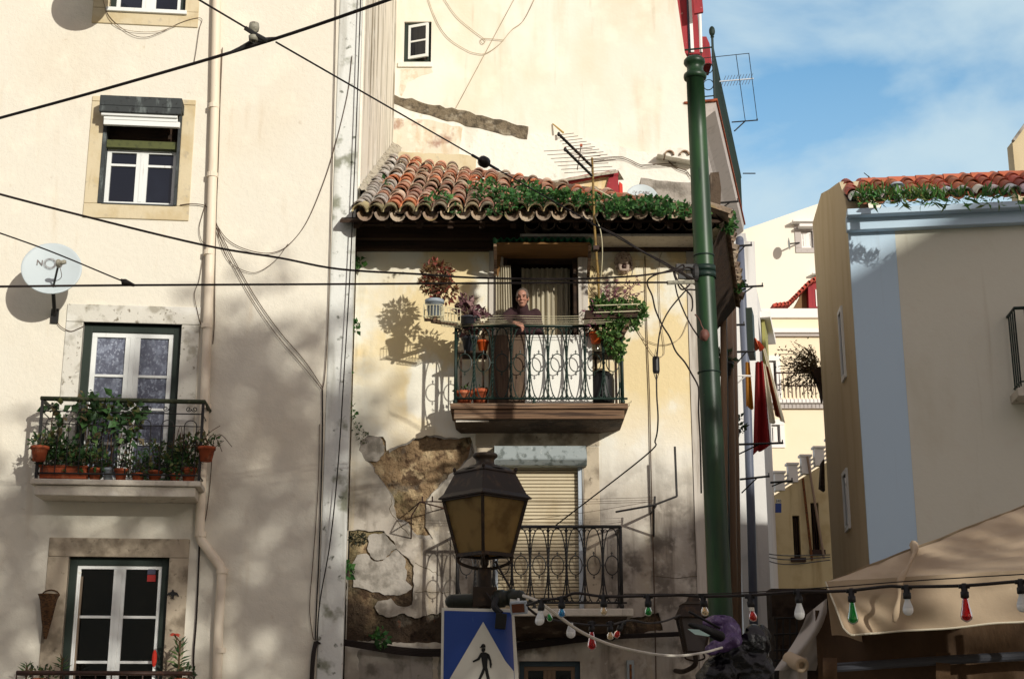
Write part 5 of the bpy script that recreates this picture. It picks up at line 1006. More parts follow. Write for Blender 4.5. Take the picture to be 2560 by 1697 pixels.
# red attic corner
rp = Plane((0, 23.42, 0), 0); m = MB(); m.wall(rp, rp.poly([(1690, -20), (1740, -20), (1750, 135), (1710, 135)]), (), 0, -.4); at_ = P(m, "red_attic", RED, BB, "red painted attic corner")
m = MB(); m.wall(rp, rp.poly([(1720, -20), (1727, -20), (1735, 132), (1727, 132)]), (), .03, -.02); P(m, "attic_window_frame", WHITEWOOD, at_); m = MB(); m.wall(rp, rp.poly([(1715, -20), (1719, -20), (1727, 132), (1722, 132)]), (), .02, -.02); P(m, "attic_pane", GLASS, at_)
m = MB(); m.wall(rp, rp.poly([(1724, -20), (1747, -20), (1753, 50), (1731, 54)]), (), .3, .24); P(m, "red_awning", RED, at_)
ap = Plane((0, 24.6, 0), 0); m = MB(); m.wall(ap, ap.poly([(1738, 95), (1752, 92), (1766, 92), (1774, 110), (1780, 160), (1736, 160)]), (), 0, -.5); P(m, "curved_red_hood", RED, at_)
m = MB(); m.tube([ap.pt(1747, -20, .4), ap.pt(1752, 132, .4)], .035, 8); P(m, "pale_pole", TRIMWHITE, at_)
# line racks on the terrace and roof antenna
def rk(label, pts, mt=BLACKIRON, r=.014):
    m = MB()
    for p_ in pts: m.tube([Q(*q) for q in p_], r, 5)
    TM(m, "clothesline_bracket", mt, label, "bracket", "line brackets along the alley wall")
rk("topmost line bracket reaching into the sky beside the terrace finial", [[(1758, 146, 23), (1873, 134, 23.2)], [(1840, 137, 23.1), (1863, 302, 26)], [(1872, 134, 23.2), (1893, 300, 26)]], r=.007)
rk("second line bracket with a brace, against the sky beside the cornice", [[(1830, 306, 26), (1894, 301, 26.3)], [(1836, 328, 26), (1862, 304, 26.2)], [(1893, 302, 26.3), (1893, 297, 26.3)]])
rk("short line bracket against the sky at the far end of the cornice", [[(1858, 434, 28.5), (1888, 434, 28.7)]])
t = T("television_antenna", "small pale antenna against the sky right of the green pole top", "antenna"); m = MB(); a_, b_ = Q(1790, 205, 24.4), Q(1884, 197, 24.4); m.bar(a_, b_, .02, .02); m.tube([a_, a_-V((0, 0, .3))], .012, 5); P(m, "boom", ALU, t); m = MB()
for k in range(10): q = a_.lerp(b_, .2+k*.08); m.tube([q+V((.05, 0, .11)), q-V((.05, 0, .11))], .004, 4)
P(m, "antenna_rod", BROWNCABLE, t)
# ---- things between roof and wall: red dormer, second dish, grey wall, vents
t = T("roof_dormer", "low shed dormer with peeling red fascia and red frame behind the ridge tiles", "dormer")
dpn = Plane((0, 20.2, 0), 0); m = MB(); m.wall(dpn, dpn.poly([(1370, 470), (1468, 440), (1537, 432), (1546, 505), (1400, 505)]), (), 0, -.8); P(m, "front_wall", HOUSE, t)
m = MB(); m.wall(dpn, rough(dpn.poly([(1362, 462), (1425, 447), (1480, 438), (1530, 431), (1545, 431), (1546, 441), (1500, 444), (1440, 458), (1380, 472)]), .008, .06, 31), (), .06, -.1); m.wall(dpn, dpn.poly([(1522, 446), (1544, 440), (1549, 510), (1534, 510), (1510, 490)]), (), .05, -.05); P(m, "red_trim", RED, t)
m = MB(); m.add([dpn.pt(1345, 458, .15), dpn.pt(1545, 425, .15), dpn.pt(1560, 450, -1), dpn.pt(1345, 462, -.8), dpn.pt(1345, 464, .15), dpn.pt(1545, 432, .15)], [(0, 1, 2, 3), (0, 1, 5, 4)]); P(m, "cement_roof", MORTAR, t)
m = MB(); m.wall(dpn, dpn.poly([(1548, 455), (1556, 462), (1558, 505), (1549, 505)]), (), .02, -.4); P(m, "red_slats", mat("bright_red_wood", S(206, 60, 46), .7), t)
nn = V((.1, -.97, .2))
satdish("satellite_dish", "white dish with faded lettering half hidden by the roof weeds", Q(1606, 496, 19.2), nn, .235, .035, Q(1575, 500, 19.6), Q(1606, 525, 19.1), Q(1600, 500, 18.9), lambda d, c, n, ux, uz_, depth: (lambda mm: (text_into(mm, "TV CABO", V(c)-n*(depth-.02)+uz_*.105, ux, uz_, .07), P(mm, "printed_letters", DISHMARK, d)))(MB()))
gp = Plane((0, 21.6, 0), 0); m = MB(); m.wall(gp, rough(gp.poly([(1602, 444), (1650, 452), (1700, 456), (1740, 455), (1740, 530), (1602, 530)]), .015, .1, 33), (), 0, -.5); TM(m, "grey_parapet", OLDCOAT, "low grey cement wall behind the second dish and roof weeds", "wall")
m = MB(); m.wall(PB, rough(PB.poly([(1655, 388), (1735, 386), (1735, 420), (1640, 402)]), .01, .1, 34), (), .3, .0); t = T("chimney_vent", "low whitewashed vent stack capped by two tiles left of the green pole", "vent"); P(m, "stack", PATCH, t)
m = MB()
for x in (1674, 1712): m.tint = (.3, .2, .13); tile(m, PB.pt(x, 386, .35), V((0, -1, 0)), V((1, 0, 0)), V((0, 0, 1)), .4, .085, .085, 1, .02, 9)
P(m, "cap_tile", TILE, t); m = MB()
for x in (1674, 1712): p_ = PB.pt(x, 380, .2); m.ell(p_, (.06, .1, .06))
P(m, "vent_infill", STONE, t)
for lab, pts in (("sagging wires pinned along the pale lower wall", [(1480, 398), (1545, 392), (1570, 398), (1600, 412), (1620, 412), (1690, 408)]), ("loose black wires bunched near the vent stack", [(1668, 400), (1690, 418), (1716, 428), (1724, 440)])):
    m = MB(); m.tube(cat([PB.pt(x, y, .1) for x, y in pts], 5), .007, 5); m.tube(cat([PB.pt(x+4, y+6, .1) for x, y in pts], 5), .005, 5); TM(m, "wall_wire", BROWNCABLE, lab, "wire")
m = MB(); m.wall(Plane((0, 19.0, 0), 0), Plane((0, 19.0, 0), 0).poly([(1776, 432), (1797, 430), (1803, 470), (1800, 545), (1776, 545)]), (), 0, -1.2); TM(m, "mossy_roof_stub", DARKPLINTH, "dark mossy stub of roof edge right of the green pole", "roof stub")
# ------------------------------------------------------------------ green tram pole
t = T("tram_pole", "tall tapered dark green iron pole carrying the tram wires, right of the old house", "pole")
YP = 14.0; pb = Q(1803, 1560, YP); pt_ = Q(1738, 200, YP); ax = (pt_-pb).normalized(); p0 = pb-ax*(pb.z/ax.z); Lp = (pt_-p0).length
m = MB(); prof = []
for k in range(13): f = k/12; prof.append((.128-(.128-.094)*f, Lp*f))
prof += [(.1, Lp+.0), (.118, Lp+.01), (.124, Lp+.035), (.12, Lp+.06), (.1, Lp+.075), (.088, Lp+.09), (.082, Lp+.13), (.086, Lp+.155), (.104, Lp+.175), (.116, Lp+.195), (.112, Lp+.225), (.09, Lp+.25), (.04, Lp+.265), (.001, Lp+.268)]
m.lathe(prof, p0, ax, 28, cap=False); P(m, "shaft", POLEGREEN, t, smooth=True)
def onpole(y): f = (y-1560)/(200-1560); return pb.lerp(pt_, f)
m = MB()
for y in (706, 722): m.lathe([(.116, -.03), (.118, -.03), (.118, .03), (.116, .03)], onpole(y), ax, 24, cap=False)
m.lathe([(.113, -.006), (.113, .006)], onpole(672), ax, 24); m.lathe([(.12, -.005), (.12, .005)], onpole(966), ax, 24); P(m, "clamp_band", GREENIRON, t, smooth=True)
m = MB(); c_ = onpole(706); m.bar(c_+V((-.1, -.06, 0)), c_+V((-.3, -.08, .0)), .05, .06); m.bar(c_+V((-.1, -.06, -.1)), c_+V((-.28, -.08, -.1)), .04, .05); m.ell(c_+V((-.1, -.06, -.05)), (.05, .05, .1)); P(m, "wire_bracket", BLACKIRON, t)
m = MB(); c_ = Q(1761, 838, 13.82); m.ell(c_, (.05, .045, .06)); m.tube(cat([c_+V((.0, 0, .05)), Q(1752, 805, 13.82), Q(1738, 785, 13.85)]), .006, 5); m.jitter(.012, 22); TM(m, "junction_box", mat("wrapped_box", S(104, 66, 56), .6), "lumpy reddish junction wrapped in plastic on the green pole", "junction box", smooth=True)

# ------------------------------------------------------------------ wires
def wire(label, pts, r, mt=CABLE, n=6, name="cable", k=6, sub=()):
    m = MB(); m.tube(cat([Q(*p_) for p_ in pts], n), r, k)
    return TM(m, name, mt, label, "cable")
A_, B_, C_ = Q(-80, 317, 9.9), Q(680, 100, 8.2), Q(1080, -38, 7.5)
m = MB(); m.tube(cat([A_, A_.lerp(B_, .5)-V((0, 0, .012)), B_, C_], 8), .0105, 6); TM(m, "tram_wire", CABLE, "thick tram wire rising from the left edge to the top of the photo", "wire")
m = MB(); s0, s1 = Q(690, 106, 8.15), Q(1725, 697, 13.9); nd = s0.lerp(s1, .52); nd = Q(1210, 405, nd.y); m.tube([Q(450, -28, 7.4), Q(615, 70, 8.0)], .006, 6); m.tube([s0, nd, s1], .006, 6); TM(m, "span_wire", CABLE, "slanting span wire from the tram wire hanger down to the green pole", "wire")
m = MB(); dn_ = (s1-s0).normalized(); m.lathe([(.0, -.075), (.018, -.07), (.03, -.05), (.047, -.03), (.05, 0), (.047, .03), (.03, .05), (.018, .07), (0, .075)], nd, dn_, 12, cap=False); m.tube([nd-dn_*.19, nd-dn_*.07], .012, 6); m.tube([nd+dn_*.07, nd+dn_*.24], .012, 6); TM(m, "strain_insulator", mat("black_insulator", S(26, 18, 14), .4), "round dark insulator ball on the slanting span wire over the roof", "insulator", smooth=True)
t = T("wire_hanger", "grey bell insulator holding the tram wire at the top left", "insulator"); hh_ = Q(634, 92, 8.15)
m = MB(); m.lathe([(0, -.03), (.028, -.028), (.032, .0), (.014, .02), (.012, .03), (.03, .04), (.034, .06), (.03, .09), (.012, .095), (0, .095)], hh_, k=14, cap=False); P(m, "bell", INSUL, t, smooth=True)
m = MB(); m.tube([Q(612, 70, 8.1), Q(634, 84, 8.13), Q(660, 98, 8.15), Q(668, 103, 8.15)], .014, 6); m.tube([Q(567, 136, 8.2), Q(600, 122, 8.2), Q(636, 102, 8.2), Q(660, 100, 8.2), Q(700, 95, 8.2)], [.008, .013, .016, .014, .008], 6); m.tube([hh_-V((0, 0, .03)), Q(636, 106, 8.2)], .012, 6); P(m, "clamp", BLACKIRON, t)
wire("wavy black cable sagging from the left edge to the pole above the doorway", [(-60, 470, 11.6), (200, 538, 11.9), (510, 613, 12.4), (700, 645, 12.7), (850, 673, 13.0), (1060, 686, 13.2), (1180, 694, 13.4), (1400, 698, 13.6), (1560, 692, 13.7), (1640, 684, 13.8), (1705, 674, 13.9)], .0105)
wire("straight black cable level across the photo to the pole", [(-60, 717, 11.4), (335, 713, 12.2), (900, 710, 13.1), (1400, 707, 13.6), (1712, 706, 13.9)], .0105)
wire("thinner black wire slanting down from the left edge to a knotted insulator", [(-60, 562, 11.3), (120, 626, 11.7), (300, 700, 12.1), (338, 712, 12.2)], .0065)
m = MB(); m.limb([Q(304, 700, 12.1), Q(312, 706, 12.1), Q(320, 708, 12.1), Q(334, 713, 12.15)], [.012, .032, .024, .014], 10); TM(m, "knotted_insulator", mat("dark_knot", S(36, 30, 26), .6), "dark knotted insulator joining two black wires left of centre", "insulator", smooth=True)
wire("cable end sleeve where the level wire meets the pole", [(1668, 707, 13.85), (1690, 706, 13.87), (1735, 705, 13.9)], .022, GREYPOT if 0 else INSUL, name="cable_sleeve")
def px2(c): return 1600+c*200/784
def py2(c): return 620+c*400/1568
def loop(label, pts, r=.009, Y=13.9): return wire(label, [(px2(a), py2(b), Y) for a, b in pts], r)
loop("cable curling left in a wide loop and running down the wall beside the pole", [(320, 210), (240, 235), (140, 268), (80, 310), (75, 370), (120, 470), (150, 600), (215, 750), (290, 870), (350, 1010), (440, 1120), (510, 1240), (560, 1330), (576, 1400), (574, 1600), (590, 1900), (600, 2400)])
loop("thin-waisted cable curving down from the pole clamp to the black box", [(540, 410), (460, 412), (400, 470), (300, 590), (235, 700), (200, 800), (180, 920), (165, 1080)], .0085)
loop("slack cable drooping from the tangle to the pole front", [(345, 360), (370, 470), (430, 620), (500, 760), (580, 880)], .008)
loop("knotted cable tangle looping left of the pole clamp", [(320, 190), (360, 200), (420, 165), (436, 200), (400, 240), (350, 210), (330, 240), (360, 330), (400, 400), (440, 400), (490, 350), (480, 300), (400, 230), (340, 200), (350, 280), (400, 360), (500, 470), (515, 560), (505, 620)], .009)
loop("second cable twist from the tangle into the pole clamp", [(320, 190), (380, 220), (460, 270), (520, 300), (560, 320)], .01); loop("third cable twist above the pole clamp", [(330, 220), (420, 200), (480, 190), (540, 210)], .008)
loop("heavy black cable dropping from the eave to the tangle", [(-480, -240), (-200, -110), (0, 20), (120, 80), (230, 135), (320, 190)], .0095, 14.2)
m = MB(); c_ = Q(1640, 912, 13.95); m.lathe([(0, -.085), (.03, -.085), (.036, -.065), (.036, .065), (.03, .085), (0, .085)], c_, k=12, cap=False); m.tube([c_+V((-.012, 0, .08)), c_+V((0, 0, .17)), c_+V((.012, 0, .08))], .005, 5); m.tube([c_+V((-.03, 0, -.07)), c_+V((0, 0, -.17)), c_+V((.03, 0, -.07))], .005, 5); TM(m, "cable_weight", SOCKET, "small black box hanging in the drooping cable left of the pole", "cable box")
wire("cable from the black box sweeping down to the lower window", [(1641, 935, 13.95), (1642, 990, 13.95), (1645, 1050, 13.95), (1638, 1100, 14.3), (1612, 1140, 15), (1390, 1312, 17.1)], .008)
for lab, pts, r, mt in (("thin brown cable running down the wall right of the lion mask", [(1612, 640), (1614, 700), (1618, 850), (1624, 1000), (1628, 1200), (1636, 1500), (1640, 1700)], .007, BROWNCABLE), ("pale thin cable hanging in a loop below the flower box", [(1590, 820), (1615, 850), (1660, 862), (1700, 845), (1722, 800)], .0045, THINCABLE), ("second pale thin cable looping below the flower box", [(1590, 815), (1610, 850), (1635, 888), (1655, 890), (1661, 870), (1650, 780), (1648, 660), (1656, 628)], .0045, THINCABLE),
    ("pale wire looped beside the antenna mast", [(1495, 745), (1475, 720), (1470, 690), (1475, 668), (1485, 672), (1500, 720), (1520, 760)], .005, BROWNCABLE), ("cable dangling from the lion mask", [(1540, 690), (1535, 720), (1545, 745), (1560, 735)], .004, BROWNCABLE)):
    m = MB(); m.tube(cat([PM.pt(x, y, .06) for x, y in pts], 5), r, 5); TM(m, "wall_cable", mt, lab, "cable")
# cables on the left wall and in the joint
def wl(lab, pts, r=.006, mt=BROWNCABLE, off=.03):
    m = MB(); m.tube(cat([PL.pt(x, y, off) for x, y in pts], 5), r, 5); TM(m, "wall_cable", mt, lab, "cable")
wl("black cable running down the joint between cream tenement and yellow house", [(902, -20), (893, 250), (884, 480), (874, 700), (862, 900), (846, 1150), (826, 1350), (800, 1500), (792, 1600)], .008, CABLE, .1)
wl("brown cable along the edge of the whitewashed strip, upper part", [(840, -10), (836, 200), (831, 400), (826, 600), (820, 800), (813, 930), (806, 975)], .006)
wl("paired brown cables below the junction on the whitewashed strip", [(806, 975), (806, 1080), (802, 1250), (797, 1400), (792, 1500), (788, 1600)], .009, CABLE)
wl("slack cable bowing left of the whitewashed strip near the bottom", [(799, 1060), (796, 1200), (788, 1330), (780, 1430), (774, 1520), (782, 1590), (790, 1600)], .005)
wl("long thin cable drooping from the strip towards the downpipe", [(880, 140), (868, 240), (832, 385), (800, 480), (764, 560), (724, 610), (690, 630), (650, 632), (600, 618), (565, 595), (540, 560)], .005)
wl("second thin cable drooping below the first beside the downpipe", [(540, 565), (555, 620), (580, 660), (620, 680), (650, 678), (690, 650), (720, 610)], .004)
wl("thin cable slanting from the downpipe to the strip junction", [(540, 560), (580, 640), (640, 745), (700, 830), (760, 900), (806, 968)], .0055)
wl("twin thin cable slanting beside it to the strip junction", [(540, 570), (575, 650), (630, 748), (692, 838), (752, 908), (804, 972)], .0045)
wl("dark cable following the right side of the downpipe", [(556, 120), (550, 260), (546, 400), (541, 520), (538, 640), (536, 800), (532, 860)], .006)
wl("thin cable loops left of the downpipe, upper storey", [(514, 510), (505, 540), (498, 570), (503, 600), (515, 610)], .004)
wl("thin cable bundle left of the downpipe beside the lace window", [(508, 640), (498, 700), (486, 735), (494, 780), (502, 810), (512, 820)], .004)
wl("cable bundle running down left of the lower downpipe", [(500, 1300), (497, 1400), (494, 1480), (490, 1560), (484, 1640), (486, 1720)], .011, CABLE)
wl("thin brown cable right of the lower downpipe", [(531, 1130), (524, 1220), (515, 1290), (506, 1320)], .005)
wl("pale cable loops hanging under the topmost window", [(258, 0), (270, 45), (300, 70), (345, 80), (400, 78), (440, 64)], .004, THINCABLE); wl("longer cable loop hanging under the topmost window", [(255, -10), (272, 40), (320, 82), (360, 94), (400, 82), (450, 58), (490, 46), (505, 50), (498, 75), (490, 130), (485, 158)], .004, BROWNCABLE)
wl("cable from the shuttered window sill to the downpipe", [(450, 513), (480, 510), (515, 516), (535, 545), (545, 570)], .006)
wl("cables looping from the dish bracket to the lace window", [(140, 795), (150, 815), (175, 828), (195, 822), (210, 815)], .005)
m = MB()
for k in range(5): m.tube(cat([PL.pt(790+k*2, 1603+k, .04), Q(850, 1598+k*3, 17.7), Q(1000, 1618+k*4, 17.85), Q(1110, 1622+k*4, 17.85), Q(1300, 1606+k*4, 17.85), Q(1480, 1588+k*3, 17.85), Q(1560, 1586+k*2, 17.85), Q(1700, 1580+k*2, 17.85)], 4), .011, 5)
m.tube(cat([PL.pt(790, 1603, .04), PL.pt(783, 1640, .04), PL.pt(778, 1720, .04)]), .03, 6)
TM(m, "cable_bundle", CABLE, "sagging bundle of black cables along the foot of the old house", "cable bundle")

# ------------------------------------------------------------------ street lamp and crossing sign
t = T("street_lamp", "four-sided iron lantern with amber panes on a post, in front of the old house", "street lamp")
YL = 10.0; LX = 1212
def lz(cy): return Q(LX, 1127+cy*.36348, YL).z
def hw(c): return c*.36348/F*YL/.985
lc = Q(LX, 1300, YL); cx_, cy_ = lc.x, lc.y
sq = [V((-1, 0, 0)), V((0, -1, 0)), V((1, 0, 0)), V((0, 1, 0))]
rot_ = Matrix.Rotation(R(-2), 3, 'Z'); sq = [rot_ @ v for v in sq]
def ring(h, z): return [V((cx_, cy_, z))+v*h for v in sq]
def loft(m, levels, cap=True):
    vs = []; [vs.extend(ring(h, z)) for h, z in levels]; n_ = len(levels); fs = [(i*4+j, i*4+(j+1) % 4, (i+1)*4+(j+1) % 4, (i+1)*4+j) for i in range(n_-1) for j in range(4)]
    if cap: fs += [(0, 1, 2, 3), tuple((n_-1)*4+j for j in range(4))]
    m.add(vs, fs)
zE, zT, zB = lz(325), lz(160), lz(717)
m = MB(); loft(m, [(hw(318), zE-.008), (hw(322), zE), (hw(306), zE+.012), (hw(285), zE+.03), (hw(212), zT), (hw(222), zT+.004), (hw(214), zT+.018), (hw(150), zT+.05)]); roofL = P(m, "lantern_roof", LAMPIRON, t, bevel=.003)
m = MB(); s_ = lambda c: hw(c)
m.lathe([(s_(150), zT+.03), (s_(112), zT+.055), (s_(80), lz(118)), (s_(70), lz(95)), (s_(62), lz(82)), (s_(64), lz(60)), (s_(72), lz(52)), (s_(85), lz(42)), (s_(86), lz(30)), (s_(80), lz(20)), (s_(40), lz(14)), (.001, lz(12))], V((cx_, cy_, 0)), k=20, cap=False)
for v in sq: m.ell(V((cx_, cy_, zT+.03))+v*hw(210), (.012, .012, .018))
P(m, "finial", LAMPIRON, roofL, smooth=True)
m = MB(); tp, bt = ring(hw(284), zE-.012), ring(hw(184), zB); q = ring(hw(284), zE-.02)
for k in range(4): m.bar(tp[k], bt[k], .022, .022); m.bar(bt[k], bt[(k+1) % 4], .026, .024); m.bar(tp[k], tp[(k+1) % 4], .024, .02)
frm = P(m, "lantern_frame", LAMPIRON, t)
for k in range(4):
    m = MB(); i0 = [p_*1.0 for p_ in (bt[k], bt[(k+1) % 4], tp[(k+1) % 4], tp[k])]; c0_ = sum(i0, V())/4; inn = (V((cx_, cy_, c0_.z))-c0_).normalized(); m.prism([p_.lerp(c0_, .015)+inn*.006 for p_ in i0], inn*.004); P(m, "glass_pane", LAMPGLASS, frm)
m = MB(); loft(m, [(hw(178), zB+.004), (hw(178), zB+.01)]); P(m, "bottom_pane", LAMPGLASS, frm)
m = MB(); zP = lz(790)
for v in sq: b0_ = V((cx_, cy_, zB))+v*hw(180); m.tube(cat([b0_, b0_-V((0, 0, .05))-v*.01, V((cx_, cy_, zB-.085))+v*.09, V((cx_, cy_, zP-.02))+v*.03], 5), .011, 6); m.ell(b0_-V((0, 0, .01)), (.017, .017, .022))
m.lathe([(.0, .0), (.03, 0), (.03, -.06), (.02, -.08), (0, -.09)], V((cx_, cy_, zB)), k=12, cap=False); P(m, "cradle", LAMPIRON, t, smooth=True)
m = MB(); m.lathe([(.036, lz(800)), (.05, lz(815)), (.052, lz(940)), (.06, lz(945))], V((cx_, cy_, 0)), k=18); m.box((cx_-.005, cy_, (lz(940)+lz(1075))/2), (.17, .17, lz(940)-lz(1075)), Matrix.Rotation(R(8), 3, 'Z')); m.lathe([(.045, 0), (.045, lz(1060))], V((cx_, cy_, 0)), k=16); P(m, "post", LAMPIRON, t, bevel=.004)
m = MB(); aL, aR = Q(1130, 1503, YL-.05), Q(1298, 1492, YL-.08); mid = V((cx_, cy_-.02, (aL.z+aR.z)/2)); m.limb([aL, mid, aR], [.05, .05, .05], 14); m.lathe([(.062, -.03), (.062, .03)], mid.lerp(aR, .45), aR-mid, 16); m.lathe([(.06, -.02), (.06, .02)], mid.lerp(aR, .8), aR-mid, 16); P(m, "cross_arm", mat("dark_green_arm", S(36, 40, 32), .5), t, smooth=True)
m = MB(); m.tube([Q(1238, 1402, YL-.05), Q(1284, 1483, YL-.08)], .008, 6); m.tube(cat([Q(1215, 1480, YL-.12), Q(1232, 1505, YL-.12), Q(1240, 1520, YL-.1)]), .008, 6); P(m, "lamp_cable", CABLE, t)

t = T("crossing_sign", "blue square pedestrian crossing sign with white border and walking man, below the lantern", "traffic sign")
YS = 9.86; sp = Plane((0, YS, 0), 0); xl = sp.uz(1103, 1600)[0]; xr = sp.uz(1285, 1530)[0]; zt_ = sp.uz(1190, 1518)[1]; zb_ = sp.uz(1190, 1712)[1]; bend = .03
def sgn(u, z, d=0): f = max(0, (u-(xr-.06))/.06); g = (zt_-z)/(zt_-zb_); return V((u+.035*g*f, YS-d+.02*f*f, z-.012*(u-xl)/(xr-xl)))
def panel(m, u0, u1, z0, z1, d): m.sheet(lambda s, q: sgn(u0+(u1-u0)*s, z0+(z1-z0)*q, d), 14, 8)
m = MB(); b_ = len(m.v); panel(m, xl, xr, zb_, zt_, 0); panel(m, xl, xr, zb_, zt_, -.012); pn = P(m, "panel", SIGNWHITE, t, smooth=True)
m = MB(); panel(m, xl+.018, xr-.018, zb_+.018, zt_-.02, .003); P(m, "blue_field", BLUE, pn, smooth=True)
m = MB(); apx = sp.uz(1208, 1551); bl, brr = sp.uz(1119, 1712), sp.uz(1296, 1712); nL = 24
vs = []
for k in range(nL+1): f = k/nL; z = apx[1]+(zb_+.02-apx[1])*f; a_, b_ = apx[0]+(bl[0]-apx[0])*f, min(apx[0]+(brr[0]-apx[0])*f, xr-.02); vs += [sgn(a_+(b_-a_)*q/12, z, .007) for q in range(13)]
m.add(vs, [(13*k+q, 13*k+q+1, 13*k+q+14, 13*k+q+13) for k in range(nL) for q in range(12)]); P(m, "white_triangle", SIGNWHITE, pn)
def spx(cx, cy): return sp.uz(1040+cx*560/1471, 1100+cy*597/1568)
m = MB()
def fig(pts): m.prism([V((sp.uz(1040+x*560/1471, 1100+y*597/1568)[0], YS-.012, sp.uz(1040+x*560/1471, 1100+y*597/1568)[1])) for x, y in pts], V((0, .004, 0)))
fig([(426, 1352), (432, 1340), (440, 1335), (452, 1338), (457, 1350), (456, 1360), (430, 1362), (420, 1360)]); fig([(430, 1364), (455, 1362), (456, 1376), (450, 1388), (438, 1390), (430, 1382)])
fig([(424, 1394), (440, 1390), (462, 1392), (472, 1402), (470, 1450), (468, 1495), (440, 1497), (432, 1450), (428, 1420)])
fig([(424, 1396), (430, 1416), (418, 1440), (376, 1458), (372, 1448), (404, 1430)]); fig([(464, 1394), (482, 1405), (494, 1440), (499, 1470), (494, 1496), (486, 1490), (482, 1450), (470, 1425)])
fig([(440, 1494), (456, 1494), (446, 1530), (420, 1580), (412, 1620), (396, 1650), (384, 1640), (408, 1570)]); fig([(450, 1494), (470, 1494), (480, 1540), (492, 1590), (500, 1650), (486, 1652), (470, 1590)])
P(m, "walking_man", SIGNBLACK, pn)
m = MB(); m.tube([V((cx_, cy_-.06, zt_-.1)), V((cx_, cy_-.06, .3))], .03, 10); P(m, "sign_bracket", LAMPIRON, t)
t = T("floodlight", "small square floodlight with brown lens clamped on the lamp arm", "floodlight")
fc = Q(1297, 1518, 9.72); fu = V((.96, -.2, .2)).normalized(); fv = V((.2, .3, .93)).normalized(); fn = fu.cross(fv).normalized(); fv = fn.cross(fu); FM = Matrix((fu, fv, fn)).transposed()
if fn.y > 0: FM = Matrix((fu, fv, -fn)).transposed(); fn = -fn
tl = Matrix.Rotation(R(38), 3, 'X'); FM = tl @ FM; fn = tl @ fn
m = MB(); m.box(fc, (.115, .085, .035), FM); m.box(fc-fn*.025, (.09, .06, .03), FM); P(m, "housing", ALU, t, bevel=.005); m = MB(); m.box(fc+fn*.0185, (.088, .058, .003), FM); P(m, "lens", AMBERLENS, t); m = MB(); m.tube([fc+V((0, .02, .03)), Q(1296, 1498, 9.85)], .012, 6); m.bar(Q(1275, 1500, 9.86), Q(1306, 1504, 9.86), .02, .02); P(m, "yoke", WHITECERAMIC, t)
t = T("control_box", "black control box hanging over the top right of the blue sign", "box"); m = MB(); c_ = Q(1252, 1552, 9.78); m.box(c_, (.075, .05, .105), Matrix.Rotation(R(6), 3, 'Y')); P(m, "box", BLACKPLASTIC, t, bevel=.006); m = MB(); m.tube(cat([Q(1240, 1495, 9.85), Q(1236, 1515, 9.8), c_+V((0, 0, .05))]), .022, 8); P(m, "strap", BLACKPLASTIC, t)

# ------------------------------------------------------------------ string lights
sA = [(1318, 1512, 9.4), (1355, 1500, 9.2), (1404, 1494, 9.1), (1440, 1482, 9.05), (1509, 1490, 8.95), (1620, 1489, 8.8), (1700, 1487, 8.7), (1757, 1490, 8.6), (1876, 1487, 8.4), (1995, 1478, 8.2), (2060, 1478, 8.1), (2128, 1475, 8.0), (2220, 1465, 7.85), (2266, 1466, 7.8), (2411, 1463, 7.6), (2552, 1452, 7.4), (2640, 1447, 7.3)]
wire("black string-light cable crossing from the lamp arm to the canopy", sA, .0095, name="string_light_cable")
sB = [(1300, 1500, 9.8), (1350, 1540, 10), (1427, 1556, 10.3), (1479, 1562, 10.5), (1524, 1562, 10.7), (1552, 1555, 10.9), (1580, 1550, 11.2), (1620, 1557, 11.8), (1660, 1552, 12.2), (1700, 1537, 12.6)]
wire("second string-light cable sagging behind towards the dark wall lantern", sB, .009, name="string_light_cable")
wire("thick white cable swagging from the lamp arm to the purple bag", [(1308, 1488, 9.7), (1345, 1503, 9.6), (1400, 1542, 9.7), (1450, 1577, 9.9), (1510, 1605, 10.2), (1570, 1622, 10.6), (1640, 1635, 11.2), (1700, 1638, 11.8), (1760, 1630, 12.4), (1805, 1618, 13.0)], .011, WHITECABLE)
wire("thin dark wire alongside the string lights over the canopy", [(1560, 1484, 9.0), (1800, 1483, 8.5), (2060, 1468, 8.2), (2300, 1450, 7.9), (2640, 1430, 7.6)], .0035)
A60 = [(0, 0), (.014, 0), (.015, -.012), (.021, -.03), (.0285, -.052), (.03, -.066), (.0275, -.08), (.018, -.092), (.006, -.096), (0, -.0965)]
G45 = [(0, 0), (.012, 0), (.013, -.008), (.0205, -.022), (.0225, -.034), (.02, -.047), (.011, -.055), (0, -.057)]
ST = [(0, 0), (.0145, 0), (.016, -.015), (.022, -.05), (.03, -.085), (.032, -.1), (.028, -.116), (.015, -.126), (.004, -.131), (0, -.132)]
BL = "bulbs of the string lights"
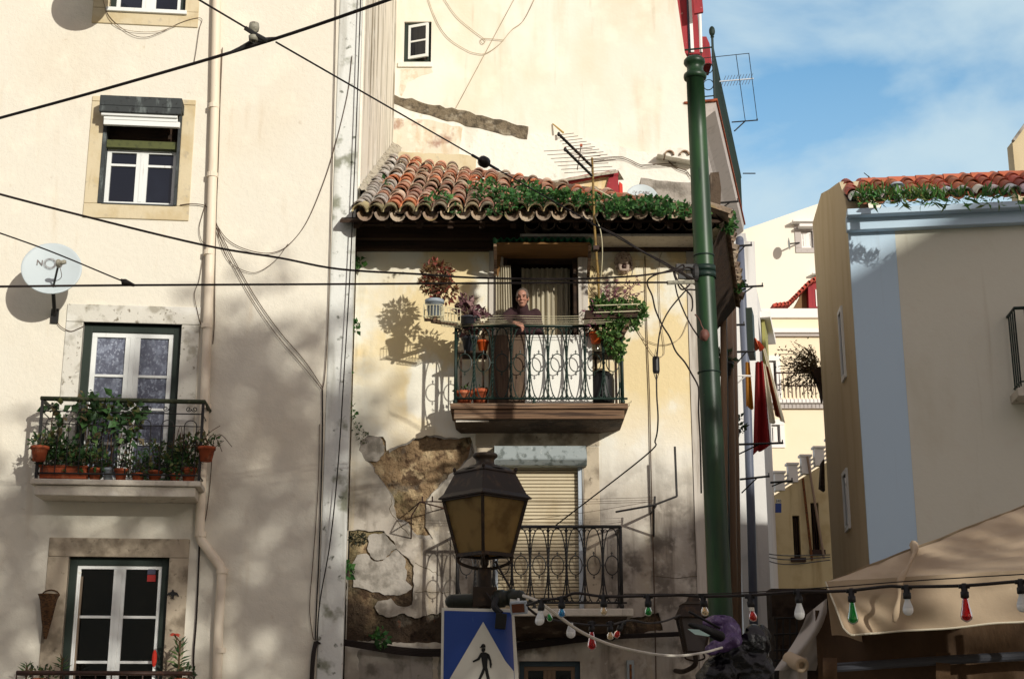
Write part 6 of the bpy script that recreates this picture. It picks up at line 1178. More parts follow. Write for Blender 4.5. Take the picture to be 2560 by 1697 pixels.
def bulb(label, x, y, Y, prof, mt, sc=1.0, lean=(0, 0), cap=None, fil=False, sock=True):
    """x, y: pixel of the cable point the socket hangs from"""
    t = T("light_bulb", label, "bulb", BL); p_ = Q(x, y, Y); d = V((lean[0], lean[1], 1)).normalized(); L_ = .0
    if sock:
        m = MB(); m.lathe([(0, .012), (.012, .012), (.017, .0), (.017, -.03), (.022, -.032), (.022, -.062), (.016, -.066), (0, -.066)], p_, d, 14, cap=False); m.bar(p_-V((.028, 0, .004)), p_+V((.028, 0, -.004)), .016, .022); P(m, "socket", SOCKET, t, smooth=True); L_ = .062
    if cap: m = MB(); m.lathe([(0, .0), (.0155, 0), (.0155, -.026), (0, -.026)], p_-d*L_, d, 14, cap=False); P(m, "collar", cap, t); L_ += .024
    m = MB(); m.lathe([(r*sc, h*sc) for r, h in prof], p_-d*L_, d, 20, cap=False)
    g_ = P(m, "glass_bulb", mt, t, smooth=True)
    if prof is A60: m = MB(); m.lathe([(r*sc*1.006, h*sc) for r, h in prof[1:5]]+[(.0293*sc, -.057*sc)], p_-d*L_, d, 20, cap=False); P(m, "bulb_base", mat("bulb_base", S(206, 208, 206), .45) if "bulb_base" not in bpy.data.materials else bpy.data.materials["bulb_base"], g_, smooth=True)
    if fil:
        m = MB(); m.tube([p_-d*(L_+.012)+V((k*.006, 0, -.01*(k % 2))) for k in (-1, 0, 1)], .0025, 5); m.tube([p_-d*(L_), p_-d*(L_+.025)], .003, 5); P(m, "filament", FILAMENT, t)
bulb("white bulb nearest the lamp, hanging just right of the floodlight", 1355, 1500, 9.2, A60, BULBWHITE, 1.0, (.12, 0))
bulb("blue bulb, the only blue one on the string", 1404, 1494, 9.1, G45, BBLUE, 1.05)
bulb("clear bulb with amber filament in front of the black lower railing", 1509, 1490, 8.95, G45, BAMBER, .95, fil=True)
bulb("small round green bulb in front of the grey wall", 1620, 1489, 8.8, G45, BGREEN, 1.05)
bulb("clear bulb with amber filament in front of the green pole", 1757, 1488, 8.6, G45, BAMBER, 1.05, (-.1, 0), fil=True)
bulb("orange-red bulb with a white collar right of the green pole", 1874, 1489, 8.4, G45, BORANGE, 1.1, (-.12, 0), cap=WHITECERAMIC)
bulb("white bulb in front of the ochre alley wall", 1996, 1478, 8.2, A60, BULBWHITE, 1.0)
bulb("large green teardrop bulb in front of the canopy corner", 2128, 1475, 8.0, ST, BGREEN, .95)
bulb("white bulb in front of the canopy beside the hanging strap", 2266, 1466, 7.8, A60, BULBWHITE, .95)
bulb("large red teardrop bulb in front of the canopy", 2410, 1463, 7.6, ST, BRED, .98)
bulb("white bulb cut by the right edge of the photo", 2551, 1452, 7.4, A60, BULBWHITE, 1.0)
bulb("white bulb on the lower string under the lower balcony", 1427, 1556, 10.3, A60, BULBWHITE, 1.12, sock=False)
bulb("long glossy red bulb crossed by the white cable", 1479, 1555, 10.5, ST, BRED, 1.05, sock=True)
bulb("small clear bulb with amber filament on the lower string", 1525, 1556, 10.7, G45, BAMBER, 1.1, fil=True)
bulb("small dim red bulb tilted at the end of the lower string", 1556, 1556, 10.9, G45, BORANGE, 1.1, (.5, 0))
bulb("little green bulb half hidden behind the first white bulb", 1372, 1534, 9.7, G45, BGREEN, .9, (-.2, 0), sock=False)

# ------------------------------------------------------------------ dark wall lantern, led lamp, bags
t = T("wall_lantern", "dark unlit wall lantern on the corner of the old house beside the green pole", "wall lantern"); wl_ = Q(1735, 1570, 17.2)
def wz(y): return Q(1735, y, 17.2).z
m = MB()
def loft2(m, lv):
    vs = []
    for h, z in lv: vs += [V((wl_.x, wl_.y, z))+V((a*h, b*h, 0)) for a, b in ((-1, -1), (1, -1), (1, 1), (-1, 1))]
    n_ = len(lv); m.add(vs, [(i*4+j, i*4+(j+1) % 4, (i+1)*4+(j+1) % 4, (i+1)*4+j) for i in range(n_-1) for j in range(4)]+[(0, 1, 2, 3), tuple((n_-1)*4+j for j in range(4))])
loft2(m, [(.2, wz(1546)), (.21, wz(1543)), (.15, wz(1514)), (.155, wz(1511)), (.08, wz(1503)), (.05, wz(1490))]); P(m, "lantern_roof", LAMPIRON, t)
m = MB()
for a, b in ((-1, -1), (1, -1), (1, 1), (-1, 1)): m.bar(V((wl_.x+a*.18, wl_.y+b*.18, wz(1546))), V((wl_.x+a*.11, wl_.y+b*.11, wz(1628))), .022); 
loft2(m, [(.12, wz(1628)), (.12, wz(1632))]); m.tube(cat([V((wl_.x, wl_.y, wz(1630))), V((wl_.x, wl_.y, wz(1660))), V((wl_.x-.1, wl_.y+.3, wz(1675))), V((wl_.x-.15, 18.0, wz(1670)))]), .03, 8)
for s in (-1, 1): m.tube(cat([V((wl_.x+s*.1, wl_.y, wz(1632))), V((wl_.x+s*.11, wl_.y, wz(1645))), V((wl_.x, wl_.y, wz(1652)))]), .012, 6)
fr_ = P(m, "lantern_frame", LAMPIRON, t); m = MB(); loft2(m, [(.105, wz(1627)), (.172, wz(1547))]); P(m, "glass_pane", mat("grey_lamp_glass", S(86, 80, 78), .25, layers=[(6, S(60, 54, 50), .5, .7, .6)]), fr_)
t = T("led_street_light", "flat black led lamp head with pale lens sticking out beside the purple bag", "lamp"); a_, b_ = Q(1716, 1566, 13.2), Q(1800, 1590, 13.4)
m = MB(); d_ = (b_-a_).normalized(); m.limb([a_+V((.03, 0, .02)), a_.lerp(b_, .5)+V((0, 0, .02)), b_], [.018, .04, .05], 10); m.tube([Q(1722, 1528, 13.3), Q(1800, 1570, 13.5)], .012, 6); P(m, "lamp_head", BLACKPLASTIC, t, smooth=True)
m = MB(); up_ = V((0, -.7, -.7)); m.prism([Q(1719, 1571, 13.12), Q(1748, 1573, 13.12), Q(1776, 1588, 13.16), Q(1770, 1590, 13.16), Q(1738, 1585, 13.12)], V((0, .012, .0))); P(m, "lens", LEDLENS, t)
def bag(name, lab, pieces, mt, seed, amp, vs_=.02, extra=None):
    b = MB()
    for c, r in pieces: b.ell(c, r)
    bm_ = bake(b, [("REMESH", dict(mode='VOXEL', voxel_size=vs_))])
    for i, v in enumerate(bm_.v):
        q = v+noise.noise_vector(v*3)*.12; w1 = 1-2*abs(noise.noise(q*V((6, 6, 3))+V((seed, 0, 0)))); w2 = noise.noise(v*9+V((seed, 3, 0))); w3 = 1-2*abs(noise.noise(q*V((15, 15, 9))+V((seed, 7, 1)))); dd_ = noise.noise_vector(v*4+V((0, seed, 0)))
        out = V((v.x-pieces[0][0].x, v.y-pieces[0][0].y, 0)); out = out.normalized() if out.length > 1e-5 else V((0, -1, 0))
        bm_.v[i] = v + out*amp*(w1*1.1+w2*.3+w3*.7-.7)+dd_*amp*.5
    return TM(bm_, name, mt, lab, "bag", smooth=True)
bag("bin_bag", "crumpled glossy black bin bag wrapped round the foot of the green pole", [(Q(1835, 1650, 13.75), (.2, .2, .22)), (Q(1885, 1612, 13.75), (.13, .14, .2)), (Q(1905, 1585, 13.8), (.06, .08, .1)), (Q(1800, 1690, 13.7), (.2, .2, .2)), (Q(1880, 1690, 13.75), (.2, .2, .3)), (Q(1820, 1760, 13.75), (.36, .25, .3))], BLACKBAG, 3, .034, .013)
bag("purple_bag", "translucent purple plastic bag tied over the black bag on the pole", [(Q(1800, 1556, 13.74), (.14, .16, .07)), (Q(1822, 1578, 13.68), (.11, .14, .09)), (Q(1828, 1598, 13.6), (.08, .1, .08)), (Q(1800, 1614, 13.58), (.1, .1, .06)), (Q(1778, 1624, 13.58), (.06, .08, .05))], PURPLEBAG, 8, .03, .011)

# ------------------------------------------------------------------ market canopy
CA = Q(2064, 1453, 9.0); CB = Q(2760, 1412, 8.5); CT = Q(2760, 1180, 10.4); CD = V((3.5, 11.8, CA.z)); CE = V((CB.x+.6, 11.4, CB.z))
t = T("market_canopy", "beige canvas stall canopy with dappled shade at the lower right", "canopy")
m = MB()
def tri_sheet(m, a, b, c, n_, sag):
    idx = {}; 
    for i in range(n_+1):
        for j in range(n_+1-i):
            u, v = i/n_, j/n_; w_ = 1-u-v; p_ = a*w_+b*u+c*v; p_ = p_-V((0, 0, sag*27*u*v*w_+sag*4*(u*v+v*w_+u*w_)*.25)); ra_ = math.atan2(v, u+.001); p_ = p_+V((0, 0, .016*math.sin(ra_*23)*min(1, (u+v)*4)*w_+.012*noise.noise(V((p_.x*2.2, p_.y*2.2, 1)))+.01*noise.noise(V((p_.x*9, p_.y*3+p_.z*8, 4))))); idx[i, j] = len(m.v); m.v.append(p_)
    for i in range(n_):
        for j in range(n_-i):
            m.f.append((idx[i, j], idx[i+1, j], idx[i, j+1])); m.c.append((1, 1, 1)); m.m.append(0)
            if i+j < n_-1: m.f.append((idx[i+1, j], idx[i+1, j+1], idx[i, j+1])); m.c.append((1, 1, 1)); m.m.append(0)
tri_sheet(m, CA, CB, CT, 30, .05); tri_sheet(m, CB, CE, CT, 12, .03); tri_sheet(m, CE, CD, CT, 12, .03); tri_sheet(m, CD, CA, CT, 16, .02); P(m, "top", CANVAS, t, smooth=True)
m = MB(); eA = CB-CA; LA = eA.length
def val(s, q):
    p_ = CA+eA*s; drop = .335-.04*s; tp_ = min(1, s*LA/.09); drop *= (.55+.45*math.sqrt(max(0, 1-(1-tp_)**2))) if s*LA < .09 else 1; z = -drop*q; an = math.atan2(q*.33, s*LA+.02); rd = math.hypot(q*.33, s*LA); crs = .035*math.sin(an*17)*min(1, rd*3)/(1+rd*1.1); fold = .02*math.sin(s*LA*4.3+q*2.2)*q+.035*noise.noise(V((s*LA*2.2-q*1.5, q*1.2, 3)))*q
    return p_+V((.05*q*(1-s), -.03*q-fold+crs*q, z+.01*noise.noise(V((s*6, 1, 1)))*q))
m.sheet(val, 120, 12); P(m, "valance", CANVAS, t, "hanging front valance with soft folds", smooth=True)
m = MB(); m.tube([val(s/60, 1)+V((0, -.003, 0)) for s in range(61)], .006, 5); m.tube([val(0, q/6) for q in range(7)], .006, 5); P(m, "hem", CREAMCLOTH, t)
m = MB(); m.sheet(lambda s, q: CA.lerp(CD, s)+V((.02*q, 0, -.33*q+.01*math.sin(s*20)*q)), 30, 4); P(m, "side_valance", CANVAS, t, smooth=True)
m = MB(); m.tube([CD-V((0, 0, .03)), V((CD.x, CD.y, 0))], .025, 8); m.tube([CB-V((0, -.1, .05)), V((CB.x, CB.y+.1, 0))], .025, 8); P(m, "frame_pole", ALU, t)
m = MB(); hA = lambda f: CA.lerp(CT, f); s0_ = Q(2285, 1362, 9.45)
stp = [s0_+V((0, .02, .02)), Q(2288, 1375, 9.2), Q(2268, 1420, 8.9), Q(2250, 1452, 8.74), Q(2248, 1490, 8.71), Q(2240, 1530, 8.72), Q(2236, 1553, 8.74)]; cs = cat(stp, 5); wd_ = V((.03, 0, .012))
wv_ = lambda i: .016+.006*math.sin(i*.55)
m.tube(cs, [wv_(i) for i in range(len(cs))], 7)
for i, v in enumerate(m.v): c_ = cs[i//7]; m.v[i] = V((v.x, c_.y+(v.y-c_.y)*.3, v.z))
m.limb([s0_, Q(2286, 1378, 9.3)], [.03, .02], 8); P(m, "tie_strap", CANVAS, t, "twisted cloth strap tied over the ridge", smooth=True)
# tarps under the canopy
t = T("stall_tarp", "dark brown tarpaulin wall hanging under the canopy", "tarpaulin"); m = MB()
TA, TB = Q(2040, 1570, 9.7), Q(2760, 1550, 9.3)
m.sheet(lambda s, q: TA.lerp(TB, s)+V((0, .06*noise.noise(V((s*9, q*3, 0)))+.03*math.sin(s*16+q*3), -1.9*q+.12)), 80, 12); P(m, "sheet", TARP, t, smooth=True)
m = MB(); m.tube([Q(2085, 1668, 9.45), Q(2380, 1648, 9.35), Q(2700, 1632, 9.2)], .03, 10); P(m, "cross_bar", DARKPOT, t); m = MB()
for x, y in ((2075, 1668), (2358, 1655)): m = MB(); m.sheet(lambda s, q: Q(x-18+36*s, y-25+70*q, 9.38-.05*math.sin(q*3)), 6, 8); P(m, "bar_sleeve", TARP, t, smooth=True)
m = MB(); m.sheet(lambda s, q: Q(1995+50*s+ (22*(1-q)+6*math.sin(q*4))*(1) - 55*q*(1-s), 1535+140*q-40*s*(1-q), 9.8+.15*math.sin(s*5+q*4)), 14, 16); TM(m, "hanging_cloth", GREYCLOTH, "pale grey cloth hanging beside the left edge of the canopy", "cloth", smooth=True)
m = MB(); m.sheet(lambda s, q: Q(1948+70*s, 1665-25*s+75*q, 9.7+.06*math.sin(s*7)), 10, 8); TM(m, "hanging_cloth", GREYCLOTH, "lower grey cloth corner in front of the dark alley foot", "cloth", smooth=True)
rc = Q(2004, 1662, 9.5); m = MB(); rdv = V((.12, -.95, -.2)).normalized(); m.lathe([(.048, -.25), (.05, .0), (.046, .012), (.022, .012), (.02, -.03)], rc, rdv, 18, cap=False); m.lathe([(.0, -.02), (.021, -.02)], rc, rdv, 18, cap=False); TM(m, "fabric_roll", CANVAS, "roll of beige fabric seen end-on beside the canopy", "roll", smooth=True)
# ------------------------------------------------------------------ right building
RB = T("corner_building", "low olive-cream corner building with a tiled roof on the right", "building")
ztop = 8.25; strip = PR.uz(2268, 1000)[0]; PS = Plane((4.6, 18.4, 0), u=V((math.sin(R(6)), math.cos(R(6)), 0)), n=V((-math.cos(R(6)), math.sin(R(6)), 0)))
m = MB(); m.wall(PR, [(strip, 0), (9, 0), (9, ztop), (strip, ztop)], (), 0, -.4); P(m, "front_wall", RIGHTCREAM, RB)
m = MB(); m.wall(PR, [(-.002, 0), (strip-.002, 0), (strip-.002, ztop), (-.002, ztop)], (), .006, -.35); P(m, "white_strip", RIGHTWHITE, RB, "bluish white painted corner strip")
m = MB(); m.pbox(PR, -.03, 9, ztop-.22, ztop-.0, 0, .14); m.pbox(PR, -.03, 9, ztop-.06, ztop+.03, .14, .3); P(m, "eave_moulding", RIGHTWHITE, RB, bevel=.01)
m = MB(); gz = [PS.uz(2113, 500), PS.uz(2098, 455), PS.uz(2088, 462), PS.uz(2072, 474), PS.uz(2053, 484)]
pg = [(0, 0), (4.1, 0), (4.1, gz[-1][1])] + [(min(max(u, .02), 4.1), z) for u, z in gz[::-1]] + [(0, ztop+.1)]
m.wall(PS, pg, (), 0, -.3); sdw = P(m, "side_wall", RIGHTTAN, RB, "tan side wall facing the alley")
for px0, py0, px1, py1 in ((2103, 760, 2112, 960), (2112, 1170, 2124, 1330)):
    u0, u1, z0, z1 = PS.rect(px0, py0, px1, py1); u0, u1 = min(u0, u1), max(u0, u1); m = MB()
    for a in ((u0, u0+.06, z0, z1), (u1-.06, u1, z0, z1), (u0+.06, u1-.06, z0, z0+.06), (u0+.06, u1-.06, z1-.06, z1)): m.pbox(PS, *a, -.02, .03)
    f_ = P(m, "side_window", WHITEWOOD, sdw); m = MB(); m.pbox(PS, u0+.05, u1-.05, z0+.05, z1-.05, -.02, .01); P(m, "pane", GLASS, f_)
m = MB(); m.add([PR.at(.35, 0, -.45), PR.at(8.9, 0, -.45), PR.at(8.9, 0, -4.4), PR.at(.8, 0, -4.2)] + [PR.at(.35, ztop, -.45), PR.at(8.9, ztop, -.45), PR.at(8.9, ztop+.2, -4.4), PR.at(.8, ztop+.2, -4.2)], [(4, 5, 6, 7), (1, 2, 6, 5), (2, 3, 7, 6), (3, 0, 4, 7)]); P(m, "core", ROOM, RB)
# roof
SR = R(30); rr0 = PR.at(0, ztop+.09, .36); RD = (PR.n*math.cos(SR)-V((0, 0, 1))*math.sin(SR)); RN = (PR.n*math.sin(SR)+V((0, 0, 1))*math.cos(SR)); m = MB(); ch_ = MB(); ec = MB()
for i in range(42):
    for j in range(4):
        p_ = rr0+PR.u*(.1+i*.205)-RD*(j*.36); 
        if i == 0 and j > 0: pass
        p_ = p_+PR.u*rnd.gauss(0, .007)+RN*rnd.gauss(0, .006); f = rnd.uniform(.6, 1.2); m.tint = (.46*f, (.14+rnd.uniform(-.03, .05))*f, .08*f)
        if j == 0: ec.tint = tuple(c*rnd.uniform(.85, 1.1) for c in (.66, .64, .6)); tile(ec, p_+RN*.035, (RD+RN*.04).normalized(), PR.u, RN, .42, .092, .078)
        else: tile(m, p_+RN*.035, (RD+RN*.04).normalized(), PR.u, RN, .42, .09, .078)
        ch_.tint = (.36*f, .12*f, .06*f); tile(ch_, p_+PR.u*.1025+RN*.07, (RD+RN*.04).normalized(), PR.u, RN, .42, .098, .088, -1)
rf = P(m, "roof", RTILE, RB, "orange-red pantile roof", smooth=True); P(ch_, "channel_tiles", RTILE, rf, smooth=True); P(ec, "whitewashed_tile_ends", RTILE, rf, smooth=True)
m = MB(); 
for i in range(24): p_ = rr0-RD*1.32-RN*.05+PR.u*(.3+i*.38); f = rnd.uniform(.85, 1.1); m.tint = (.42*f, .12*f, .06*f); tile(m, p_+RN*.06, -PR.u, RN.cross(PR.u), RN, .44, .11, .095)
P(m, "ridge_tiles", RTILE, rf, smooth=True)
m = MB(); m.add([rr0-RD*.1, rr0-RD*.1+PR.u*8.8, rr0-RD*1.3+PR.u*8.8, rr0-RD*1.3], [(0, 1, 2, 3)]); P(m, "roof_bed", RTILE, rf)
def rp_(px, py): return PR.pt(px, py, .2)
m = MB(); YG = [(.05, .16, .04), (.09, .22, .05), (.14, .2, .05)]
rplane = Plane(rr0, u=PR.u, n=RN)
for px, n in ((2150, 40), (2168, 70), (2185, 70), (2210, 60), (2222, 40), (2250, 60), (2268, 50), (2300, 50), (2325, 70), (2345, 50), (2372, 40), (2405, 60), (2440, 24), (2470, 40), (2500, 30), (2545, 30)):
    p_ = rplane.pt(px, 505, .1); m.foliage(p_+V((0, 0, .06)), (.09, .1, .1), n, .11, YG, .22, .9)
TM(m, "roof_grass", LEAF, None, None, kind="stuff")
t = T("roof_vent", "small metal vent cowl among the weeds on the right roof", "vent"); p_ = rplane.pt(2245, 495, .1); m = MB(); m.lathe([(.05, -.05), (.05, .16)], p_, k=12); P(m, "pipe", ALU, t, smooth=True); m = MB(); m.lathe([(.1, .17), (.06, .21), (.0, .22)], p_, k=14, cap=False); P(m, "cowl", ALU, t, smooth=True)
m = MB(); q = Q(2172, 448, 24); m.tube([q-V((0, 0, .3)), q+V((0, 0, .06))], .012, 5); m.tube([q+V((-.08, 0, .12)), q+V((.03, 0, .02))], .008, 5); TM(m, "aerial_stub", BLACKIRON, "tiny aerial poking above the right roof ridge", "aerial")
# balcony cut by the right edge
off = .42; u0 = PR.uz(2543, 860, off)[0]; zt_ = PR.uz(2550, 770, off)[1]; zb_ = PR.uz(2550, 965, off)[1]
m = MB(); m.tube([PR.at(u0, zt_, 0), PR.at(u0, zt_, off), PR.at(u0+1.4, zt_, off)], .022, 6); rl = P(m, "balcony_railing", GREENIRON, RB, "dark green balcony railing cut by the right edge")
m = MB()
for d in (.06, .18, .3, .42): m.tube([PR.at(u0, zb_, d), PR.at(u0, zt_, d)], .011, 5)
for k in range(11): m.tube([PR.at(u0+.13*k, zb_, off), PR.at(u0+.13*k, zt_, off)], .011, 5)
m.tube([PR.at(u0, zb_+.06, 0), PR.at(u0, zb_+.06, off), PR.at(u0+1.4, zb_+.06, off)], .012, 5); P(m, "railing_bars", GREENIRON, rl)
m = MB(); m.pbox(PR, u0-.06, u0+1.5, zb_-.14, zb_-.03, -.02, off+.06); P(m, "balcony_slab", SLAB, RB, bevel=.01)
# neighbour rising at the right edge
NB = T("neighbour_building", "tall tan building with a sloping roof edge behind the right roof, at the right edge", "building")
np_ = Plane((0, 25, 0), 0); e0, e1, e2 = np_.uz(2531, 355), np_.uz(2560, 318), np_.uz(2531, 450)
m = MB(); m.wall(np_, [(e2[0], 0), (e2[0]+.35*0+11, 0), (e2[0]+11, e1[1]+1.9), (e1[0]+1.2, e1[1]+1.6), e1, (e0[0], e0[1])], (), 0, -.3); b_ = len(m.v); P(m, "wall", RIGHTTAN, NB)
m = MB(); kx = e0[0]*6/25; m.add([np_.at(e0[0]+.02, 0, -.3), np_.at(e0[0]+11, 0, -.3), np_.at(e0[0]+11+kx, 0, -6), np_.at(e0[0]+kx+.3, 0, -6), np_.at(e0[0]+.02, e0[1], -.3), np_.at(e0[0]+11, e1[1]+1.7, -.3), np_.at(e0[0]+11+kx, e1[1]+1.7, -6), np_.at(e0[0]+kx+.3, e0[1], -6)], [(0, 1, 5, 4), (1, 2, 6, 5), (2, 3, 7, 6), (3, 0, 4, 7), (4, 5, 6, 7)]); P(m, "rear_wing", RIGHTTAN, NB)
m = MB(); a, b = np_.at(*e0, .04), np_.at(e1[0]+1.2, e1[1]+1.6, .04); m.bar(a, b, .1, .05); P(m, "roof_edge", OLDCOAT, NB)

# ------------------------------------------------------------------ alley: white house on the left, retaining wall, far houses
AW = T("alley_house", "narrow white alley house with a slate pipe and olive shutter behind the green pole", "building")
pw = Plane((5.3, 30.5, 0), u=al, n=aln); m = MB(); hz_ = pw.uz(1880, 622)[1]
wdw = pw.rect(1908, 1295, 1921, 1430)
m.wall(pw, [(-.2, 0), (7.4, 0), (7.4, 11.9), (4.2, 11.95), (2.6, 12.0), (1.8, 12.2), (0, 12.2), (-.2, 12.2)], [hole(wdw)] if wdw[1] > wdw[0] else (), 0, -.3); P(m, "wall", ALLEYWHITE, AW)
m = MB(); m.box((5.15, 30.4, 6.0), (.6, .2, 12)); P(m, "end_wall", ALLEYWHITE, AW)
if wdw[1] > wdw[0]: casement(pw, AW, *wdw, -.12, WHITEWOOD, DARKGLASS, cols=1, bars=(.5,))
m = MB(); m.pbox(pw, 4.6, 6.0, 9.5, 11.5, .02, .1); P(m, "olive_shutter", OLIVE, AW, "yellow-olive shutter high on the white wall")
m = MB(); m.pbox(pw, 4.4, 7.2, 11.5, 11.65, 0, .25); P(m, "ledge", TRIMWHITE, AW)
m = MB(); m.tube([Q(1849, 600, 29.6), Q(1856, 750, 29.6), Q(1868, 1000, 29.6), Q(1878, 1300, 29.6), Q(1888, 1700, 29.6)], .09, 12); m.ell(Q(1849, 600, 29.6), (.09, .09, .09)); P(m, "slate_pipe", BLUEPIPE, AW, "thick slate-blue pipe", smooth=True)
for (x0, x1, y0, Y, r, mt) in ((1808, 1815, 760, 21.0, .05, BROWNPIPE), (1822, 1838, 740, 22.6, .06, BROWNPIPE), (1832, 1850, 700, 23.6, .05, BROWNPIPE), (1812, 1824, 740, 22.0, .03, GREENIRON)):
    m = MB(); m.tube([Q(x0, y0, Y), Q((x0+x1)/2, 1150, Y), Q(x1, 1700, Y)], r, 10); TM(m, "downpipe", mt, {1808: "brown pipe nearest the green pole on the alley wall", 1822: "thick brown pipe second along the alley wall", 1832: "thin brown pipe beside the slate pipe in the alley", 1812: "thin dark green pipe high on the alley wall"}[x0], "pipe", "pipes on the alley wall", smooth=True)
m = MB(); m.wall(Plane((4.48, 26.2, 0), u=al, n=aln), [(0, 8.35), (.6, 8.35), (.6, 9.25), (0, 9.25)], (), .12, 0, closeback=True); TM(m, "dark_shutter", GREENWOOD, "dark green folded shutter above the hanging laundry", "shutter")
for x0, y0, x1, y1, yb, lab, mt in ((1800, 813, 1862, 812, 845, "line bracket on the alley wall just above the laundry", BLACKIRON), (1832, 880, 1886, 879, 915, "black line bracket the laundry hangs from", BLACKIRON), (1835, 938, 1880, 940, 962, "white line bracket behind the mustard cloth", TRIMWHITE), (1812, 1112, 1958, 1107, 1150, "long black bracket under the red cloth", BLACKIRON), (1850, 1198, 1924, 1190, 1232, "black line bracket low in the alley", BLACKIRON), (1926, 1206, 1982, 1202, 1215, "small black bracket in front of the ochre wall", BLACKIRON), (1845, 718, 1908, 715, 740, "black line bracket beside the olive shutter", BLACKIRON), (1835, 616, 1880, 613, 640, "black line bracket at the top of the slate pipe", BLACKIRON), (1795, 508, 1846, 504, 525, "black line bracket under the cornice end", BLACKIRON)):
    m = MB(); Y = 25.5 if x0 < 1850 else 27.5; m.tube([Q(x0, y0, Y), Q(x1, y1, Y)], .022 if mt is BLACKIRON else .018, 5); m.tube([Q(x0+4, yb, Y+.1), Q(x0+(x1-x0)*.62, y1+1, Y)], .014, 5); m.tube([Q(x1-2, y1, Y), Q(x1-2, y1-8, Y)], .012, 5); TM(m, "clothesline_bracket", mt, lab, "bracket", "line brackets along the alley wall")
def cloth(name, lab, p, mt, Y, folds, seed, n_=24):
    """p: pixel outline of the hanging piece: top-left, top-right, bottom-right, bottom-left"""
    m = MB(); a, b, c, d = [Q(x, y, Y) for x, y in p]
    m.sheet(lambda s, q: (a.lerp(b, s)).lerp(d.lerp(c, s), q)+V((.02*math.sin(s*9+seed), 0, 0))*q+V((0, (.03+.05*q)*math.sin(s*folds+seed+q), .02*math.sin(s*folds*.7)*q)), n_, 14); return TM(m, name, mt, lab, "laundry", "laundry hanging in the alley", smooth=True)
cloth("laundry", "long dark red cloth hanging in the alley", [(1889, 905), (1908, 902), (1929, 1112), (1882, 1136)], REDCLOTH, 26.6, 13, 1)
cloth("laundry", "mustard cloth hanging left of the red one", [(1864, 905), (1874, 905), (1885, 1022), (1863, 1018)], MUSTARD, 26.4, 8, 2)
cloth("laundry", "cream cloth hanging just behind the red one", [(1906, 905), (1913, 912), (1941, 1056), (1922, 1060)], CREAMCLOTH, 27.0, 9, 3)
cloth("laundry", "brown cloth between the cream and the pale roll", [(1912, 912), (1920, 918), (1953, 1046), (1938, 1040)], BROWNCLOTH, 27.3, 8, 4)
cloth("laundry", "pale rolled cloth at the right end of the laundry", [(1905, 865), (1913, 872), (1960, 1058), (1952, 1052)], CREAMCLOTH, 27.6, 6, 5)
cloth("laundry", "orange-pink cloth bunched at the top of the laundry", [(1878, 840), (1898, 852), (1908, 872), (1890, 876)], ORANGECLOTH, 26.5, 10, 6)
for lab, x, y, Y, r in (("dark leafy plant spilling from a pot low on the alley wall", 1832, 1085, 24.0, .22), ("scruffy plant on the alley wall beside the pole at balcony height", 1812, 920, 22.5, .14)):
    plant("potted_plant", lab, Q(x, y+18, Y), .14, .2, DARKPOT, [(0, 0, .08, r, r*.6, r, 110)], .09, [(.03, .06, .02), (.05, .09, .03)], cat_="potted plant")
# retaining wall with windows and white balustrade
RW = T("retaining_wall", "ochre wall with narrow windows closing the alley, white sloping balustrade on top", "wall"); pr_ = Plane((0, 38, 0), 0)
tl_, trr = pr_.uz(1938, 1236), pr_.uz(2075, 1150); w1, w2 = pr_.rect(1983, 1288, 2001, 1393), pr_.rect(2029, 1256, 2049, 1374)
m = MB(); m.wall(pr_, [(tl_[0]-1.2, 0), (trr[0]+1, 0), (trr[0]+1, trr[1]+.6), trr, tl_, (tl_[0]-1.2, tl_[1]-.7)], [hole(w1), hole(w2)], 0, -.4); P(m, "wall", OCHREWALL, RW)
for w_ in (w1, w2):
    m = MB(); m.pbox(pr_, *w_, -.25, -.2); wn = P(m, "window", DARKGLASS, RW); m = MB()
    for k in range(4): x = w_[0]+(w_[1]-w_[0])*(k+.5)/4; m.tube([pr_.at(x, w_[2], -.1), pr_.at(x, w_[3], -.1)], .012, 5)
    m.pbox(pr_, w_[0]-.1, w_[1]+.1, w_[2]-.12, w_[2]-.003, -.1, .1); P(m, "window_bars", BROWNIRON, wn)
m = MB()
for k in range(5):
    x = 1950+k*33; a = pr_.uz(x, 1229-(x-1938)*.63-0); m.pbox(pr_, a[0]-.13, a[0]+.13, a[1]-.05, a[1]+.42*1.0, -.2, .04); m.pbox(pr_, a[0]-.17, a[0]+.17, a[1]+.42, a[1]+.48, -.24, .08)
bal = P(m, "balustrade_post", TRIMWHITE, RW, bevel=.01); m = MB()
for dz in (.08, .2, .32): m.bar(pr_.at(tl_[0], tl_[1]+dz, -.08), pr_.at(trr[0], trr[1]+dz, -.08), .05, .05)
P(m, "balustrade_rail", TRIMWHITE, RW)
for x0, x1, y0, y1, lab, mt in ((2007, 2030, 1195, 1400, "rusty red pipe crossing the ochre wall, left one", RUST), (2018, 2060, 1140, 1395, "pale and rusty pipe crossing the ochre wall, right one", BROWNPIPE)):
    m = MB(); m.tube([pr_.pt(x0, y0, .1), pr_.pt(x1, y1, .1)], .035, 6); TM(m, "wall_pipe", mt, lab, "pipe")
for k, dy in enumerate((0, 10, 22)):
    m = MB(); m.tube(cat([Q(1870, 1375+dy*.3, 30), Q(1960, 1388+dy, 33), Q(2075, 1386+dy*.6, 36)], 6), .012, 4); TM(m, "alley_wire", CABLE, ("upper", "middle", "lower")[k]+" of three wires sagging across the alley before the ochre wall", "wire")
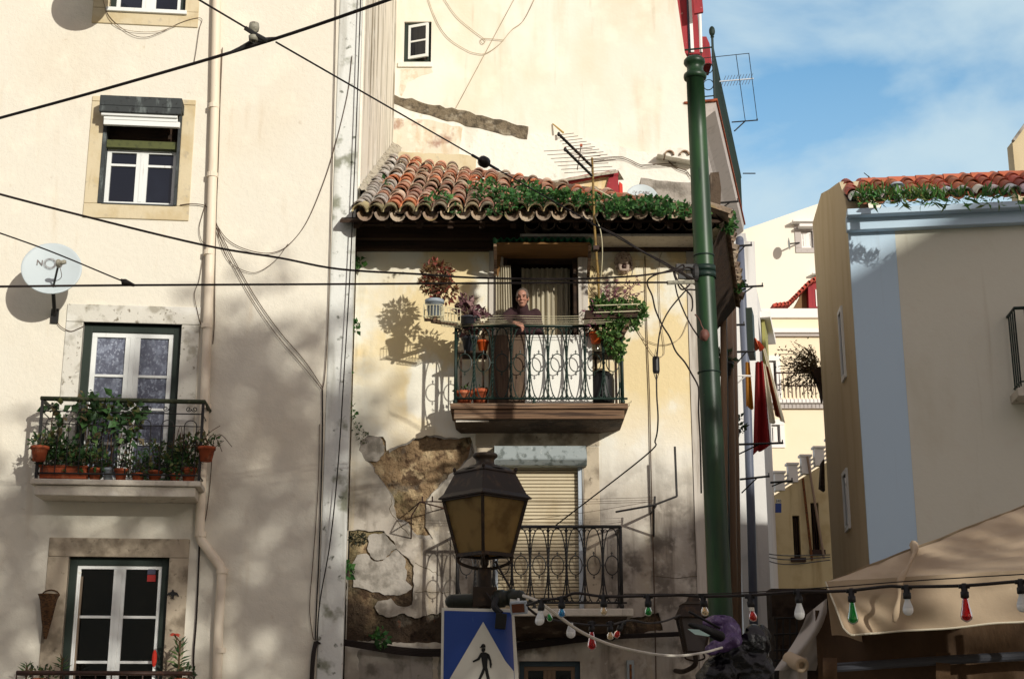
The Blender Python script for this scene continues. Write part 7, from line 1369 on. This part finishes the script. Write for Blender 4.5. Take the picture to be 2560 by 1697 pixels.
m = MB(); d = Plane((0, 37, 0), 0); m.wall(d, d.poly([(1938, 1258), (1953, 1258), (1953, 1281), (1938, 1281)]), (), .03, 0, closeback=True); t = T("street_plate", "small blue plate under a white number plate at the alley corner", "sign"); P(m, "blue_plate", BLUE, t)
m = MB(); m.wall(d, d.poly([(1940, 1246), (1952, 1248), (1952, 1257), (1940, 1257)]), (), .03, 0, closeback=True); wp = P(m, "white_plate", SIGNWHITE, t); m = MB(); text_into(m, "340", d.pt(1946, 1252, .034), V((1, 0, 0)), V((0, 0, 1)), .1); P(m, "number", SIGNBLACK, wp)
for lab, pts in (("dark awning edge poking from behind the tan wall, upper", [(2022, 926), (2052, 920), (2052, 1010), (2048, 985), (2040, 960)]), ("dark rag hanging on the tan wall edge, lower", [(2050, 1160), (2056, 1150), (2058, 1230), (2046, 1222)])):
    d = Plane((0, 23.0, 0), 0); m = MB(); m.wall(d, d.poly(pts), (), .15, 0, closeback=True); TM(m, "wall_flap", DARKWOOD, lab, "awning")
t = T("wiry_shrub", "brown wiry shrub leaning out above the alley beside the tan wall", "shrub"); m = MB(); lf = MB()
for k in range(60):
    a = Q(2046, 925, 23); b = Q(2040-rnd.uniform(0, 95), 925+rnd.uniform(-75, 62), 23+rnd.uniform(-.3, .3)); pth = cat([a, (a+b)/2+V((rnd.gauss(0, .05), 0, rnd.gauss(.04, .06))), b], 5); m.tube(pth, .006, 4)
    for q in pth[3:]:
        for _ in range(2): c = rnd.choice([(.14, .1, .04), (.2, .12, .05), (.1, .09, .03)]); lf.tint = c; lf.leaf(q+V((rnd.gauss(0, .03), rnd.gauss(0, .03), rnd.gauss(0, .03))), V((rnd.uniform(-1, 1), rnd.uniform(-1, 1), rnd.uniform(-1, 1))), .07, .025)
P(m, "branches", STEM, t); P(lf, "leaves", LEAF, t)
# apricot house
YB = T("apricot_house", "sunlit apricot house with white cornices and a red dormer, far up the alley", "building"); py_ = Plane((0, 50, 0), 0)
def yr(x0, y0, x1, y1): return py_.rect(x0, y0, x1, y1)
xl_, xr_ = py_.uz(1905, 900)[0], py_.uz(2140, 900)[0]; zt_ = py_.uz(1980, 796)[1]
w1, w2 = yr(1922, 902, 1941, 985), yr(1929, 1062, 1950, 1108)
m = MB(); m.wall(py_, [(xl_, 0), (xr_, 0), (xr_, zt_), (xl_, zt_)], [hole(w1), hole(w2)], 0, -.4); P(m, "wall", YELLOWFAR, YB)
m = MB(); z0, z1 = py_.uz(1980, 796)[1], py_.uz(1980, 773)[1]; m.pbox(py_, xl_-.1, xr_, z0, z1, -.4, .12); m.pbox(py_, xl_-.1, xr_, py_.uz(1980, 835)[1], py_.uz(1980, 824)[1], -.05, .2) if 0 else None; P(m, "cornice", TRIMWHITE, YB, bevel=.02)
for ya, yb in ((835, 824), (1010, 1000)): m = MB(); m.pbox(py_, xl_-.1, xr_, py_.uz(1980, ya)[1], py_.uz(1980, yb)[1], -.05, .22); P(m, "cornice", TRIMWHITE, YB, bevel=.02)
for ya, yb in ((842, 835.3), (1022, 1010.3)): m = MB(); m.pbox(py_, xl_-.1, xr_, py_.uz(1980, ya)[1], py_.uz(1980, yb)[1], -.05, .12); P(m, "string_course", GREYTRIM, YB)
for w_ in (w1, w2):
    casement(py_, YB, *w_, -.1, TRIMWHITE, mat("sky_glass", S(110, 150, 190), .1), bars=(.5,), fw=.07, mull=.1); surround(py_, YB, (w_[0]-.16, w_[1]+.16, w_[2]-.16, w_[3]+.2), w_, TRIMWHITE, .05)
m = MB(); zr = py_.uz(1980, 945)[1]; m.tube([py_.at(xl_+.3, zr, .8), py_.at(xr_, zr, .8)], .03, 5)
for k in range(26): x = xl_+.3+k*.14; m.tube([py_.at(x, zr-.9, .8), py_.at(x, zr, .8)], .014, 4)
P(m, "balcony_railing", BROWNIRON, YB)
m = MB(); dz = Plane((0, 50.6, 0), 0); m.wall(dz, dz.poly([(1940, 775), (1985, 770), (2015, 715), (2060, 690), (2060, 775)]), (), 0, -.6); dm = P(m, "dormer_wall", mat("brown_dormer", S(120, 92, 60), .8), YB)
m = MB(); m.wall(dz, dz.poly([(2016, 718), (2075, 690), (2075, 775), (2018, 775)]), (), .3, -.1); P(m, "dormer_front", RED, dm); m = MB(); a = dz.rect(2035, 730, 2070, 772); m.pbox(dz, *a, .28, .33); wn = P(m, "dormer_window", TRIMWHITE, dm); m = MB(); a = dz.rect(2041, 737, 2068, 771); m.pbox(dz, *a, .3, .345); P(m, "pane", bpy.data.materials["sky_glass"], dm)
m = MB()
for k in range(9):
    f0, f1 = k/9, (k+1)/9; P0 = [(1928, 772), (1965, 768), (1985, 748), (2016, 716), (2062, 690)]
def along(f): s = f*(len(P0)-1); i = min(int(s), len(P0)-2); return (P0[i][0]+(P0[i+1][0]-P0[i][0])*(s-i), P0[i][1]+(P0[i+1][1]-P0[i][1])*(s-i))
for k in range(16):
    a, b = along(k/16), along((k+1.2)/16 if k < 15 else 1); m.tint = (rnd.uniform(.7, 1), 1, 1); m.bar(dz.pt(a[0], a[1], .3), dz.pt(b[0], b[1]-3, .3), .9, .12)
P(m, "dormer_roof", REDROOF, dm)
# far white house
WF = T("far_white_house", "large sunlit white gable house at the far end above the alley", "building"); pf = Plane((0, 65, 0), 0); w1 = pf.rect(2003, 578, 2032, 620)
m = MB(); m.wall(pf, [(pf.uz(1780, 900)[0], 0), (pf.uz(2200, 900)[0], 0), pf.uz(2200, 455), pf.uz(2053, 507), pf.uz(1846, 579), pf.uz(1780, 600)], [hole(w1)], 0, -8, closeback=True); P(m, "wall", WHITEFAR, WF)
casement(pf, WF, *w1, -.1, TRIMWHITE, GLASS, bars=(.5,), fw=.1, mull=.12); surround(pf, WF, (w1[0]-.3, w1[1]+.25, w1[2]-.25, w1[3]+.45), w1, GREYTRIM, .05)
m = MB(); a = pf.rect(1994, 568, 2034, 574); m.pbox(pf, *a, .0, .5); P(m, "window_hood", TRIMWHITE, WF)
m = MB(); a = pf.rect(1978, 556, 2053, 562); m.pbox(pf, *a, .0, .5); P(m, "ledge", TRIMWHITE, WF)
m = MB(); a = pf.rect(2038, 690, 2060, 704); m.pbox(pf, *a, .0, .04); wn = P(m, "low_window", GLASS, WF); m = MB(); a = pf.rect(2028, 686, 2064, 690); m.pbox(pf, *a, .0, .4); P(m, "hood", TRIMWHITE, wn)
t = T("satellite_dish", "tiny dish on an arm beside the far white house's window", "satellite dish"); m = MB(); c_ = pf.pt(1972, 610, .7); m.lathe([(0, -.04), (.15, -.03), (.3, .02)], c_, (.98, -.1, .1), 16, cap=False); P(m, "reflector", DISH, t); m = MB(); m.tube([c_, pf.pt(1998, 607, .05)], .04, 6); P(m, "arm", BLACKIRON, t)
# dark clutter at the foot of the alley: steps with an iron rail
t = T("iron_stair_rail", "dark iron rail and steps at the foot of the alley", "railing"); m = MB()
for k in range(7): m.box((5.2+k*.06, 22+k*.5, .4+k*.25), (2.2, .5, .8+k*.5))
P(m, "steps", DARKPLINTH, t); m = MB()
for y in (1545, 1585, 1625, 1650): m.tube([Q(1935, y, 20.5), Q(2010, y-3, 20.5)], .016, 5)
for x in (1942, 1958, 1975, 1992): m.tube([Q(x, 1545, 20.5), Q(x, 1720, 20.5)], .014, 5)
P(m, "bars", BLACKIRON, t)

# ------------------------------------------------------------------ unseen buildings added to shade the street and block sky, then the trees
OB = T("shade_gable_building", "unseen gabled building added behind the viewer, its outline shaped to shade the right side", "building")
po = Plane((0, -5, 0), 0)
m = MB(); m.wall(po, SHADE_GABLE, (), 0, -6, closeback=True); P(m, "gable_wall", CREAM, OB)
m = MB(); m.bar(po.at(SHADE_GABLE[3][0], SHADE_GABLE[3][1]+.05, -3), po.at(SHADE_GABLE[4][0], SHADE_GABLE[4][1]+.05, -3), .3, .12); P(m, "roof", RTILE, OB)
FB = T("sky_blocker_building", "unseen long cream building added behind the viewer to block sky from the lower facades", "building")  # unseen, added so the lower facades get less sky light
pf2 = Plane((0, -9, 0), 0); m = MB(); m.wall(pf2, [(-34, 0), (5, 0), (5, 10.5), (-34, 10.5)], (), 0, -6, closeback=True); P(m, "wall", CREAM, FB); m = MB()
m.add([(-34.3, -8.6, 10.5), (5.3, -8.6, 10.5), (5.3, -12, 12.4), (-34.3, -12, 12.4), (-34.3, -15.4, 10.5), (5.3, -15.4, 10.5)], [(0, 1, 2, 3), (3, 2, 5, 4), (1, 5, 2), (0, 3, 4)]); P(m, "roof", MORTAR, FB)
def tree(label, base, blobs, dens, size, seed):
    t = T("street_tree", label, "tree"); rr = random.Random(seed); base = V(base); tk = MB(); cr = MB(); top = base+V((rr.uniform(-.2, .2), 0, 3.2)); tk.tube(cat([base, base+V((.1, .05, 1.6)), top], 5), [.24-.1*i/10 for i in range(11)], 10)
    for c, rad, n in blobs:
        c = V(c); tk.tube(cat([top, (top+c)/2+V((rr.uniform(-.3, .3), rr.uniform(-.2, .2), .4)), c], 5), [.11-.08*i/10 for i in range(11)], 7)
        for _ in range(n):
            q = V((rr.gauss(0, .5), rr.gauss(0, .5), rr.gauss(0, .5))); p_ = c+V((q.x*rad[0], q.y*rad[1], q.z*rad[2])); tk.tube([c.lerp(p_, .25), p_], .02, 4)
            cr.foliage(p_, (.36, .36, .26), dens, size, [(.04, .08, .02), (.06, .11, .03), (.03, .06, .02)], .7, 0)
    P(tk, "trunk", TREEBARK, t); P(cr, "crown", LEAF, t)
for lab, base, blobs, sd in TREES: tree(lab, base, blobs, 14, .2, sd)
finish()
scene.render.resolution_x = 1024; scene.render.resolution_y = 678; scene.cycles.max_bounces = 8; scene.cycles.diffuse_bounces = 3; scene.cycles.use_denoising = True
